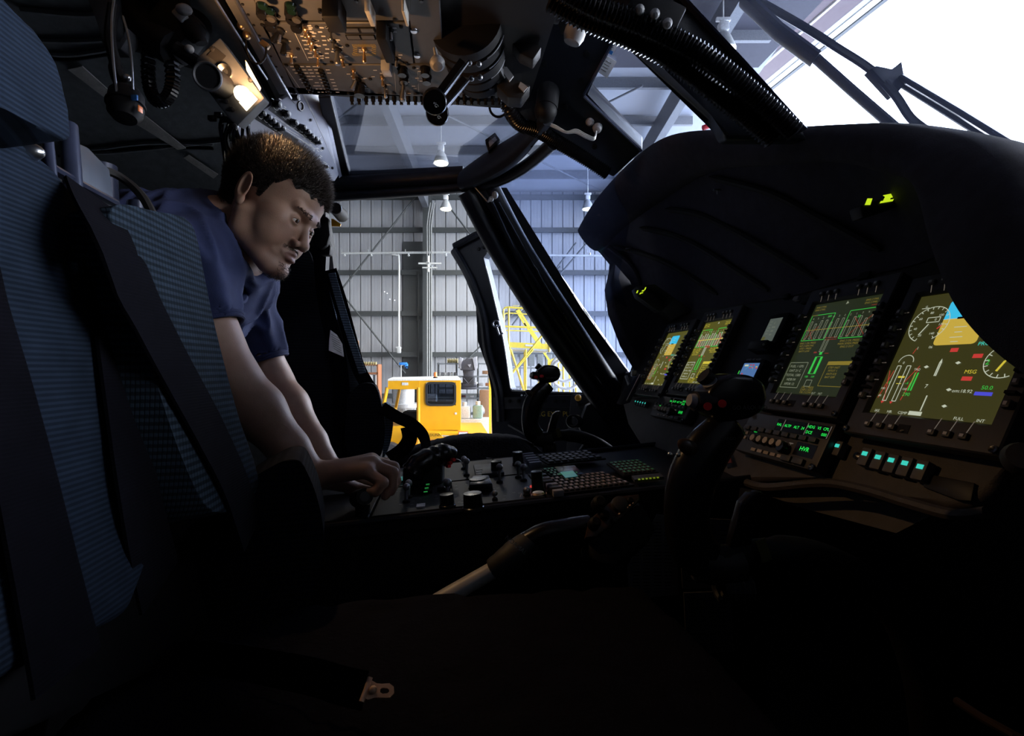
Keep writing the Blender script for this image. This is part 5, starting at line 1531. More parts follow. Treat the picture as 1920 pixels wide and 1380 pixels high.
def toggle(parent, b, t, r=.0035, m_='dull_steel', base=True):
    a = oc(*b); 
    # hangs down: tip chosen so that it ends near the traced pixel
    Yb = a.y; tip = P(t[0], t[1], Yb + .004)
    g = G('brass' if base == 2 else 'black'); g.lathe(a, DN, [(r * 1.7, 0), (r * 1.6, .004), (r * 1.1, .006)], 10)
    g.m(m_); g.tube([a, a.lerp(tip, .3), a.lerp(tip, .92), tip], [r * .7, r * .65, r * 1.25, r * .9], 10); g.obj('toggle_switch', parent)
def panel_unit(px, label, name='switch_panel'):
    t = thing(name, label, 'control panel', oc(sum(p_[0] for p_ in px) / len(px), sum(p_[1] for p_ in px) / len(px)), 'switch panels of the overhead console')
    g = G('console_face'); g.prism([oc(*p_) for p_ in px], Z * .022, r=.0015, seg=1); g.obj('face_plate', t)
    return t
uA = panel_unit([(462, -60), (486, 39), (770, 39), (770, -60)], 'nearest overhead switch panel with green and black caps at its left end')
uB = panel_unit([(488, 43), (527, 119), (776, 120), (766, 43)], 'middle overhead switch panel with a striped toggle guard and rows of toggles')
uC = panel_unit([(530, 122), (560, 177), (962, 185), (935, 122)], 'far overhead switch panel along the edge of the console, hung with small black knobs')
uD = panel_unit([(769, -60), (769, 39), (778, 119), (832, 119), (820, -60)], 'narrow blank overhead panel with two bright screws')
emis  # lamps on these faces are off
tgB = [((524, 55), (511, 80), .006, 'black_gloss', 1), ((533, 76), (531, 103), .006, 'black_gloss', 1), ((547, 103), (546, 119), .0035, 'brass', 2), ((527, 60), (522, 78), .004, 'dull_steel', 1),
       ((573, 54), (573, 72), .0035, 'brass', 2), ((580, 67), (579, 85), .0035, 'brass', 2), ((585, 80), (584, 97), .0035, 'brass', 2), ((590, 92), (593, 108), .0035, 'brass', 2), ((596, 106), (596, 126), .0035, 'brass', 2),
       ((620, 55), (620, 76), .0035, 'dull_steel', 1), ((625, 76), (625, 94), .0035, 'dull_steel', 1), ((632, 92), (633, 122), .006, 'dull_steel', 1), ((641, 111), (645, 126), .0035, 'brass', 2),
       ((683, 92), (683, 118), .004, 'brass', 2), ((733, 55), (733, 76), .0035, 'dull_steel', 1), ((743, 109), (743, 126), .0035, 'dull_steel', 1)]
for b, t, r, m_, bs in tgB: toggle(uB, b, t, r, m_, bs)
for b, t, r, m_, bs in [((663, 132), (663, 149), .0035, 'brass', 2), ((669, 147), (660, 168), .005, 'dull_steel', 1), ((717, 145), (718, 162), .0035, 'brass', 2), ((721, 160), (723, 184), .0035, 'dull_steel', 1), ((919, 152), (920, 168), .0035, 'dull_steel', 1)]:
    toggle(uC, b, t, r, m_, bs)
for i in range(7):
    for (x0, y0, dx, dy) in ((557, 124, 4.2, 7.3), (602, 132, 2.4, 6.3)):
        toggle(uC, (x0 + i * dx, y0 + i * dy), (x0 + i * dx + 1, y0 + i * dy + 9), .0045, 'black_gloss', 1)
def knob(parent, px, py, r, h, m_='black_gloss', d=0.0, name='knob'):
    g = G(m_); g.lathe(oc(px, py, d), DN, [(r * 1.15, 0), (r * 1.15, h * .15), (r, h * .2), (r * .92, h), (0, h * 1.02)], 16); return g.obj(name, parent)
knob(uC, 674, 158, .014, .03)
for (x, y) in ((754, 128), (757, 142), (797, 128), (800, 143)): knob(uC, x, y, .011, .018)
toggle(uC, (757, 155), (755, 190), .007, 'dull_steel')
knob(uC, 846, 160, .007, .03)
knob(uC, 888, 152, .008, .012, 'grey_plastic'); knob(uC, 888, 162, .008, .012, 'grey_plastic')
for i in range(22):
    if i in (12, 13): continue
    x = 660 + i * 13.2
    if x > 950: break
    g = G('black_gloss'); c = H(0, 0, 0); c = hit(x, 184, PLc(.712))
    g.lathe(c, Vector((0, .25, -1)), [(.006, -.004), (.006, .008), (.004, .010), (.0045, .016), (0, .017)], 10); g.obj('edge_knob', uC)
for (x, y) in ((492, 10), (506, 20), (545, 10), (547, 20), (508, 34), (556, 36)):
    g = G('black_gloss'); g.lathe(oc(x, y), DN, [(.012, 0), (.012, .02), (.010, .024)], 14); g.m('cap_green' if y < 30 else 'bezel'); g.lathe(oc(x, y, .022), DN, [(.010, 0), (.008, .004), (0, .005)], 12); g.obj('indicator_cap', uA)
for (x, y) in ((600, 18), (668, -2), (790, -2), (612, 2)): knob(uA, x, y, .004, .006)
for x_, w_ in ((694, .010), (760, .006)):
    g = G('tape'); g.box(oc(x_, 22, .012), (w_, .045, .03), r=.002); g.obj('switch_guard', uA)
g = G('black'); g.box(oc(627, 26, .02), (.034, .05, .045), r=.004); g.obj('black_lever', uA)
g = G('black'); g.box(oc(724, 80, .018), (.022, .085, .040), r=.004); g.obj('black_cover', uB)
g = G('clear_plastic'); g.box(oc(725, 128, .012), (.022, .03, .026), r=.003); g.obj('clear_guard', uC)
# legends
def legend(parent, marks, m_='white_mark', name='legend'):
    g = G(m_)
    for (x, y, w, h) in marks:
        a = oc(x, y, .0008); g.quad(a, Vector((1, 0, 0)), Vector((0, 1, 0)), w, h)
    g.obj(name, parent, smooth=False)
rnd = random.Random(11)
mk = []
for (b, t, r, m_, bs) in tgB:
    for k in range(4):
        mk.append((b[0] + rnd.choice((-9, -7, 7, 9)) * (.7 + .4 * rnd.random()), b[1] - 6 + rnd.random() * 12, .009, .004))
for k in range(24): mk.append((562 + k * 2.2 + rnd.random() * 6, 52 + (k % 8) * 8, .009, .004))
legend(uB, mk)
g = G('white_mark'); g.line(oc(548, 52, .001), oc(578, 114, .001), DN, .0012); g.obj('legend_line', uB, smooth=False)
mk = []
for i in range(9):
    for (x0, dx) in ((548, 4.2), (566, 4.2), (578, 3.2), (590, 3), (612, 2.6)):
        if rnd.random() < .85: mk.append((x0 + i * dx, 125 + i * 6, .010, .0035))
for k in range(26): mk.append((648 + rnd.random() * 150, 128 + rnd.random() * 48, .009, .0035))
for k in range(6): mk.append((905 + rnd.random() * 20, 140 + rnd.random() * 30, .009, .0035))
legend(uC, mk)
g = G('white_mark'); g.line(oc(537, 128, .001), oc(562, 165, .001), DN, .0012); g.line(oc(740, 135, .001), oc(742, 172, .001), DN, .0006); g.line(oc(783, 135, .001), oc(785, 172, .001), DN, .0006); g.obj('legend_line', uC, smooth=False)
# striped guard plate round one toggle
g = G('yellow_mark')
for k in range(16):
    t_ = k / 15
    for (ya, yb) in ((83, 88), (100, 105)):
        a, b = oc(660 + 42 * t_, ya, .0008), oc(663 + 42 * t_, yb, .0008); g.line(a, b, DN, .0009)
for k in range(4):
    for xa in (662, 697): a, b = oc(xa, 88 + 3.4 * k, .0008), oc(xa + 8, 90 + 3.4 * k, .0008); g.line(a, b, DN, .0015)
g.obj('striped_marking', uB, smooth=False, label='yellow striped marking')
g = G('black'); 
for (x, y, w, h) in ((660, 57, .035, .018), (689, 57, .035, .018), (663, 70, .032, .014), (690, 70, .032, .014)): g.box(oc(x, y, .001), (w, h, .004), r=.001)
g.m('console_face')
for (x, y) in ((660, 57), (689, 57), (663, 70), (690, 70)): g.box(oc(x, y, .0035), (.027, .011, .002))
g.obj('legend_window', uB)
for (x, y) in ((776, 57), (782, 104)):
    g = G('steel'); g.lathe(oc(x, y), DN, [(.008, 0), (.007, .003), (0, .004)], 14); g.m('black'); g.box(oc(x, y, .004), (.012, .0015, .001)); g.obj('screw', uD)
for par, pts in ((uB, ((492, 46), (594, 50), (752, 50), (651, 85), (559, 91), (762, 118))), (uC, ((537, 122), (622, 116), (694, 148), (784, 175), (653, 175), (776, 127), (870, 178))), (uA, ((560, 32), (608, 36), (740, 36), (522, 30)))):
    g = G('black')
    for (x, y) in pts: g.lathe(oc(x, y, .0005), DN, [(.0045, 0), (.004, .002), (0, .003)], 10)
    g.obj('screw_heads', par)

# engine lever quadrant
t = thing('engine_lever_quadrant', 'black lever quadrant with ribbed drums and paddle handles under the overhead console', 'lever unit', P(880, 60, 1.15))
g = G('black')
ax = (F * 0.25 + L).normalized()
c0 = P(880, 66, 1.15)
for i, r in enumerate((.082, .078, .078, .072, .066)):
    c = c0 + ax * (.045 * i - .06)
    g.lathe(c, ax, [(r * .7, 0), (r, .003), (r, .030), (r * .7, .033)], 36)
g.box(P(850, 60, 1.2) , (.16, .22, .10), r=.006)
g.obj('drums', t)
g = G('dull_steel')
for i in (0, 1, 2):
    c = c0 + ax * (.045 * i - .06 + .032)
    x_, y_, d_ = basis(ax)
    pts = [c + (Vector((1, 0, 0)) * math.cos(a) + Vector((0, 0, -1)) * math.sin(a)) * (.084 - .004 * i) for a in np.linspace(.1, 1.0, 8)]
    g.tube(pts, .0014, 5)
g.obj('edge_band', t)
g = G('white_mark')
for i in range(3):
    c = P(893 + 4 * i, 92 + i * 12, 1.10 + .03 * i); g.box(c, (.012, .001, .0015)); g.box(c + Vector((.018, 0, .004)), (.006, .001, .0015))
g.obj('index_marks', t, smooth=False)
for (tp, bt, rr, Yl) in (((868, 118), (815, 190), .026, 1.06), ((872, 150), (820, 212), .026, 1.14)):
    g = G('black_gloss'); a, b = P(*tp, Yl), P(*bt, Yl)
    g.belt([a, a.lerp(b, .5), b], Vector((0, 1, 0)), .020, .014)
    g.m('dull_steel'); g.belt([a + Vector((.012, -.004, 0)), b + Vector((.018, -.004, .01))], Vector((0, 1, 0)), .006, .003)
    g.m('black_gloss'); g.lathe(b, Vector((.15, -.9, -.7)), [(.0, -.012), (rr * .9, -.012), (rr, -.008), (rr, .008), (rr * .9, .012), (0, .012)], 24)
    g.m('grey_mark').text('ENG', b + Vector((.15, -.9, -.7)).normalized() * .0125, Vector((.5, 0, -.86)), Vector((.6, .35, .35)).normalized(), .012)
    g.obj('paddle_handle', t)
g = G('grey_plastic'); c = P(820, 118, 1.05); g.lathe(c, Vector((.2, -.5, -1)), [(.004, -.05), (.004, -.012), (.013, -.008), (.016, 0), (.0155, .006), (.010, .012), (0, .014)], 20); g.obj('ball_handle', t)
g = G('dull_steel')
for (x, y) in ((880, 118), (884, 147), (898, 120), (900, 145)): g.ell(P(x, y, 1.08), .006); 
g.obj('bolt_head', t)

# ---------------- breaker panel below the rear corner
bp = PL3(P(545, 178, 1.36), P(637, 330, 1.62), P(440, 245, 1.22))
if bp[1].y < 0: bp = (bp[0], -bp[1])
def bq(x, y, d=0.0): return hit(x, y, off(bp, -d))
t = thing('breaker_panel', 'blue grey panel of knobs and printed white lines slanting down behind the overhead console', 'control panel', bq(560, 250))
g = G('grey_panel'); g.slab([(548, 176), (600, 175), (637, 326), (628, 340), (590, 330), (440, 250), (446, 232)], bp, .02, r=.003); g.obj('face_plate', t)
g = G('painted_rail'); g.slab([(601, 175), (608, 176), (641, 330), (636, 334)], off(bp, .0), .03); g.obj('side_flange', t, smooth=False)
g = G('white_mark')
for a, b in (((571, 178), (628, 306)), ((516, 220), (592, 270)), ((592, 270), (602, 256)), ((516, 220), (511, 228)), ((511, 228), (588, 277)), ((568, 176), (583, 208)), ((552, 254), (590, 281)), ((520, 232), (560, 254))):
    g.line(bq(*a, .001), bq(*b, .001), bp[1], .0016)
rnd = random.Random(5)
for k in range(70):
    s_ = rnd.random(); x, y = 508 + s_ * 105 + rnd.random() * 10, 190 + s_ * 110 + rnd.random() * 30 - 12
    if x > 560 + (y - 180) * .42: continue
    g.line(bq(x, y, .001), bq(x + 4, y + 2.2, .001), bp[1], .0022)
g.obj('legend', t, smooth=False)
g = G('black'); g.slab([(503, 205), (512, 196), (600, 262), (592, 272)], off(bp, -.001), .002); g.slab([(476, 222), (486, 214), (560, 262), (556, 272)], off(bp, -.001), .002); g.obj('knob_channel', t, smooth=False)
for (x, y, s) in ((550, 182, .010), (515, 195, .010), (532, 212, .010), (547, 229, .010), (563, 238, .009), (571, 246, .009), (578, 254, .009), (586, 260, .009), (592, 266, .008), (497, 219, .009), (505, 226, .009), (514, 234, .009), (523, 240, .009), (486, 212, .009), (606, 312, .006)):
    g = G('black_gloss'); g.lathe(bq(x, y), -bp[1], [(s, 0), (s * .9, .006), (s * .7, .018), (0, .019)], 12); g.m('white_mark').ring(bq(x + 3, y + 3, .001), bp[1], s * 1.1, .0006, 12, 4); g.obj('knob', t)
g = G('black_gloss')
for (x, y) in ((564, 199),): g.ring(bq(x, y, .002), bp[1], .011, .002, 18, 6)
g.obj('button_ring', t)
g = G('black')
for (x, y) in ((582, 225), (605, 278), (623, 315)): g.lathe(bq(x, y), -bp[1], [(.004, 0), (.004, .003), (0, .004)], 8)
g.obj('screw_heads', t)

# ---------------- lamp unit
lp = (P(430, 160, .98), Vector((-.25, 1, .30)).normalized())
def lq(x, y, d=0.0): return hit(x, y, off(lp, -d))
t = thing('utility_light_unit', 'grey plate with a glowing warm lamp and a small clear lens beside the overhead console', 'lamp', lq(430, 160))
g = G('airframe_grey'); g.slab([(412, 70), (496, 184), (446, 236), (432, 226), (372, 148), (368, 108)], lp, .05, r=.003); g.obj('plate', t)
g = G('cream'); g.slab([(460, 113), (463, 117), (489, 165), (487, 170), (462, 132)], off(lp, -.010), .004); g.obj('lit_side_strip', t, smooth=False)  # cream strip paints the lamplit side of the unit
g = G('dark_panel'); g.slab([(403, 88), (424, 105), (411, 120), (388, 104)], off(lp, -.001), .001); g.obj('label_plate', t, smooth=False)
g = G('steel'); g.lathe(lq(422, 134), -lp[1], [(.014, 0), (.013, .005), (.009, .003), (0, -.004)], 18); g.obj('clear_lens', t)
g = G('lamp_warm'); g.lathe(lq(454, 176), -lp[1], [(.015, 0), (.013, .010), (0, .014)], 18); g.slab([(470, 172), (482, 185), (461, 207), (448, 192)], off(lp, -.012), .006); g.obj('lamp_bulb', t)
g = G('black')
for (x, y) in ((440, 236), (436, 205), (470, 150), (425, 190), (398, 92)): g.lathe(lq(x, y), -lp[1], [(.005, 0), (.004, .004), (0, .005)], 8)
g.obj('screw_heads', t)
light('utility_lamp', 'SPOT', lq(468, 172, .05), 5.0, (1.0, .50, .19), .015, Vector((.2, .15, .9)), spot_size=math.radians(150), spot_blend=.4)
light('reading_lamp', 'SPOT', lq(478, 190, .05), 7.0, (1.0, .58, .26), .012, Vector((.075, -.02, -.10)), spot_size=math.radians(60), spot_blend=.6)
t = thing('flex_light', 'black cylinder lamp with a pale rim pointing at the viewer beside the glowing lamp', 'lamp', lq(380, 140, .06))
ax = Vector((.25, -1, -.35)).normalized(); c = P(389, 143, .90)
g = G('black'); g.cyl(c, c - ax * .12, .021, .024, n=20); g.tube([c - ax * .1, c - ax * .14 + Vector((-.02, .02, .03)), P(330, 90, 1.02)], .014, 10); g.obj('barrel', t)
g = G('dull_steel'); g.ring(c, ax, .022, .0025, 28, 8); g.obj('rim', t)
t = thing('breather_cable', 'thin black cable hoop hanging below the edge of the console', 'cable', oc(480, 100))
g = G('black_gloss'); g.tube(bez([P(461, 70, 1.08), P(463, 98, 1.08), P(472, 115, 1.08), P(486, 119, 1.08), P(497, 108, 1.08), P(499, 88, 1.08)], 5), .0022, 6); g.m('brass'); g.box(P(497, 84, 1.09), (.02, .01, .012), X=Vector((1, 0, -.7)), r=.002); g.ell(P(463, 66, 1.08), .009); g.ell(P(452, 48, 1.06), .008); g.obj('cable_hoop', t)
t = thing('cable_bundle', 'tangle of black wires and clips behind the head of the man', 'cables', P(430, 270, 1.3))
g = G('black_gloss'); rnd = random.Random(3)
for k in range(9):
    x = 412 + k * 6
    g.tube(bez([P(x + rnd.random() * 20, 205 + rnd.random() * 15, 1.25), P(x + rnd.random() * 16 - 6, 235, 1.22), P(x - 4 + rnd.random() * 12, 262, 1.24), P(x + rnd.random() * 14, 300, 1.3)], 5), .003 + .002 * rnd.random(), 6)
for k in range(6): g.box(P(398 + k * 12, 214 + rnd.random() * 12, 1.22), (.018, .012, .012), r=.002)
g.obj('wires', t)

# ---------------- hanging things on the left
t = thing('hanging_work_lamp', 'black lamp head hanging from a grey hook below the cabin liner', 'hanging lamp', P(237, 230, .98))
Yh = .98
g = G('dull_steel'); g.m('airframe_grey'); g.slab([(150, -30), (205, -30), (212, 40), (205, 70), (212, 80), (226, 82), (236, 62), (233, 50), (240, 52), (239, 72), (226, 92), (205, 92), (190, 78), (183, 45), (172, 15)], PLY(Yh + .02), .03, r=.003); g.obj('hook', t)
g = G('black'); g.tube(bez([P(213, 10, Yh), P(206, 70, Yh), P(214, 110, Yh), P(222, 145, Yh), P(236, 165, Yh)], 4), [.010] * 10 + [.013] * 7, 10); g.obj('arm', t)
g = G('black'); ax = Vector((.12, -.25, -1)).normalized(); c = P(238, 172, Yh)
g.lathe(c, ax, [(.012, -.01), (.024, 0), (.029, .008), (.030, .028), (.033, .030), (.033, .034), (.030, .036), (.029, .05), (.020, .062), (.0, .064)], 24); g.obj('lamp_head', t)
g = G('blue_paint'); g.box(P(252, 183, Yh - .028), (.012, .004, .010), r=.001); g.m('orange_lens').box(P(263, 205, Yh - .022), (.002, .012, .012), r=.0008); g.obj('colour_label', t)
g = G('steel'); g.ell(P(239, 146, Yh - .012), .007); g.obj('swivel_nut', t)
g = G('dull_steel'); g.tube(bez([P(214, -5, Yh - .03), P(209, 40, Yh - .03), P(211, 100, Yh - .035), P(217, 160, Yh - .035), P(222, 194, Yh - .03)], 4), .0025, 6); g.tube(bez([P(230, 30, Yh - .02), P(241, 70, Yh - .02), P(247, 120, Yh - .02), P(249, 168, Yh - .02)], 4), .0022, 6); g.obj('wire', t)

t = thing('spiral_cable', 'black coiled cord hanging in a loop between the work lamp and the lamp unit', 'cord', P(305, 190, 1.05))
path = bez([P(330, 20, 1.08), P(322, 60, 1.06), P(285, 75, 1.05), P(278, 130, 1.05), P(284, 175, 1.05), P(300, 190, 1.05), P(316, 180, 1.05), P(324, 150, 1.05), P(320, 100, 1.05), P(326, 60, 1.06), P(340, 40, 1.07)], 30)
g = G('black_gloss'); hp = []
x = None
for i, p_ in enumerate(path):
    d = (path[min(i + 1, len(path) - 1)] - path[max(i - 1, 0)]).normalized()
    x = basis(d)[0] if x is None else (x - d * x.dot(d)).normalized()
    y = d.cross(x); a = i * 1.05
    hp.append(p_ + (x * math.cos(a) + y * math.sin(a)) * .011)
g.tube(hp, .0042, 6); g.obj('coil', t)
t = thing('headset_gear', 'dark headset fittings hanging at the left end of the console', 'headset', P(340, 50, 1.023))
g = G('black'); g.tube(bez([P(250, 20, 1.069), P(262, 40, 1.060), P(290, 70, 1.051), P(330, 95, 1.042)], 4), .035, 12); g.tube(bez([P(330, -10, 1.069), P(350, 40, 1.042), P(372, 70, 1.023), P(378, 82, 1.023)], 4), [.02] * 8 + [.012] * 5, 12); g.box(P(330, 60, 1.051), (.10, .06, .10), X=Vector((1, 0, -.8)), r=.02); g.box(P(300, 55, 1.116), (.2, .06, .12), X=Vector((1, 0, -.3)), r=.02); g.obj('fitting', t)
g = G('grey_plastic'); g.ell(P(345, 18, 1.004), (.016, .012, .010)); g.ell(P(355, 92, 1.014), (.009, .008, .008)); g.box(P(338, 28, 1.014), (.03, .01, .02), X=Vector((1, 0, -1)), r=.004); g.obj('clip', t)
t = thing('wall_light', 'dark lamp with a round pale rim on the far door post behind the man', 'lamp', P(610, 440, 1.5))
g = G('black'); ax = Vector((.15, -1, -.1)).normalized(); c = P(629, 391, 1.44); g.cyl(c, c - ax * .10, .017, .02, n=18); g.obj('barrel', t)
g = G('steel'); g.ring(c, ax, .0165, .0016, 24, 6); g.obj('rim', t)
g = G('black'); g.slab([(580, 430), (590, 412), (604, 402), (616, 408), (619, 440), (613, 460), (602, 468), (588, 462)], PLY(1.5), .02, r=.008); g.m('black').slab([(594, 455), (614, 450), (620, 462), (618, 478), (600, 478)], PLY(1.52), .03, r=.005).slab([(575, 380), (610, 380), (612, 470), (600, 700), (590, 700)], PLY(1.56), .03); g.obj('housing', t)
g = G('tug_yellow'); g.slab([(621, 410), (626, 411), (639, 420), (638, 424), (622, 424)], PLY(1.55), .005); g.obj('tab', t, smooth=False, label='small yellow tab')
# ================================================================ seats
a13 = math.radians(12)
US = (Z * math.cos(a13) - F * math.sin(a13)).normalized()
NS = (F * math.cos(a13) + Z * math.sin(a13)).normalized()
S0 = PB(365, 430, .82)
def PS(d=0.0): return (S0 + NS * d, -NS)       # slabs grow backwards, away from the sitter
def sq(x, y, d=0.0): return hit(x, y, PS(d))
seat = thing('pilot_seat', 'near pilot seat with blue ribbed padding and black harness at the left of the picture', 'seat', H(-.35, .5, -1.0))
g = G('seat_fabric')
g.slab([(-420, 60), (-60, 205), (40, 272), (98, 318), (140, 345), (158, 420), (178, 520), (208, 660), (250, 820), (310, 990), (250, 1150), (-420, 1500)], PS(.012), .06, r=.018, seg=4)
g.obj('back_cushion', seat, ang=80)
g = G('seat_bolster')
bol = bez2([(206, 400), (214, 386), (240, 384), (290, 396), (335, 404), (356, 416), (368, 440), (380, 500), (398, 590), (420, 680), (450, 790), (484, 890), (470, 935), (400, 960), (350, 880), (300, 740), (262, 600), (228, 480), (208, 420)], 3)[:-1]
g.slab(bol, PS(.050), .085, r=.016, seg=4); g.obj('side_bolster', seat, ang=80)
g = G('black'); g.slab([(-420, 80), (0, 255), (200, 385), (360, 430), (398, 600), (450, 800), (500, 960), (540, 1100), (300, 1250), (-420, 1600)], PS(-.045), .05, r=.01); g.obj('seat_shell', seat, ang=60)
g = G('painted_rail'); g.tube([sq(-60, 205, -.02), sq(40, 270, -.02), sq(98, 316, -.02), sq(150, 346, -.02), sq(213, 380, -.02)], .007, 8, ry=.6)
g.slab([(0, 236), (30, 246), (62, 262), (70, 285), (52, 292), (38, 280), (0, 252)], PS(-.004), .01, r=.002); g.obj('shell_rim', seat)
g = G('steel'); g.ell(sq(50, 284, .008), (.014, .008, .008), X=F, Y=L, Zv=Z); g.obj('highlight_bead', seat)  # steel bead standing in for a white highlight on the bracket
hr = bez2([(-330, -260), (-60, -120), (30, -40), (20, 8), (60, 52), (98, 100), (118, 150), (128, 205), (134, 255), (120, 262), (70, 236), (10, 205), (-60, 178), (-330, 80)], 3)[:-1]
hr = [(-330, -260), (-60, -120), (0, 2), (32, 22), (62, 56), (92, 92), (108, 120), (119, 155), (127, 205), (135, 250), (134, 262), (122, 262), (70, 236), (10, 205), (-60, 178), (-330, 80)]
g = G('seat_fabric'); g.slab(hr, PS(.06), .10, r=.02, seg=4); HR = g.obj('headrest', seat, ang=80)
for (x0, y0, x1, y1, r, d) in ((86, 225, 97, 330, .0045, -.01), (128, 235, 137, 352, .0085, -.02)):
    g = G('painted_rail'); g.cyl(sq(x0, y0, d), sq(x1, y1, d), r, n=14); g.obj('headrest_post', HR)
g = G('painted_rail'); g.cyl(PB(190, 310, .90), PB(196, 420, .90), .021, n=20); g.cyl(PB(256, 378, .9), PB(258, 420, .9), .013, n=12); g.obj('inertia_reel', seat)
g = G('grey_blue'); g.slab([(134, 262), (165, 276), (206, 318), (215, 385), (140, 345), (128, 312), (128, 262)], PS(-.05), .008, r=.002); g.obj('mount_plate', seat)
g = G('black_rubber'); g.tube(bez([PB(136, 326, .80), PB(165, 320, .82), PB(205, 322, .85), PB(240, 342, .86), PB(268, 370, .84), PB(286, 402, .82)], 5), .0065, 8); g.obj('reel_cable', seat)
# harness
def belt_px(g, cen, wpx, d, t=.003, bulge=None):
    pts = [sq(x, y, d if bulge is None else bulge[i]) for i, (x, y) in enumerate(cen)]
    w = [(sq(x + wp / 2, y, d) - sq(x - wp / 2, y, d)).length for (x, y), wp in zip(cen, wpx)]
    n = len(pts); P2 = bez(pts, 5); W2 = []
    for i in range(len(P2)):
        s_ = i / 5; j = min(int(s_), n - 2); W2.append(w[j] + (w[j + 1] - w[j]) * (s_ - j))
    return g.belt(P2, L, W2, t)
g = G('strap'); belt_px(g, [(172, 366), (214, 455), (268, 570), (330, 690), (395, 810), (440, 905), (472, 1000)], [62, 64, 66, 60, 54, 46, 44], .058, bulge=[.02, .062, .060, .058, .057, .056, .05]); g.obj('shoulder_strap', seat, ang=60)
g = G('strap'); belt_px(g, [(150, 352), (180, 470), (212, 620), (238, 780), (268, 960), (300, 1100)], [36, 50, 62, 70, 76, 80], .02, bulge=[.0, .016, .018, .02, .02, .0]); g.obj('shoulder_strap', seat, ang=60)
g = G('strap'); belt_px(g, [(-70, 420), (-40, 560), (5, 720), (50, 900), (90, 1080), (130, 1260)], [100, 104, 110, 116, 120, 124], .02); g.obj('shoulder_strap', seat, ang=60)
g = G('seat_dark')
cush = bez2([(458, 905), (500, 880), (533, 864), (560, 863), (574, 882), (592, 925), (604, 975), (607, 1020), (598, 1080), (570, 1150), (520, 1230), (440, 1280), (380, 1240), (360, 1100), (400, 960)], 3)[:-1]
g.slab(cush, (PB(500, 1000, .72), (L * .95 - F * .2).normalized()), .13, r=.03, seg=4); g.obj('thigh_bolster', seat, ang=80)
g = G('seat_dark'); g.prism([H(-.42, .22, -.41), H(.30, .22, -.39), H(.34, .79, -.39), H(-.42, .79, -.41)], Z * -.20, r=.04, seg=4); g.obj('seat_cushion', seat, ang=80)
g = G('fleece'); 
fc0 = []
rnd = random.Random(8)
nu, nv = 40, 30
for i in range(nu + 1):
    row = []
    for j in range(nv + 1):
        u, v = i / nu, j / nv
        a, b = -.40 + u * .76, .26 + v * .52
        e = min(u, 1 - u, v, 1 - v)
        row.append(H(a, b, -.350 + .012 * math.sin(u * 3) + .02 * math.sin(v * PI) - .07 * max(0, .08 - e) / .08 + .007 * rnd.random()))
    fc0.append(row)
g.loft(fc0, closed=False); g.obj('fleece_cover', seat, ang=80)
g = G('strap'); pts = bez([H(-.34, .66, -.36), H(-.26, .58, -.31), P(560, 1262, .475), P(640, 1284, .455), P(684, 1294, .447)], 6); g.belt(pts, Vector((.2, .3, .9)), .031, .003); LB = g.obj('lap_belt', seat, ang=60)
mat('bronze', (0.80, 0.52, 0.34), 0.6, metal=0.15)
g = G('bronze')
ou = [(686, 1280), (698, 1276), (706, 1281), (716, 1282), (730, 1281), (738, 1287), (739, 1299), (731, 1308), (716, 1308), (702, 1308), (690, 1312), (682, 1308)]
n12 = 12
cx0, cy0 = 721, 1295
inn = []
for x, y in ou:
    a = math.atan2(y - cy0, x - cx0); inn.append((cx0 + 9 * math.cos(a), cy0 + 6 * math.sin(a)))
order = sorted(range(12), key=lambda i: math.atan2(ou[i][1] - cy0, ou[i][0] - cx0))
tilt = (P(710, 1295, .445), Vector((-.1, .70, -.70)).normalized())
def lift(p_): return hit(p_[0], p_[1], tilt)
A = [lift(ou[i]) for i in order]; B = [lift(inn[i]) for i in order]; v_ = tilt[1] * .003
g.loft([A, B, [p + v_ for p in B], [p + v_ for p in A], A], caps=False)
g.tube([lift((694, 1270)), lift((687, 1292)), lift((678, 1316))], .0026, 8); g.ell(lift((700, 1295)) - v_, .0035); g.obj('belt_tongue', LB, ang=60, label='brassy metal belt tongue with a round hole')
g = G('black'); g.prism([H(-.40, .25, -.65), H(.2, .25, -.65), H(.2, .76, -.65), H(-.40, .76, -.65)], Z * -.39, r=.02); g.obj('seat_base', seat)

# far seat
fs = thing('copilot_seat', 'far copilot seat with dark ribbed padding and a white label on its strap', 'seat', H(-.35, 1.75, -1.0))
def fq(x, y, b): return PB(x, y, b)
g = G('seat_dark')
g.slab(bez2([(505, 500), (540, 474), (571, 466), (586, 480), (590, 520), (598, 580), (612, 640), (630, 700), (650, 760), (660, 860), (500, 870)], 3)[:-1], (PB(560, 600, 1.46), (L - F * .55).normalized()), .10, r=.02, seg=3); g.obj('side_bolster', fs, ang=80)
g = G('seat_dark')
g.slab([(586, 492), (612, 500), (626, 512), (634, 560), (648, 615), (668, 680), (688, 720), (700, 780), (640, 800), (600, 640)], (PB(620, 600, 1.72), (L * .9 - F * .4).normalized()), .12, r=.02, seg=3); g.obj('back_cushion', fs, ang=80)
g = G('seat_lit_edge'); g.slab([(600, 532), (610, 526), (620, 534), (628, 560), (634, 612), (624, 618), (606, 570)], (PB(620, 600, 1.66), (L * .9 - F * .4).normalized()), .02, r=.004); g.obj('shoulder_pad', fs, ang=80)
g = G('seat_lit_edge')  # pale strips paint the light along the strap edges
for pts, w in (([(572, 470), (588, 520), (602, 580), (615, 640)], .012), ([(622, 512), (640, 575), (660, 640), (680, 700)], .020)):
    g.belt(bez([fq(x, y, 1.52) for x, y in pts], 4), Vector((1, .2, .1)), w, .004)
g.obj('lit_strap_edge', fs, ang=60)
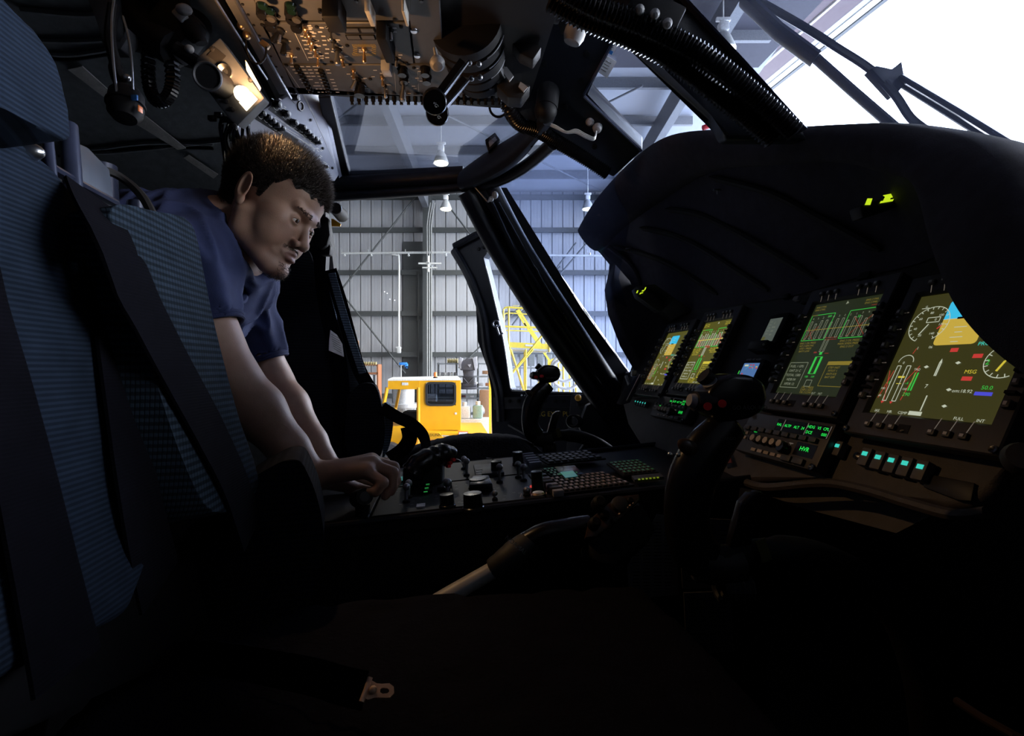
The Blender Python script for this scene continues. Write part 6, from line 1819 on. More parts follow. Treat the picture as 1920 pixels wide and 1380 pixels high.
g = G('strap'); g.belt(bez([fq(x, y, 1.50) for x, y in ((584, 480), (600, 540), (616, 600), (630, 650), (640, 720), (642, 800))], 4), Vector((1, .3, .2)), .045, .004); FSS = g.obj('shoulder_strap', fs, ang=60)
g = G('strap'); g.belt(bez([fq(x, y, 1.54) for x, y in ((618, 506), (636, 560), (655, 630), (672, 690), (700, 740))], 4), Vector((1, .3, .2)), .04, .004); g.obj('shoulder_strap', fs, ang=60)
g = G('paper'); g.slab([(620, 619), (632, 628), (642, 645), (645, 669), (617, 657), (618, 636)], (PB(630, 645, 1.46), (L - F * .8).normalized()), .003); g.m('grey_mark')
for k in range(7): g.slab([(621 + k * .8, 626 + k * 4.4), (636 + k * .8, 634 + k * 4.6), (636 + k * .8, 635 + k * 4.6), (621 + k * .8, 627 + k * 4.4)], (PB(630, 645, 1.458), (L - F * .8).normalized()), .0005)
g.obj('label_patch', FSS, smooth=False, label='white printed care label')
g = G('seat_dark')
g.slab(bez2([(650, 745), (672, 722), (694, 718), (707, 728), (716, 762), (722, 800), (718, 840), (706, 862), (660, 872), (640, 800)], 3)[:-1], (PB(690, 800, 1.50), (L - F * .1).normalized()), .10, r=.025, seg=4); g.obj('thigh_bolster', fs, ang=80)
g = G('seat_lit_edge')
g.slab(bez2([(714, 764), (722, 758), (732, 762), (737, 785), (735, 815), (728, 842), (716, 862), (722, 820)], 3)[:-1], (PB(720, 800, 1.54), (L - F * .1).normalized()), .10, r=.015, seg=3); g.obj('bolster_edge', fs, ang=80)
g = G('strap')
g.belt(bez([fq(x, y, 1.50) for x, y in ((716, 764), (745, 782), (775, 797), (796, 822), (800, 860))], 5), Vector((0.3, .6, .9)), .036, .004); g.obj('lap_belt', fs, ang=60)
g = G('strap'); g.belt(bez([fq(x, y, 1.55) for x, y in ((765, 800), (768, 822), (756, 842), (730, 860))], 5), Vector((1, .3, .2)), .045, .004); g.obj('lap_belt', fs, ang=60)
g = G('fleece'); rnd = random.Random(12)
top = [(700, 872), (745, 848), (780, 832), (820, 821), (870, 812), (930, 811), (975, 818), (1005, 836), (1030, 862)]
rings = []
for i, (x, y) in enumerate(bez2(top, 8)):
    r_ = []
    for k in range(14):
        v = k / 13
        b = 1.46 + v * .52
        yy = y + (1 - math.sin(PI * min(1, .15 + v * .85))) * 40
        r_.append(PB(x, yy + rnd.random() * 1.8, b) if v > .45 else PB(x, y + (.45 - v) * 130 + rnd.random() * 1.8, 1.46 + v * .3))
    rings.append(r_)
g.loft(rings, closed=False); g.obj('fleece_cover', fs, ang=80)
g = G('black'); g.prism([H(-.40, 1.48, -.60), H(.2, 1.48, -.60), H(.2, 1.98, -.60), H(-.40, 1.98, -.60)], Z * -.44, r=.02); g.prism([H(-.44, 1.44, .0), H(-.28, 1.44, -.6), H(-.28, 2.0, -.6), H(-.44, 2.0, .0)], F * -.05); g.obj('seat_base', fs)
# ================================================================ centre console
c0_, c1_, c2_ = H(-.096, .93, -.27), H(.36, .93, -.2355), H(-.096, 1.4, -.27)
CP = (c0_, (c1_ - c0_).cross(c2_ - c0_).normalized())
if CP[1].z < 0: CP = (CP[0], -CP[1])
CN = CP[1]; CF = (c1_ - c0_).normalized(); CL = CN.cross(CF)
def cq(x, y, d=0.0): return hit(x, y, off(CP, d))
def cpt(a, b, d=0.0): return c0_ + CF * ((a + .096) / CF.dot(F)) + L * (b - .93) + CN * d
root = thing('centre_console', 'long black console between the two seats carrying radio and switch panels', 'console', cpt(.2, 1.16, -.5))
g = G('dark_panel'); g.prism([cpt(-.42, .94, -.012), cpt(.72, .94, -.012), cpt(.72, 1.39, -.012), cpt(-.42, 1.39, -.012)], CN * -.02); g.obj('console_top', root, smooth=False)
g = G('black'); g.prism([cpt(-.42, .95, -.03), cpt(.66, .95, -.03), cpt(.66, 1.38, -.03), cpt(-.42, 1.38, -.03)], Z * -.72); g.obj('console_body', root, smooth=False)
g = G('airframe'); g.tube([cpt(-.42, .938, -.006), cpt(.72, .938, -.006)], .006, 8); g.tube([cpt(-.42, 1.392, -.006), cpt(.72, 1.392, -.006)], .006, 8); g.obj('edge_rail', root)
def cunit(a0, b0, a1, b1, label, name='console_panel', m_='dark_panel', d=.0):
    t = thing(name, label, 'control panel', cpt((a0 + a1) / 2, (b0 + b1) / 2, d - .012), 'panels of the centre console')
    g = G(m_); g.box(cpt((a0 + a1) / 2, (b0 + b1) / 2, d - .006), ((a1 - a0) * .98, (b1 - b0) * .98, .012), X=CF, Zv=CN, r=.0015, seg=1); g.obj('face_plate', t)
    return t
def cuni_px(x, y):
    p_ = cq(x, y) - c0_; return p_.dot(CF) - .096, p_.dot(L) + .93
def ctoggle(par, x, y, h, r=.004, ball=True, m_='dull_steel'):
    b = cq(x, y); tip = b + Z * h + L * .004
    g = G('black'); g.lathe(b, CN, [(r * 2, 0), (r * 1.8, .004), (r, .006)], 10); g.m(m_); g.tube([b, b.lerp(tip, .9)], [r * .7, r], 8)
    if ball: g.ell(tip, r * 1.9, nu=12, nv=8)
    g.obj('toggle_switch', par)
def cknob(par, x, y, r, h, m_='black_gloss', name='knob'):
    g = G(m_); g.lathe(cq(x, y), CN, [(r * 1.15, 0), (r * 1.1, h * .15), (r, h * .2), (r * .93, h), (0, h * 1.03)], 18); return g.obj(name, par)
p1 = cunit(-.40, .945, -.13, 1.16, 'rear console panel under the hand of the man')
p2 = cunit(-.13, .945, .02, 1.16, 'console panel with two ball toggles and a white tag beside the hand of the man')
p3 = cunit(.02, .945, .20, 1.16, 'console panel with two black knobs along the near edge')
p4 = cunit(.20, .945, .30, 1.16, 'lit narrow console panel with a tall black knob')
p5 = cunit(-.13, 1.165, .20, 1.385, 'console panel with ball toggles and a pale knob plate on the far side')
ctoggle(p2, 762, 942, .030); ctoggle(p2, 766, 934, .030); ctoggle(p2, 839, 926, .022, .005); ctoggle(p5, 875, 892, .034, .004); ctoggle(p5, 937, 905, .034, .004, m_='dull_steel'); ctoggle(p5, 972, 896, .03); ctoggle(p5, 982, 902, .03, m_='dull_steel'); ctoggle(p5, 870, 880, .026); ctoggle(p3, 928, 938, .012, .003)
cknob(p3, 839, 950, .014, .024); cknob(p3, 888, 955, .018, .03); cknob(p3, 896, 915, .018, .02); cknob(p5, 932, 888, .014, .03); cknob(p5, 972, 872, .014, .034)
g = G('black_gloss'); g.prism([cq(880, 925), cq(925, 922), cq(918, 905), cq(885, 907)], CN * .018, r=.004); g.obj('black_cover', p3)
g = G('airframe_grey'); g.prism([cq(892, 896, .001), cq(946, 891, .001), cq(938, 874, .001), cq(888, 877, .001)], CN * .008, r=.001)
g.m('cream')
for k in range(4): g.box(cq(897 + k * .6, 893 - k * 4, .010), (.014, .012, .004), X=CF, Zv=CN, r=.001)
g.obj('pale_knob_plate', p5, label='pale grey plate with four cream buttons')
g = G('white_mark'); g.box(cq(789, 948, .002), (.016, .022, .003), X=CF, Zv=CN); g.obj('white_tag', p2, smooth=False)
emis('e_teal', (.05, .5, .45), .25)
def cframe(x0, y0, x1, y1, x2, y2, x3, y3): return [cq(x0, y0, .003), cq(x1, y1, .003), cq(x2, y2, .003), cq(x3, y3, .003)]
g = G('black_gloss'); g.prism([cq(736, 906), cq(760, 905), cq(766, 890), cq(740, 890)], CN * .006); g.m('e_teal'); g.poly([cq(742, 902, .0068), cq(756, 901, .0068), cq(760, 893, .0068), cq(744, 894, .0068)]); g.obj('small_display', p2, smooth=False)
for (x, y, l) in ((798, 922, 1), (800, 915, 1), (802, 908, 1), (832, 917, 0)):
    g = G('black_gloss'); g.box(cq(x, y, .003), (.028, .016, .007), X=CF, Zv=CN, r=.001)
    if l: g.m('e_greend'); g.box(cq(x, y, .0068), (.008, .004, .001), X=CF, Zv=CN)
    g.obj('push_key', p2)
g = G('grey_mark'); rnd = random.Random(21)
for k in range(60):
    x, y = 735 + rnd.random() * 240, 905 + rnd.random() * 50
    a_, b_ = cuni_px(x, y)
    if b_ < .96: continue
    c = cq(x, y, .0008); g.quad(c, CF, CL, .006, .0018)
g.obj('legend', p3, smooth=False)
# tall knob panel
cknob(p4, 1009, 926, .012, .045); g = G('brass'); g.lathe(cq(1009, 926, .046), CN, [(.011, 0), (.009, .003), (0, .004)], 14); g.obj('knob_cap', p4)
g = G('e_red'); g.ell(cq(996, 912, .008), .003, nu=8, nv=6); g.obj('red_light', p4)
emis('e_brown', (.55, .26, .12), .16)
emis('e_keygreen', (.05, .60, .12), .13)
emis('e_brownb', (.70, .35, .18), .22)
g = G('e_brown')
for k in range(10): g.line(cq(975 + k * 7, 932 - k * .9, .001), cq(978 + k * 7, 925 - k * .9, .001), CN, .0015)
g.obj('legend', p4, smooth=False); ctoggle(p4, 988, 930, .010, .004); ctoggle(p4, 1032, 924, .010, .004)
# keyboards
def keypad(quad, nx, ny, label, mk, mcap, face='dark_panel', scr=None, sz=.75, lift=.004):
    o, ux, uy = cq(*quad[0], 0), cq(*quad[1], 0), cq(*quad[2], 0)
    X, Y = ux - o, uy - o
    t = thing('keyboard_unit', label, 'keyboard', o + X * .5 + Y * .5 - CN * .012, 'keyboard units of the centre console')
    g = G(face); g.prism([o - X * .03 - Y * .03, ux + X * .03 - Y * .03, ux + X * .03 + Y * 1.03, o - X * .03 + Y * 1.03], CN * .004); g.obj('face_plate', t, smooth=False)
    for i in range(nx):
        for j in range(ny):
            if scr and scr[0] <= i <= scr[1] and scr[2] <= j <= scr[3]: continue
            c = o + X * ((i + .5) / nx) + Y * ((j + .5) / ny) + CN * (lift + .002)
            w, h = X.length / nx * sz, Y.length / ny * sz
            g = G(mcap); g.box(c, (w, h, .005), X=X.normalized(), Zv=CN, r=.0008, seg=1); g.m(mk); g.quad(c + CN * .0028, X.normalized(), CL, w * .5, h * .35); g.obj('key', t, smooth=False)
    return t, o, X, Y
t, o, X, Y = keypad(((1060, 927), (1184, 912), (1018, 903)), 12, 5, 'keyboard with brown lit keys along the near edge of the console', 'e_brown', 'key_cap')
t, o, X, Y = keypad(((1030, 872), (1132, 862), (1006, 858)), 8, 4, 'dark unlit keyboard on the far side of the console', 'grey_mark', 'key_cap')
t, o, X, Y = keypad(((1040, 899), (1062, 897), (1016, 884)), 3, 4, 'small green lit keypad beside the little green screen', 'e_keygreen', 'key_cap')
t, o, X, Y = keypad(((1170, 894), (1232, 888), (1140, 872)), 7, 5, 'green lit keypad at the forward end of the console', 'e_keygreen', 'key_cap')
ts = thing('small_radio_screen', 'little green glowing radio screen between the keyboards', 'screen', cq(1066, 890))
g = G('black_gloss'); g.prism([cq(1054, 902), cq(1096, 897), cq(1078, 880), cq(1040, 883)], CN * .010, r=.001); g.obj('case', ts)
g = G('e_tealdim'); g.poly([cq(1060, 896, .0105), cq(1084, 893, .0105), cq(1074, 882, .0105), cq(1050, 885, .0105)]); g.m('e_greend').text('COM 1', cq(1066, 887, .011), CF, CL, .014); g.obj('screen', ts, smooth=False)
tw = thing('warning_strip', 'row of lime lit dashes on the forward near corner of the console', 'indicator', cq(1215, 898))
g = G('key_cap'); g.prism([cq(1190, 905), cq(1245, 899), cq(1238, 892), cq(1184, 897)], CN * .006); g.obj('strip', tw, smooth=False)
g = G('e_lime2' if 'e_lime2' in MATS else 'e_greend')
emis('e_lime2', (.45, .60, .02), .25)
g = G('e_lime2')
for k in range(6): g.prism([cq(1197 + k * 7, 900.5 - k * .7, .0065), cq(1201 + k * 7, 900 - k * .7, .0065), cq(1200 + k * 7, 897.5 - k * .7, .0065), cq(1196 + k * 7, 898 - k * .7, .0065)], CN * .0005)
g.obj('lit_dash', tw, smooth=False)
g = G('key_cap')
tk = thing('lit_key_bank', 'bank of grey rocker keys between the tall knob and the brown keyboard', 'keys', cq(1040, 915))
for k in range(6):
    g = G('grey_plastic' if k % 2 == 0 else 'bezel'); g.box(cq(1046 - k * 6, 924 - k * 6, .008), (.020, .014, .012), X=CF, Zv=CN, r=.001); g.obj('key', tk)
tk = thing('rocker_bank', 'bank of pale blue rocker keys at the far side of the console', 'keys', cq(995, 866))
for k in range(5):
    g = G('grey_panel'); g.box(cq(1004 - k * 3.4, 872 - k * 4.2, .010), (.030, .012, .016), X=CF, Zv=CN, r=.001); g.obj('key', tk)
t = thing('wire_guard', 'thin bent steel wire guard standing on the far side of the console', 'guard', cq(912, 880))
g = G('steel'); g.tube([P(912, 859, 1.36), P(924, 860, 1.36), P(924, 876, 1.36)], .0018, 6); g.tube(bez([P(845, 862, 1.3), P(860, 862, 1.3), P(868, 872, 1.3), P(872, 885, 1.3)], 4), .0015, 6); g.obj('wire', t)
# stowed slab lever in the middle (dark leather-like grip with red buttons)
t = thing('stowed_grip', 'black ribbed hand grip with red buttons lying on the console', 'hand grip', cq(800, 900))
g = G('black_gloss'); pts = bez([P(772, 888, 1.12), P(790, 868, 1.13), P(812, 858, 1.15), P(832, 852, 1.17), P(842, 860, 1.18)], 6)
g.tube(pts, [.030 * (1 + .05 * math.sin(i * 1.6)) * (1 if i < len(pts) - 3 else .85) for i in range(len(pts))], 16, ry=.85); g.obj('grip_body', t)
g = G('red')
for (x, y) in ((846, 868), (852, 862), (843, 874)): g.cyl(P(x - 5, y, 1.15), P(x, y, 1.14), .004, n=10)
g.obj('red_button', t)
g = G('black'); g.box(P(795, 895, 1.16), (.09, .06, .06), r=.01); g.obj('grip_base', t)

# ================================================================ control sticks
BN = .62
def nb(x, y, db=0.0): return PB(x, y, BN + db)
def stick(label):
    t = thing('control_stick', label, 'control stick', H(.36, BN, -.75), 'control sticks of the two seats')
    # grip body: tapered loft along a bent spine
    sp = [(1372, 792, 34), (1350, 815, 40), (1322, 850, 46), (1300, 895, 48), (1290, 940, 45), (1288, 985, 42), (1300, 1025, 44), (1322, 1048, 40)]
    pts = [nb(x, y) for x, y, r in sp]
    g = G('black_gloss'); P2 = bez(pts, 4); R2 = []
    for i in range(len(P2)):
        s_ = i / 4; j = min(int(s_), len(sp) - 2); R2.append((sp[j][2] + (sp[j + 1][2] - sp[j][2]) * (s_ - j)) * .66 / 940)
    g.tube(P2, R2, 20, ry=.72, up=F); g.obj('grip', t, ang=80)
    g = G('black_gloss')
    hd = [(1352, 712), (1375, 700), (1415, 704), (1437, 718), (1443, 745), (1434, 772), (1410, 786), (1372, 792), (1345, 786), (1330, 765), (1330, 735)]
    g.prism([nb(x, y, -.022) for x, y in hd], L * .048, r=.008, seg=3); g.obj('grip_head', t, ang=70)
    g = G('dim_mark'); g.text('GO AROUND', nb(1406, 764, -.0232), -F.cross(Z).cross(Z) if False else F, Z, .008); g.obj('lettering', t, smooth=False); g = G('dim_mark'); g.text('CARGO', nb(1366, 822, -.030), F, Z, .006); g.obj('lettering', t, smooth=False)
    for (x, y) in ((1327, 762), (1354, 757)):
        g = G('red'); g.cyl(nb(x, y, -.02), nb(x, y, -.032), .0055, .005, n=14); g.obj('red_button', t)
    g = G('grey_plastic'); g.cyl(nb(1345, 738, -.0), nb(1330, 716, -.006), .012, .010, n=14); g.obj('hat_switch', t)
    g = G('black'); g.cyl(nb(1335, 755, -.01), nb(1302, 752, -.012), .014, .013, n=14); g.m('grey_plastic').cyl(nb(1302, 752, -.012), nb(1292, 750, -.012), .010, .008, n=12); g.obj('trim_switch', t)
    g = G('black'); g.cyl(nb(1340, 722, .0), nb(1318, 704, -.0), .010, .011, n=12); g.obj('thumb_wheel', t)
    g = G('brass_dark'); g.ell(nb(1292, 840, -.012), (.018, .007, .010), X=(F - Z * .6).normalized(), Y=L, Zv=(Z + F * .6).normalized()); g.obj('painted_highlight', t)  # brown blob paints the orange highlight on the grip shoulder
    g = G('steel')
    for (x, y) in ((1262, 852), (1278, 853)): g.ell(nb(x - 6, y, -.02), .0032, nu=8, nv=6)
    g.obj('screw', t)
    g = G('black_gloss'); g.prism([nb(x, y, -.008) for x, y in ((1370, 1030), (1382, 985), (1392, 945), (1410, 925), (1432, 922), (1418, 950), (1412, 990), (1410, 1030))], L * .016, r=.003); g.obj('hand_guard', t)
    g = G('black'); g.tube(bez([nb(1330, 1050), nb(1375, 1045), nb(1430, 1035), nb(1510, 1040), nb(1590, 1070), nb(1655, 1120), nb(1700, 1190), nb(1730, 1290), nb(1745, 1420)], 5), [.018] * 12 + [.022] * 29, 14); g.obj('shaft', t)
    g = G('black_rubber'); g.tube(bez([nb(1310, 1055), nb(1345, 1062), nb(1385, 1055)], 4), .024, 14)
    for k in range(6): g.ring(nb(1352 + k * 9, 1100, .0), F, .018, .004, 12, 6)
    g.obj('collar', t)
    g = G('yellow_green'); g.belt([nb(1425, 1012, -.024), nb(1438, 1052, -.024)], F, .014, .002); g.obj('tag', t, label='dull yellow green tag')
    return t
mat('brass_dark', (0.05, 0.03, 0.02), 0.3)
mat('yellow_green', (0.08, 0.08, 0.02), 0.6)
s1 = stick('near control stick with two red buttons in front of the large displays')
s2 = dup(s1, L * 1.05 + F * -.022 + Z * .018, 'far control stick standing in front of the open cockpit door')

# collective lever
t = thing('collective_lever', 'collective lever with a pale tube and black switch head between the near seat and console', 'lever', P(840, 1115, .8))
YC_ = .80
g = G('white_paint_dull' if 'white_paint_dull' in MATS else 'cream')
mat('tube_grey', (0.30, 0.30, 0.30), 0.45)
g = G('tube_grey'); g.tube([P(740, 1178, .735), P(835, 1120, .77), P(935, 1063, .80)], .0135, 14); g.obj('tube', t)
g = G('black_rubber'); g.tube(bez([P(925, 1068, .80), P(950, 1050, .80), P(975, 1030, .81), P(1000, 1012, .82)], 4), [.018, .019, .019, .020, .021, .021, .022, .022, .021, .021, .020, .019, .019], 16); g.obj('rubber_boot', t)
g = G('black_gloss'); g.tube(bez([P(985, 1018, .815), P(1020, 1000, .82), P(1060, 992, .83), P(1105, 985, .84)], 4), .017, 14); g.obj('twist_grip', t)
g = G('grey_mark'); g.text('NORMAL', P(968, 1022, .779), Vector((.6, 0, -.5)).normalized(), Vector((.5, 0, .6)).normalized(), .010); g.obj('lettering', t, smooth=False)
hp_ = (P(1150, 965, .84), Vector((-.15, .75, -.62)).normalized())
g = G('brass_dark'); g.slab([(1098, 1008), (1104, 975), (1140, 945), (1160, 930), (1198, 926), (1200, 938), (1170, 965), (1120, 1005)], hp_, .012, r=.002); g.obj('switch_plate', t)
g = G('black'); g.slab([(1100, 1010), (1120, 1006), (1200, 938), (1232, 990), (1215, 1018), (1150, 1062), (1110, 1050)], off(hp_, .01), .05, r=.006); g.obj('head_box', t)
for (x, y, r, h, m_) in ((1160, 948, .014, .012, 'bezel'), (1120, 948, .012, .02, 'black'), (1132, 968, .008, .012, 'black'), (1180, 940, .006, .008, 'black'), (1150, 978, .006, .01, 'bezel'), (1112, 985, .010, .018, 'black')):
    g = G(m_); g.lathe(hit(x, y, hp_), -hp_[1], [(r, 0), (r * .95, h * .8), (r * .6, h), (0, h)], 14); g.obj('switch', t)
g = G('e_brown')
for k in range(6): g.slab([(1160 + k * 5, 962 - k * 4), (1163 + k * 5, 962 - k * 4), (1162 + k * 5, 964 - k * 4), (1159 + k * 5, 964 - k * 4)], off(hp_, -.001), .0003)
g.obj('legend', t, smooth=False)

# cards hanging under the panel
def card(px, Y, label, rows, m_='card_grey'):
    t = thing('checklist_card', label, 'card', P(px[0][0], px[2][1], Y), 'cards hanging below the panel')
    pl = (P(px[0][0], px[0][1], Y), Vector((-.15, 1, .1)).normalized())
    g = G(m_); g.slab(px, pl, .002); g.obj('card_sheet', t, smooth=False)
    g = G('black'); x0, x1 = min(p_[0] for p_ in px) + 8, max(p_[0] for p_ in px) - 8; y0, y1 = min(p_[1] for p_ in px) + 14, max(p_[1] for p_ in px) - 8
    for r in range(rows):
        y = y0 + (y1 - y0) * r / rows
        for c in range(4):
            xa = x0 + (x1 - x0) * c / 4 + 2
            g.slab([(xa, y), (xa + (x1 - x0) * .17, y), (xa + (x1 - x0) * .17, y + 1.4), (xa, y + 1.4)], off(pl, -.001), .0003)
    g.obj('printed_rows', t, smooth=False); return t
mat('card_grey', (0.20, 0.20, 0.22), 0.7)
mat('card_dark', (0.075, 0.075, 0.085), 0.6)
card([(1232, 965), (1262, 968), (1270, 1050), (1272, 1115), (1180, 1124), (1176, 1062)], .98, 'pale checklist card with small print hanging left of the near control stick', 22)
card([(1272, 970), (1375, 975), (1375, 1102), (1280, 1104)], .95, 'dark card hanging just above the lowest card', 12, 'card_dark')
card([(1282, 1112), (1372, 1108), (1376, 1222), (1288, 1230)], .92, 'lowest dark card with a metal ring hanging below the near control stick', 12, 'card_dark')
g = G('tube_grey'); t = thing('pale_sheet', 'small pale sheet edge behind the near control stick', 'paper', P(1345, 990, 1.0)); g = G('card_grey'); g.slab([(1318, 982), (1360, 976), (1372, 1000), (1325, 1005)], PLY(1.0), .002); g.obj('sheet', t, smooth=False)
t = thing('fire_handle_box', 'small dark box with an amber light below the lower fascia', 'switch box', P(1418, 945, .95))
g = G('dark_panel'); g.slab([(1400, 920), (1438, 928), (1425, 975), (1415, 975), (1395, 950)], PLY(.95), .03, r=.003); g.m('e_amber').slab([(1415, 935), (1419, 935), (1419, 939), (1415, 939)], PLY(.949), .001); g.obj('box_body', t)
t = thing('red_flag_tag', 'small dark red tag on the fascia beside the near control stick', 'tag', P(1360, 850, .98))
mat('red_dark', (.16, .01, .012), .6)
g = G('red_dark'); g.slab([(1352, 850), (1366, 843), (1374, 868), (1356, 872)], off(PANEL, -.01), .003); g.obj('tag_face', t, smooth=False)
t = thing('foot_lever', 'faint brassy rod low in the right corner of the footwell', 'rod', P(1820, 1340, .8))
g = G('brass_dark'); g.tube([P(1795, 1315, .85), P(1840, 1345, .8), P(1900, 1378, .76), P(1960, 1410, .74)], .007, 8); g.obj('rod', t)
# ================================================================ the man
class Field:
    "signed distance field on a grid, meshed with surface nets"
    def __init__(s, lo, hi, h):
        s.lo = np.array(lo, float); s.h = h
        s.n = np.ceil((np.array(hi) - s.lo) / h).astype(int) + 1
        s.V = np.full(s.n, 0.05, np.float32)
    def block(s, lo, hi):
        a = np.maximum(np.floor((np.array(lo) - s.lo) / s.h).astype(int), 0)
        b = np.minimum(np.ceil((np.array(hi) - s.lo) / s.h).astype(int) + 1, s.n)
        if np.any(b <= a): return None
        sl = tuple(slice(x, y) for x, y in zip(a, b))
        gx, gy, gz = np.meshgrid(*[s.lo[i] + s.h * np.arange(a[i], b[i]) for i in range(3)], indexing='ij')
        return sl, gx, gy, gz
    def merge(s, sl, d, k, sub=False):
        v = s.V[sl]
        if sub:
            d = -d
            h = np.clip(0.5 + 0.5 * (d - v) / k, 0, 1) if k else (d > v) * 1.0
            s.V[sl] = v * (1 - h) + d * h + (k * h * (1 - h) if k else 0)
        else:
            if k:
                h = np.clip(0.5 + 0.5 * (d - v) / k, 0, 1)
                s.V[sl] = d * (1 - h) + v * h - k * h * (1 - h)
            else:
                s.V[sl] = np.minimum(v, d)
    def cone(s, a, b, ra, rb, k=0.01, sub=False):
        a, b = np.array(a, float), np.array(b, float)
        m = max(ra, rb) + k + 0.012
        bl = s.block(np.minimum(a, b) - m, np.maximum(a, b) + m)
        if bl is None: return
        sl, x, y, z = bl
        ab = b - a; L2 = max((ab ** 2).sum(), 1e-9)
        t = np.clip(((x - a[0]) * ab[0] + (y - a[1]) * ab[1] + (z - a[2]) * ab[2]) / L2, 0, 1)
        d = np.sqrt((x - a[0] - t * ab[0]) ** 2 + (y - a[1] - t * ab[1]) ** 2 + (z - a[2] - t * ab[2]) ** 2) - (ra + (rb - ra) * t)
        s.merge(sl, d, k, sub)
    def ell(s, c, r, k=0.01, R=None, sub=False, slab=None):
        c, r = np.array(c, float), np.array(r, float)
        m = max(r) + k + 0.012
        bl = s.block(c - m, c + m)
        if bl is None: return
        sl, x, y, z = bl
        p = np.stack([x - c[0], y - c[1], z - c[2]], -1)
        if R is not None: p = p @ np.array(R, float).T      # rows of R are the axes
        q1 = np.sqrt(((p / r) ** 2).sum(-1)); q2 = np.sqrt(((p / r ** 2) ** 2).sum(-1))
        d = q1 * (q1 - 1.0) / np.maximum(q2, 1e-6)
        s.merge(sl, d, k, sub)
    def mesh(s):
        V = s.V; ins = V < 0
        n = V.shape
        c = np.zeros(tuple(x - 1 for x in n), np.int8)
        for i in (0, 1):
            for j in (0, 1):
                for k in (0, 1):
                    c += ins[i:n[0] - 1 + i, j:n[1] - 1 + j, k:n[2] - 1 + k]
        act = np.argwhere((c > 0) & (c < 8))
        idx = -np.ones(c.shape, np.int32); idx[tuple(act.T)] = np.arange(len(act))
        acc = np.zeros((len(act), 3)); cnt = np.zeros(len(act))
        cor = [(i, j, k) for i in (0, 1) for j in (0, 1) for k in (0, 1)]
        for a in cor:
            for ax in range(3):
                if a[ax]: continue
                b = list(a); b[ax] = 1
                pa, pb = act + a, act + b
                va, vb = V[tuple(pa.T)], V[tuple(pb.T)]
                m = (va < 0) != (vb < 0)
                t = va[m] / (va[m] - vb[m])
                pt = np.tile(np.array(a, float), (m.sum(), 1)); pt[:, ax] = t
                acc[m] += pt; cnt[m] += 1
        P_ = (act + acc / cnt[:, None]) * s.h + s.lo
        F_ = []
        for ax in range(3):
            u, v = [(1, 2), (2, 0), (0, 1)][ax]
            sa = [slice(0, n[i]) for i in range(3)]; sb = list(sa)
            sa[ax] = slice(0, n[ax] - 1); sb[ax] = slice(1, n[ax])
            A, B = ins[tuple(sa)], ins[tuple(sb)]
            e = np.argwhere(A != B)
            e = e[(e[:, u] > 0) & (e[:, v] > 0) & (e[:, u] < n[u] - 1) & (e[:, v] < n[v] - 1)]
            du, dv = np.zeros(3, int), np.zeros(3, int); du[u] = 1; dv[v] = 1
            q = [idx[tuple((e - du - dv).T)], idx[tuple((e - dv).T)], idx[tuple(e.T)], idx[tuple((e - du).T)]]
            fl = A[tuple(e.T)]
            Q = np.stack(q, 1); Q[~fl] = Q[~fl][:, ::-1]
            F_.append(Q)
        return P_, np.concatenate(F_)

# head frame: u forward, w to his left, v to the crown
hw = Vector((.05, .99, -.14)).normalized()
hv = Vector((.42, .08, .907)); hv = (hv - hw * hv.dot(hw)).normalized()
hu = hw.cross(hv).normalized()
if hu.x < 0: hu = -hu
HO = P(504, 391, 1.02)
HS = 1.0
def hd_(u, w, v): return HO + (hu * u + hw * w + hv * v) * HS

f = Field((-.135, -.105, -.17), (.145, .105, .155), .0015)
f.ell((-.010, 0, .045), (.098, .078, .086), .01)
f.ell((.042, 0, .045), (.052, .062, .052), .02)
f.ell((.030, 0, -.02), (.060, .066, .072), .02)
for s_ in (-1, 1):
    f.ell((.056, s_ * .043, -.016), (.024, .024, .020), .018)
    f.ell((.046, s_ * .042, -.050), (.032, .027, .034), .02)
    f.cone((.000, s_ * .060, -.040), (.010, s_ * .055, -.070), .016, .018, .02)
    f.cone((.010, s_ * .054, -.072), (.066, s_ * .022, -.105), .018, .018, .02)
f.ell((.074, 0, -.104), (.022, .027, .018), .016)
f.ell((.070, 0, -.068), (.024, .032, .026), .016)
f.cone((.080, -.038, .019), (.088, -.010, .012), .009, .010, .010)
f.cone((.080, .038, .019), (.088, .010, .012), .009, .010, .010)
f.cone((.088, -.010, .013), (.088, .010, .013), .009, .009, .010)
for s_ in (-1, 1):
    f.ell((.096, s_ * .031, -.006), (.016, .018, .011), .010, sub=True)
    f.ell((.0755, s_ * .031, -.006), (.0152, .0160, .0138), .003)
f.cone((.087, 0, .002), (.1035, 0, -.038), .0065, .0090, .008)
f.ell((.1045, 0, -.042), (.0105, .0125, .0100), .005)
for s_ in (-1, 1):
    f.ell((.0940, s_ * .0155, -.0455), (.0105, .0075, .0080), .005)
    f.ell((.1005, s_ * .0085, -.0530), (.005, .0038, .004), .002, sub=True)
    f.cone((.090, s_ * .020, -.050), (.083, s_ * .035, -.070), .003, .003, .012, sub=True)
    f.cone((.0940, s_ * .003, -.0655), (.0840, s_ * .0225, -.0700), .0055, .0030, .004)
    f.cone((.0940, s_ * .004, -.0785), (.0840, s_ * .0205, -.0735), .0068, .0034, .004)
f.cone((.0995, -.014, -.0715), (.0995, .014, -.0715), .0024, .0024, .002, sub=True)
f.cone((.0985, -.012, -.0875), (.0985, .012, -.0875), .003, .003, .006, sub=True)
# lids: almond slits
for s_ in (-1, 1):
    f.ell((.0900, s_ * .0310, -.0070), (.0100, .0130, .0036), .0015, sub=True)
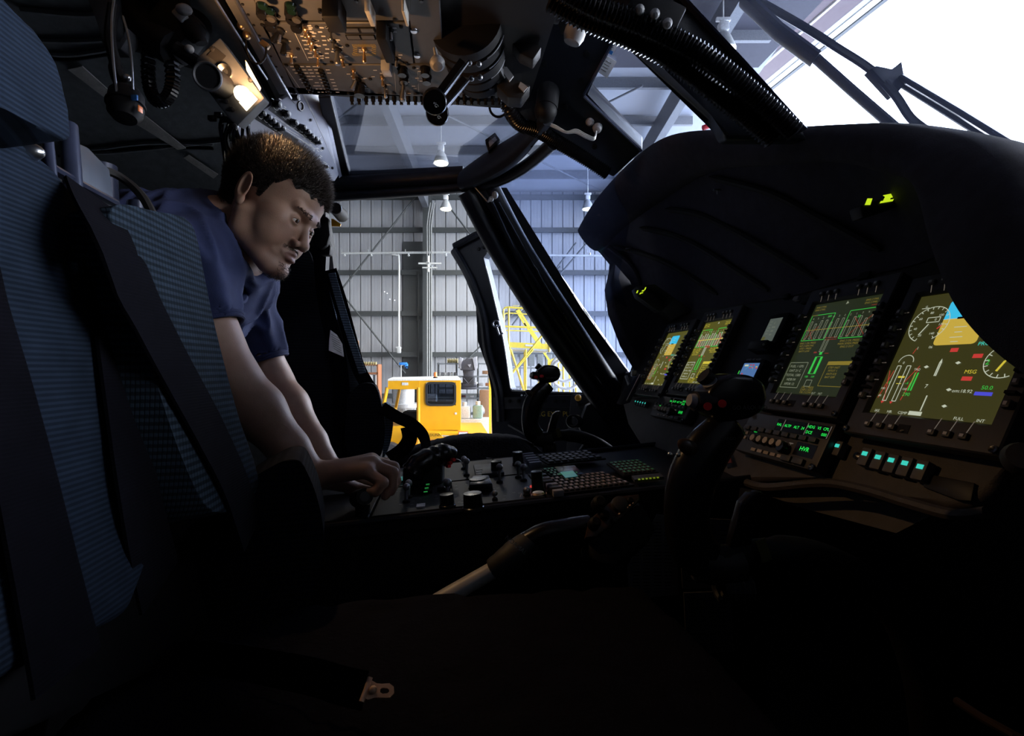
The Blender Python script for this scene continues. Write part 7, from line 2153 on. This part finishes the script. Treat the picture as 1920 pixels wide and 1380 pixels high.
# ears
er = Matrix(((.93, .0, -.2), (.15, .98, .1), (.2, -.1, .97)))
for s_ in (-1, 1):
    R_ = [[.95, s_ * .28, .12], [-s_ * .28, .96, 0], [-.12, 0, .99]]
    f.ell((-.006, s_ * .083, .004), (.017, .0055, .030), .006, R=R_)
    f.ell((-.001, s_ * .0885, .007), (.0115, .0045, .022), .003, R=R_, sub=True)
    f.ell((.000, s_ * .083, -.022), (.009, .006, .011), .004)
f.cone((-.035, 0, -.03), (-.05, 0, -.16), .056, .060, .02)
hp_v, hp_f = f.mesh()
# skull region grown with hair
def hairline(u, w, v):
    n_ = .0035 * math.sin(w * 210 + u * 90) + .002 * math.sin(w * 430 + 1)
    if u > .060: h = .050
    elif u > .036: h = .040 + (u - .036) / .024 * .014
    elif u > .022: h = .002 + (u - .022) / .014 * .042
    elif u > .012: h = .000
    elif u > -.03: h = .030 if abs(w) > .079 else .012
    else: h = -.035 - (.0 if u > -.06 else .02)
    return v - h + n_
mat('skin', (0.38, 0.225, 0.165), 0.48, var=0.06, scale=60, sss=0.12, bump=0.12, bscale=500)
mat('scalp', (0.012, 0.009, 0.008), 0.7)
mat('hair', (0.024, 0.014, 0.009), 0.42)
mat('eye_white', (0.60, 0.58, 0.56), 0.15)
mat('iris', (0.03, 0.015, 0.01), 0.08)
mat('lip', (0.27, 0.135, 0.11), 0.42)

# arms, hands, neck and chest
def nv(p): return np.array((p.x, p.y, p.z))
SHR, ELR, WRR = P(337, 500, .90), P(433, 712, .90), P(586, 893, .935)
SHL, ELL, WRL = P(436, 530, 1.20), P(508, 712, 1.22), P(618, 880, 1.16)
NB = P(405, 462, 1.03)
lo = np.minimum.reduce([nv(x) for x in (SHR, ELR, WRR, SHL, ELL, WRL, P(770, 940, .95), P(330, 480, 1.1))]) - .10
hi_ = np.maximum.reduce([nv(x) for x in (SHR, ELR, WRR, SHL, ELL, WRL, P(770, 940, .95), P(330, 480, 1.1), HO)]) + .09
b = Field(lo, hi_, .0030)
def C(p, q_, r0, r1, k=.01, sub=False): b.cone(nv(p), nv(q_), r0, r1, k, sub)
C(P(330, 500, 1.05), NB, .13, .10, .03); C(NB, hd_(-.035, 0, -.05), .064, .058, .02)
C(NB, SHR, .07, .062, .03); C(NB, SHL, .07, .062, .03)
for sh, el, wr in ((SHR, ELR, WRR), (SHL, ELL, WRL)):
    C(sh, el, .056, .046, .02)
    mid = el.lerp(wr, .30)
    C(el, mid, .046, .047, .02); C(mid, el.lerp(wr, .7), .046, .035, .02); C(el.lerp(wr, .7), wr, .034, .0275, .015)
def handmodel(wr, M, PIP, DIP, TIP, th, rr):
    for i in range(4):
        C(wr + (M[i] - wr) * .12, M[i], .019, .0150, .012)
        C(M[i] - (M[i] - wr) * .05, PIP[i], .0125 * rr[i], .0106 * rr[i], .004)
        C(PIP[i], DIP[i], .0106 * rr[i], .0094 * rr[i], .003)
        C(DIP[i], TIP[i], .0094 * rr[i], .0080 * rr[i], .003)
    C(wr + (th[0] - wr) * .2, th[0], .020, .017, .012); C(th[0], th[1], .015, .0125, .006); C(th[1], th[2], .0125, .0095, .004)
M = [P(686, 866, .995), P(697, 863, .972), P(698, 869, .949), P(688, 882, .926)]
PIPs = [P(722, 868, 1.0), P(738, 876, .976), P(737, 886, .950), P(718, 905, .920)]
DIPs = [P(738, 890, .995), P(743, 902, .972), P(736, 912, .946), P(704, 922, .914)]
TIPs = [P(734, 910, .985), P(733, 922, .962), P(722, 930, .938), P(690, 920, .916)]
handmodel(WRR, M, PIPs, DIPs, TIPs, [P(640, 905, .985), P(672, 918, 1.01), P(700, 922, 1.0)], (1.0, 1.05, 1.05, 1.0))
M2 = [WRL + Vector(v_) for v_ in ((.085, -.035, -.012), (.092, -.012, -.008), (.088, .010, -.010), (.080, .030, -.016))]
P2_ = [m + Vector((.036, 0, -.016)) for m in M2]; D2_ = [m + Vector((.012, 0, -.024)) for m in P2_]; T2_ = [m + Vector((-.006, 0, -.020)) for m in D2_]
handmodel(WRL, M2, P2_, D2_, T2_, [WRL + Vector((.035, -.04, -.02)), WRL + Vector((.065, -.06, -.03)), WRL + Vector((.09, -.062, -.045))], (1, 1.03, 1, .9))
# creases between the knuckles
b_v, b_f = b.mesh()

man = thing('person', 'man in a navy T-shirt with short black hair leaning over the centre console', 'person', H(-.9, 1.05, -1.05))
vs = [hd_(*p_) for p_ in hp_v]
g = G('skin')
rootv = len(vs)
fm = []
g.ms = ['skin', 'scalp', 'lip']
cen = hp_v[hp_f].mean(1)
g.v = [tuple(v_) for v_ in vs]; g.f = [tuple(int(i) for i in q_) for q_ in hp_f]
for c in cen:
    u, w, v = c
    if hairline(u, w, v) > 0 and not (abs(w) > .0795 and -.03 < u < .018 and v < .045): fm.append(1)
    elif u > .083 and abs(w) < .022 - abs(v + .0720) * .8 and -.0855 < v < -.0610: fm.append(2)
    else: fm.append(0)
g.fm = fm
o_ = len(g.v)
g.v += [tuple(p_) for p_ in b_v]; g.f += [tuple(int(i) + o_ for i in q_) for q_ in b_f]; g.fm += [0] * len(b_f)
body = g.obj('body', man, ang=180)
sm = body.modifiers.new('smooth', 'CORRECTIVE_SMOOTH') if False else body.modifiers.new('smooth', 'SMOOTH')
sm.factor = .5; sm.iterations = 2
for s_ in (-1, 1):
    c = hd_(.0752, s_ * .031, -.006)
    g = G('eye_white'); g.ell(c, .0128 * HS, nu=20, nv=14)
    look = (hu + hw * .10 - hv * .12).normalized(); x_, y_, d_ = basis(look)
    g.m('iris'); g.lathe(c + look * .0118 * HS, look, [(.0058 * HS, -.0008), (.0050 * HS, .0011), (.003 * HS, .0020), (0, .0024)], 18)
    g.obj('eye', man)
# hair strands
rnd = np.random.RandomState(5)
def strands(name, sel, n, length, width, lean, jit, base_off=0.0, m_='hair'):
    ids = np.nonzero(sel)[0]
    pick = ids[rnd.randint(0, len(ids), n)]
    q_ = hp_f[pick]; a, b2, c2, d2 = (hp_v[q_[:, i]] for i in range(4))
    nrm = np.cross(c2 - a, d2 - b2); nrm /= np.linalg.norm(nrm, axis=1)[:, None] + 1e-9
    out = np.sign((nrm * (a - np.array((0, 0, .01)))).sum(1)); nrm *= out[:, None]
    uv = rnd.rand(n, 2)
    p0 = a * ((1 - uv[:, :1]) * (1 - uv[:, 1:])) + b2 * (uv[:, :1] * (1 - uv[:, 1:])) + c2 * (uv[:, :1] * uv[:, 1:]) + d2 * ((1 - uv[:, :1]) * uv[:, 1:])
    d = nrm + np.array(lean) + rnd.randn(n, 3) * jit; d /= np.linalg.norm(d, axis=1)[:, None]
    Ls = length(p0) * (.7 + .5 * rnd.rand(n))
    side = np.cross(d, rnd.randn(n, 3)); side /= np.linalg.norm(side, axis=1)[:, None] + 1e-9
    s2 = np.cross(d, side)
    p1 = p0 + d * Ls[:, None] * .55 + np.array(lean) * Ls[:, None] * .1; p2 = p1 + (d + np.array(lean) * .6) * Ls[:, None] * .45
    p0 = p0 - d * .001
    g = G(m_); Vv, Ff = [], []
    for k in range(n):
        o = 6 * k + k
        for (pp_, w_) in ((p0[k], width), (p1[k], width * .75)):
            for e in (side[k], -side[k] * .5 + s2[k] * .87, -side[k] * .5 - s2[k] * .87): Vv.append(hd_(*(pp_ + e * w_)))
        Vv.append(hd_(*p2[k]))
        for j in range(3):
            j2 = (j + 1) % 3
            Ff.append((o + j, o + j2, o + 3 + j2, o + 3 + j)); Ff.append((o + 3 + j, o + 3 + j2, o + 6))
    g.add(Vv, Ff)
    return g.obj(name, man, ang=180)
fm_ = np.array(fm[:len(hp_f)])
U, Wd, Vh = cen[:, 0], cen[:, 1], cen[:, 2]
def hl(p): return .007 + .016 * np.clip((p[:, 2] - .02) / .09, 0, 1)
strands('hair', fm_ == 1, 17000, hl, .00040, (.14, 0, .10), .28)
eb = (fm_ == 0) & (Vh > .0125 + .004 * (np.abs(Wd) - .03) / .02) & (Vh < .0185) & (np.abs(Wd) > .012) & (np.abs(Wd) < .046) & (U > .06)
strands('eyebrows', eb, 420, lambda p: np.full(len(p), .0045), .00028, (.0, 0, .2), .35)
gt = (fm_ == 0) & (U > .055) & (np.abs(Wd) < .022) & (Vh < -.090) & (Vh > -.125)
mu = (fm_ == 0) & (U > .08) & (np.abs(Wd) < .026) & (Vh < -.055) & (Vh > -.0625)
strands('moustache', mu, 260, lambda p: np.full(len(p), .004), .00024, (.1, 0, -.4), .3)
strands('beard', gt, 500, lambda p: np.full(len(p), .005), .00026, (.1, 0, -.4), .3)

# T-shirt
mat('shirt', (0.030, 0.040, 0.105), 0.85, var=.1, bump=.2, bscale=700, spec=.2)
mat('shirt_rib', (0.026, 0.034, 0.090), 0.85, var=.1, bump=.3, bscale=400, spec=.2)
mat('trousers', (0.015, 0.016, 0.022), 0.9)
HIP = H(-.95, 1.08, -.22)
lo = np.minimum.reduce([nv(x) for x in (HIP, SHR, SHL, ELR, ELL)]) - .24
hi_ = np.maximum.reduce([nv(x) for x in (HIP, SHR, SHL, ELR, ELL, NB)]) + .16
s = Field(lo, hi_, .0055)
def SC_(p, q_, r0, r1, k=.03, sub=False): s.cone(nv(p), nv(q_), r0, r1, k, sub)
CH = P(330, 520, 1.05)
SC_(HIP, CH, .155, .165, .05); SC_(CH, NB + Vector((-.01, 0, -.01)), .155, .095, .05)
SC_(CH + Vector((0, -.10, .03)), SHR, .10, .082, .05); SC_(CH + Vector((0, .10, .03)), SHL, .10, .082, .05)
SC_(NB + Vector((-.02, -.02, 0)), SHR, .08, .080, .05); SC_(NB, SHL, .08, .080, .05)
# chest hanging below the neck, as cloth
SC_(CH + Vector((.03, 0, -.04)), P(425, 560, 1.09), .11, .050, .04)
SC_(P(415, 470, 1.05), P(452, 540, 1.13), .085, .06, .03)
for sh, el, t_ in ((SHR, ELR, .50), (SHL, ELL, .78)):
    e_ = sh.lerp(el, t_)
    SC_(sh, e_, .080, .062 if sh is SHR else .057, .02)
    SC_(sh.lerp(el, t_ + .075), sh.lerp(el, t_ + .4), .058, .056, .003, True)
    SC_(sh.lerp(el, t_ + .36), sh.lerp(el, t_ + .7), .09, .09, .003, True)
# neck opening
ndn = Vector((.90, -.10, .42)).normalized()
NC = P(424, 474, 1.03)
SC_(NC + ndn * .072, NC + ndn * .25, .080, .11, .006, True)
SC_(NC - ndn * .02, NC + ndn * .08, .060, .072, .006, True)
s.ell(nv(P(437, 532, 1.0)), (.018, .05, .034), .006, sub=True)
s_v, s_f = s.mesh()
# folds
sv = []
from mathutils import noise
nrmls = np.zeros_like(s_v)
fn = np.cross(s_v[s_f[:, 2]] - s_v[s_f[:, 0]], s_v[s_f[:, 3]] - s_v[s_f[:, 1]])
for i in range(4): np.add.at(nrmls, s_f[:, i], fn)
nrmls /= np.linalg.norm(nrmls, axis=1)[:, None] + 1e-12
for p_, n_v in zip(s_v, nrmls):
    p_ = Vector(p_)
    q_ = Vector((p_.x * 17 + p_.z * 7, p_.y * 10, p_.z * 4 - p_.x * 5))
    a = noise.noise(q_); r_ = 1 - abs(noise.noise(q_ * 1.3 + Vector((5, 1, 2)))) * 2.2
    sv.append(p_ + Vector(n_v) * (.004 * a + .013 * max(0, r_) ** 2 - .004))
g = G('shirt'); g.add(sv, [tuple(int(i) for i in q_) for q_ in s_f]); sh_ = g.obj('t_shirt', man, ang=180); SHIRT = sh_
md = sh_.modifiers.new('smooth', 'SMOOTH'); md.factor = .5; md.iterations = 2
# collar band and sleeve hem
for sh, el, t_, rr_ in ((SHR, ELR, .545, .060), (SHL, ELL, .805, .0560)):
    g = G('shirt_rib'); c_ = sh.lerp(el, t_); a_ = (el - sh).normalized(); g.ring(c_, a_, rr_, .0042, 40, 8); g.ring(c_ - a_ * .006, a_, rr_ + .001, .0042, 40, 8); g.obj('sleeve_hem', SHIRT)
x_, y_, d_ = basis(ndn)
cc = NC + ndn * .012
g = G('shirt_rib'); ringp = [cc + x_ * (.070 * math.cos(t_)) + y_ * (.078 * math.sin(t_)) + ndn * (.006 * math.cos(2 * t_)) for t_ in np.linspace(0, 2 * PI, 33)]
g.tube(ringp, .0065, 8, ry=1.6); g.tube(bez([P(414, 500, .99), P(420, 528, .975), P(432, 552, .97), P(448, 566, .99), P(456, 552, 1.03), P(448, 522, 1.06), P(441, 503, 1.07)], 6), .0055, 8, ry=1.8); g.obj('collar', SHIRT)
g = G('skin'); 
g = G('trousers')
for s_ in (-.12, .12):
    hp = HIP + L * s_ + Vector((-.02, 0, -.02))
    g.tube(bez([hp, hp + Vector((.06, 0, -.42)), hp + Vector((.02, 0, -.79))], 5), [.10, .098, .095, .09, .085, .078, .072, .068, .065, .062, .06], 14)
g.ell(HIP + Vector((-.03, 0, 0)), (.16, .17, .15)); g.obj('trousers', man, ang=80)
for s_ in (-.12, .12):
    g = G('black'); hp = HIP + L * s_ + Vector((0.02, 0, -.80)); g.box(hp + Vector((.04, 0, .02)), (.27, .10, .08), r=.03, seg=3); g.obj('shoe', man)
g = G('brass'); 
for i in range(14):
    t_ = i / 13
    g.ell(P(428 + 6 * math.sin(t_ * 2), 508 + t_ * 45, .975), .0016, nu=6, nv=4)
g.obj('neck_chain', man)
# knob held in the hand
t = thing('held_knob', 'dark round knob gripped under the hand of the man on the console', 'knob', P(684, 945, .93))
g = G('black'); g.cyl(P(672, 935, .96), P(684, 931, .905), .017, .015, n=18); g.m('bezel').cyl(P(684, 931, .905), P(684.3, 931, .904), .009, n=16); g.m('black').cyl(P(680, 945, .94), P(680, 975, .94), .014, n=12); g.obj('knob_body', t)
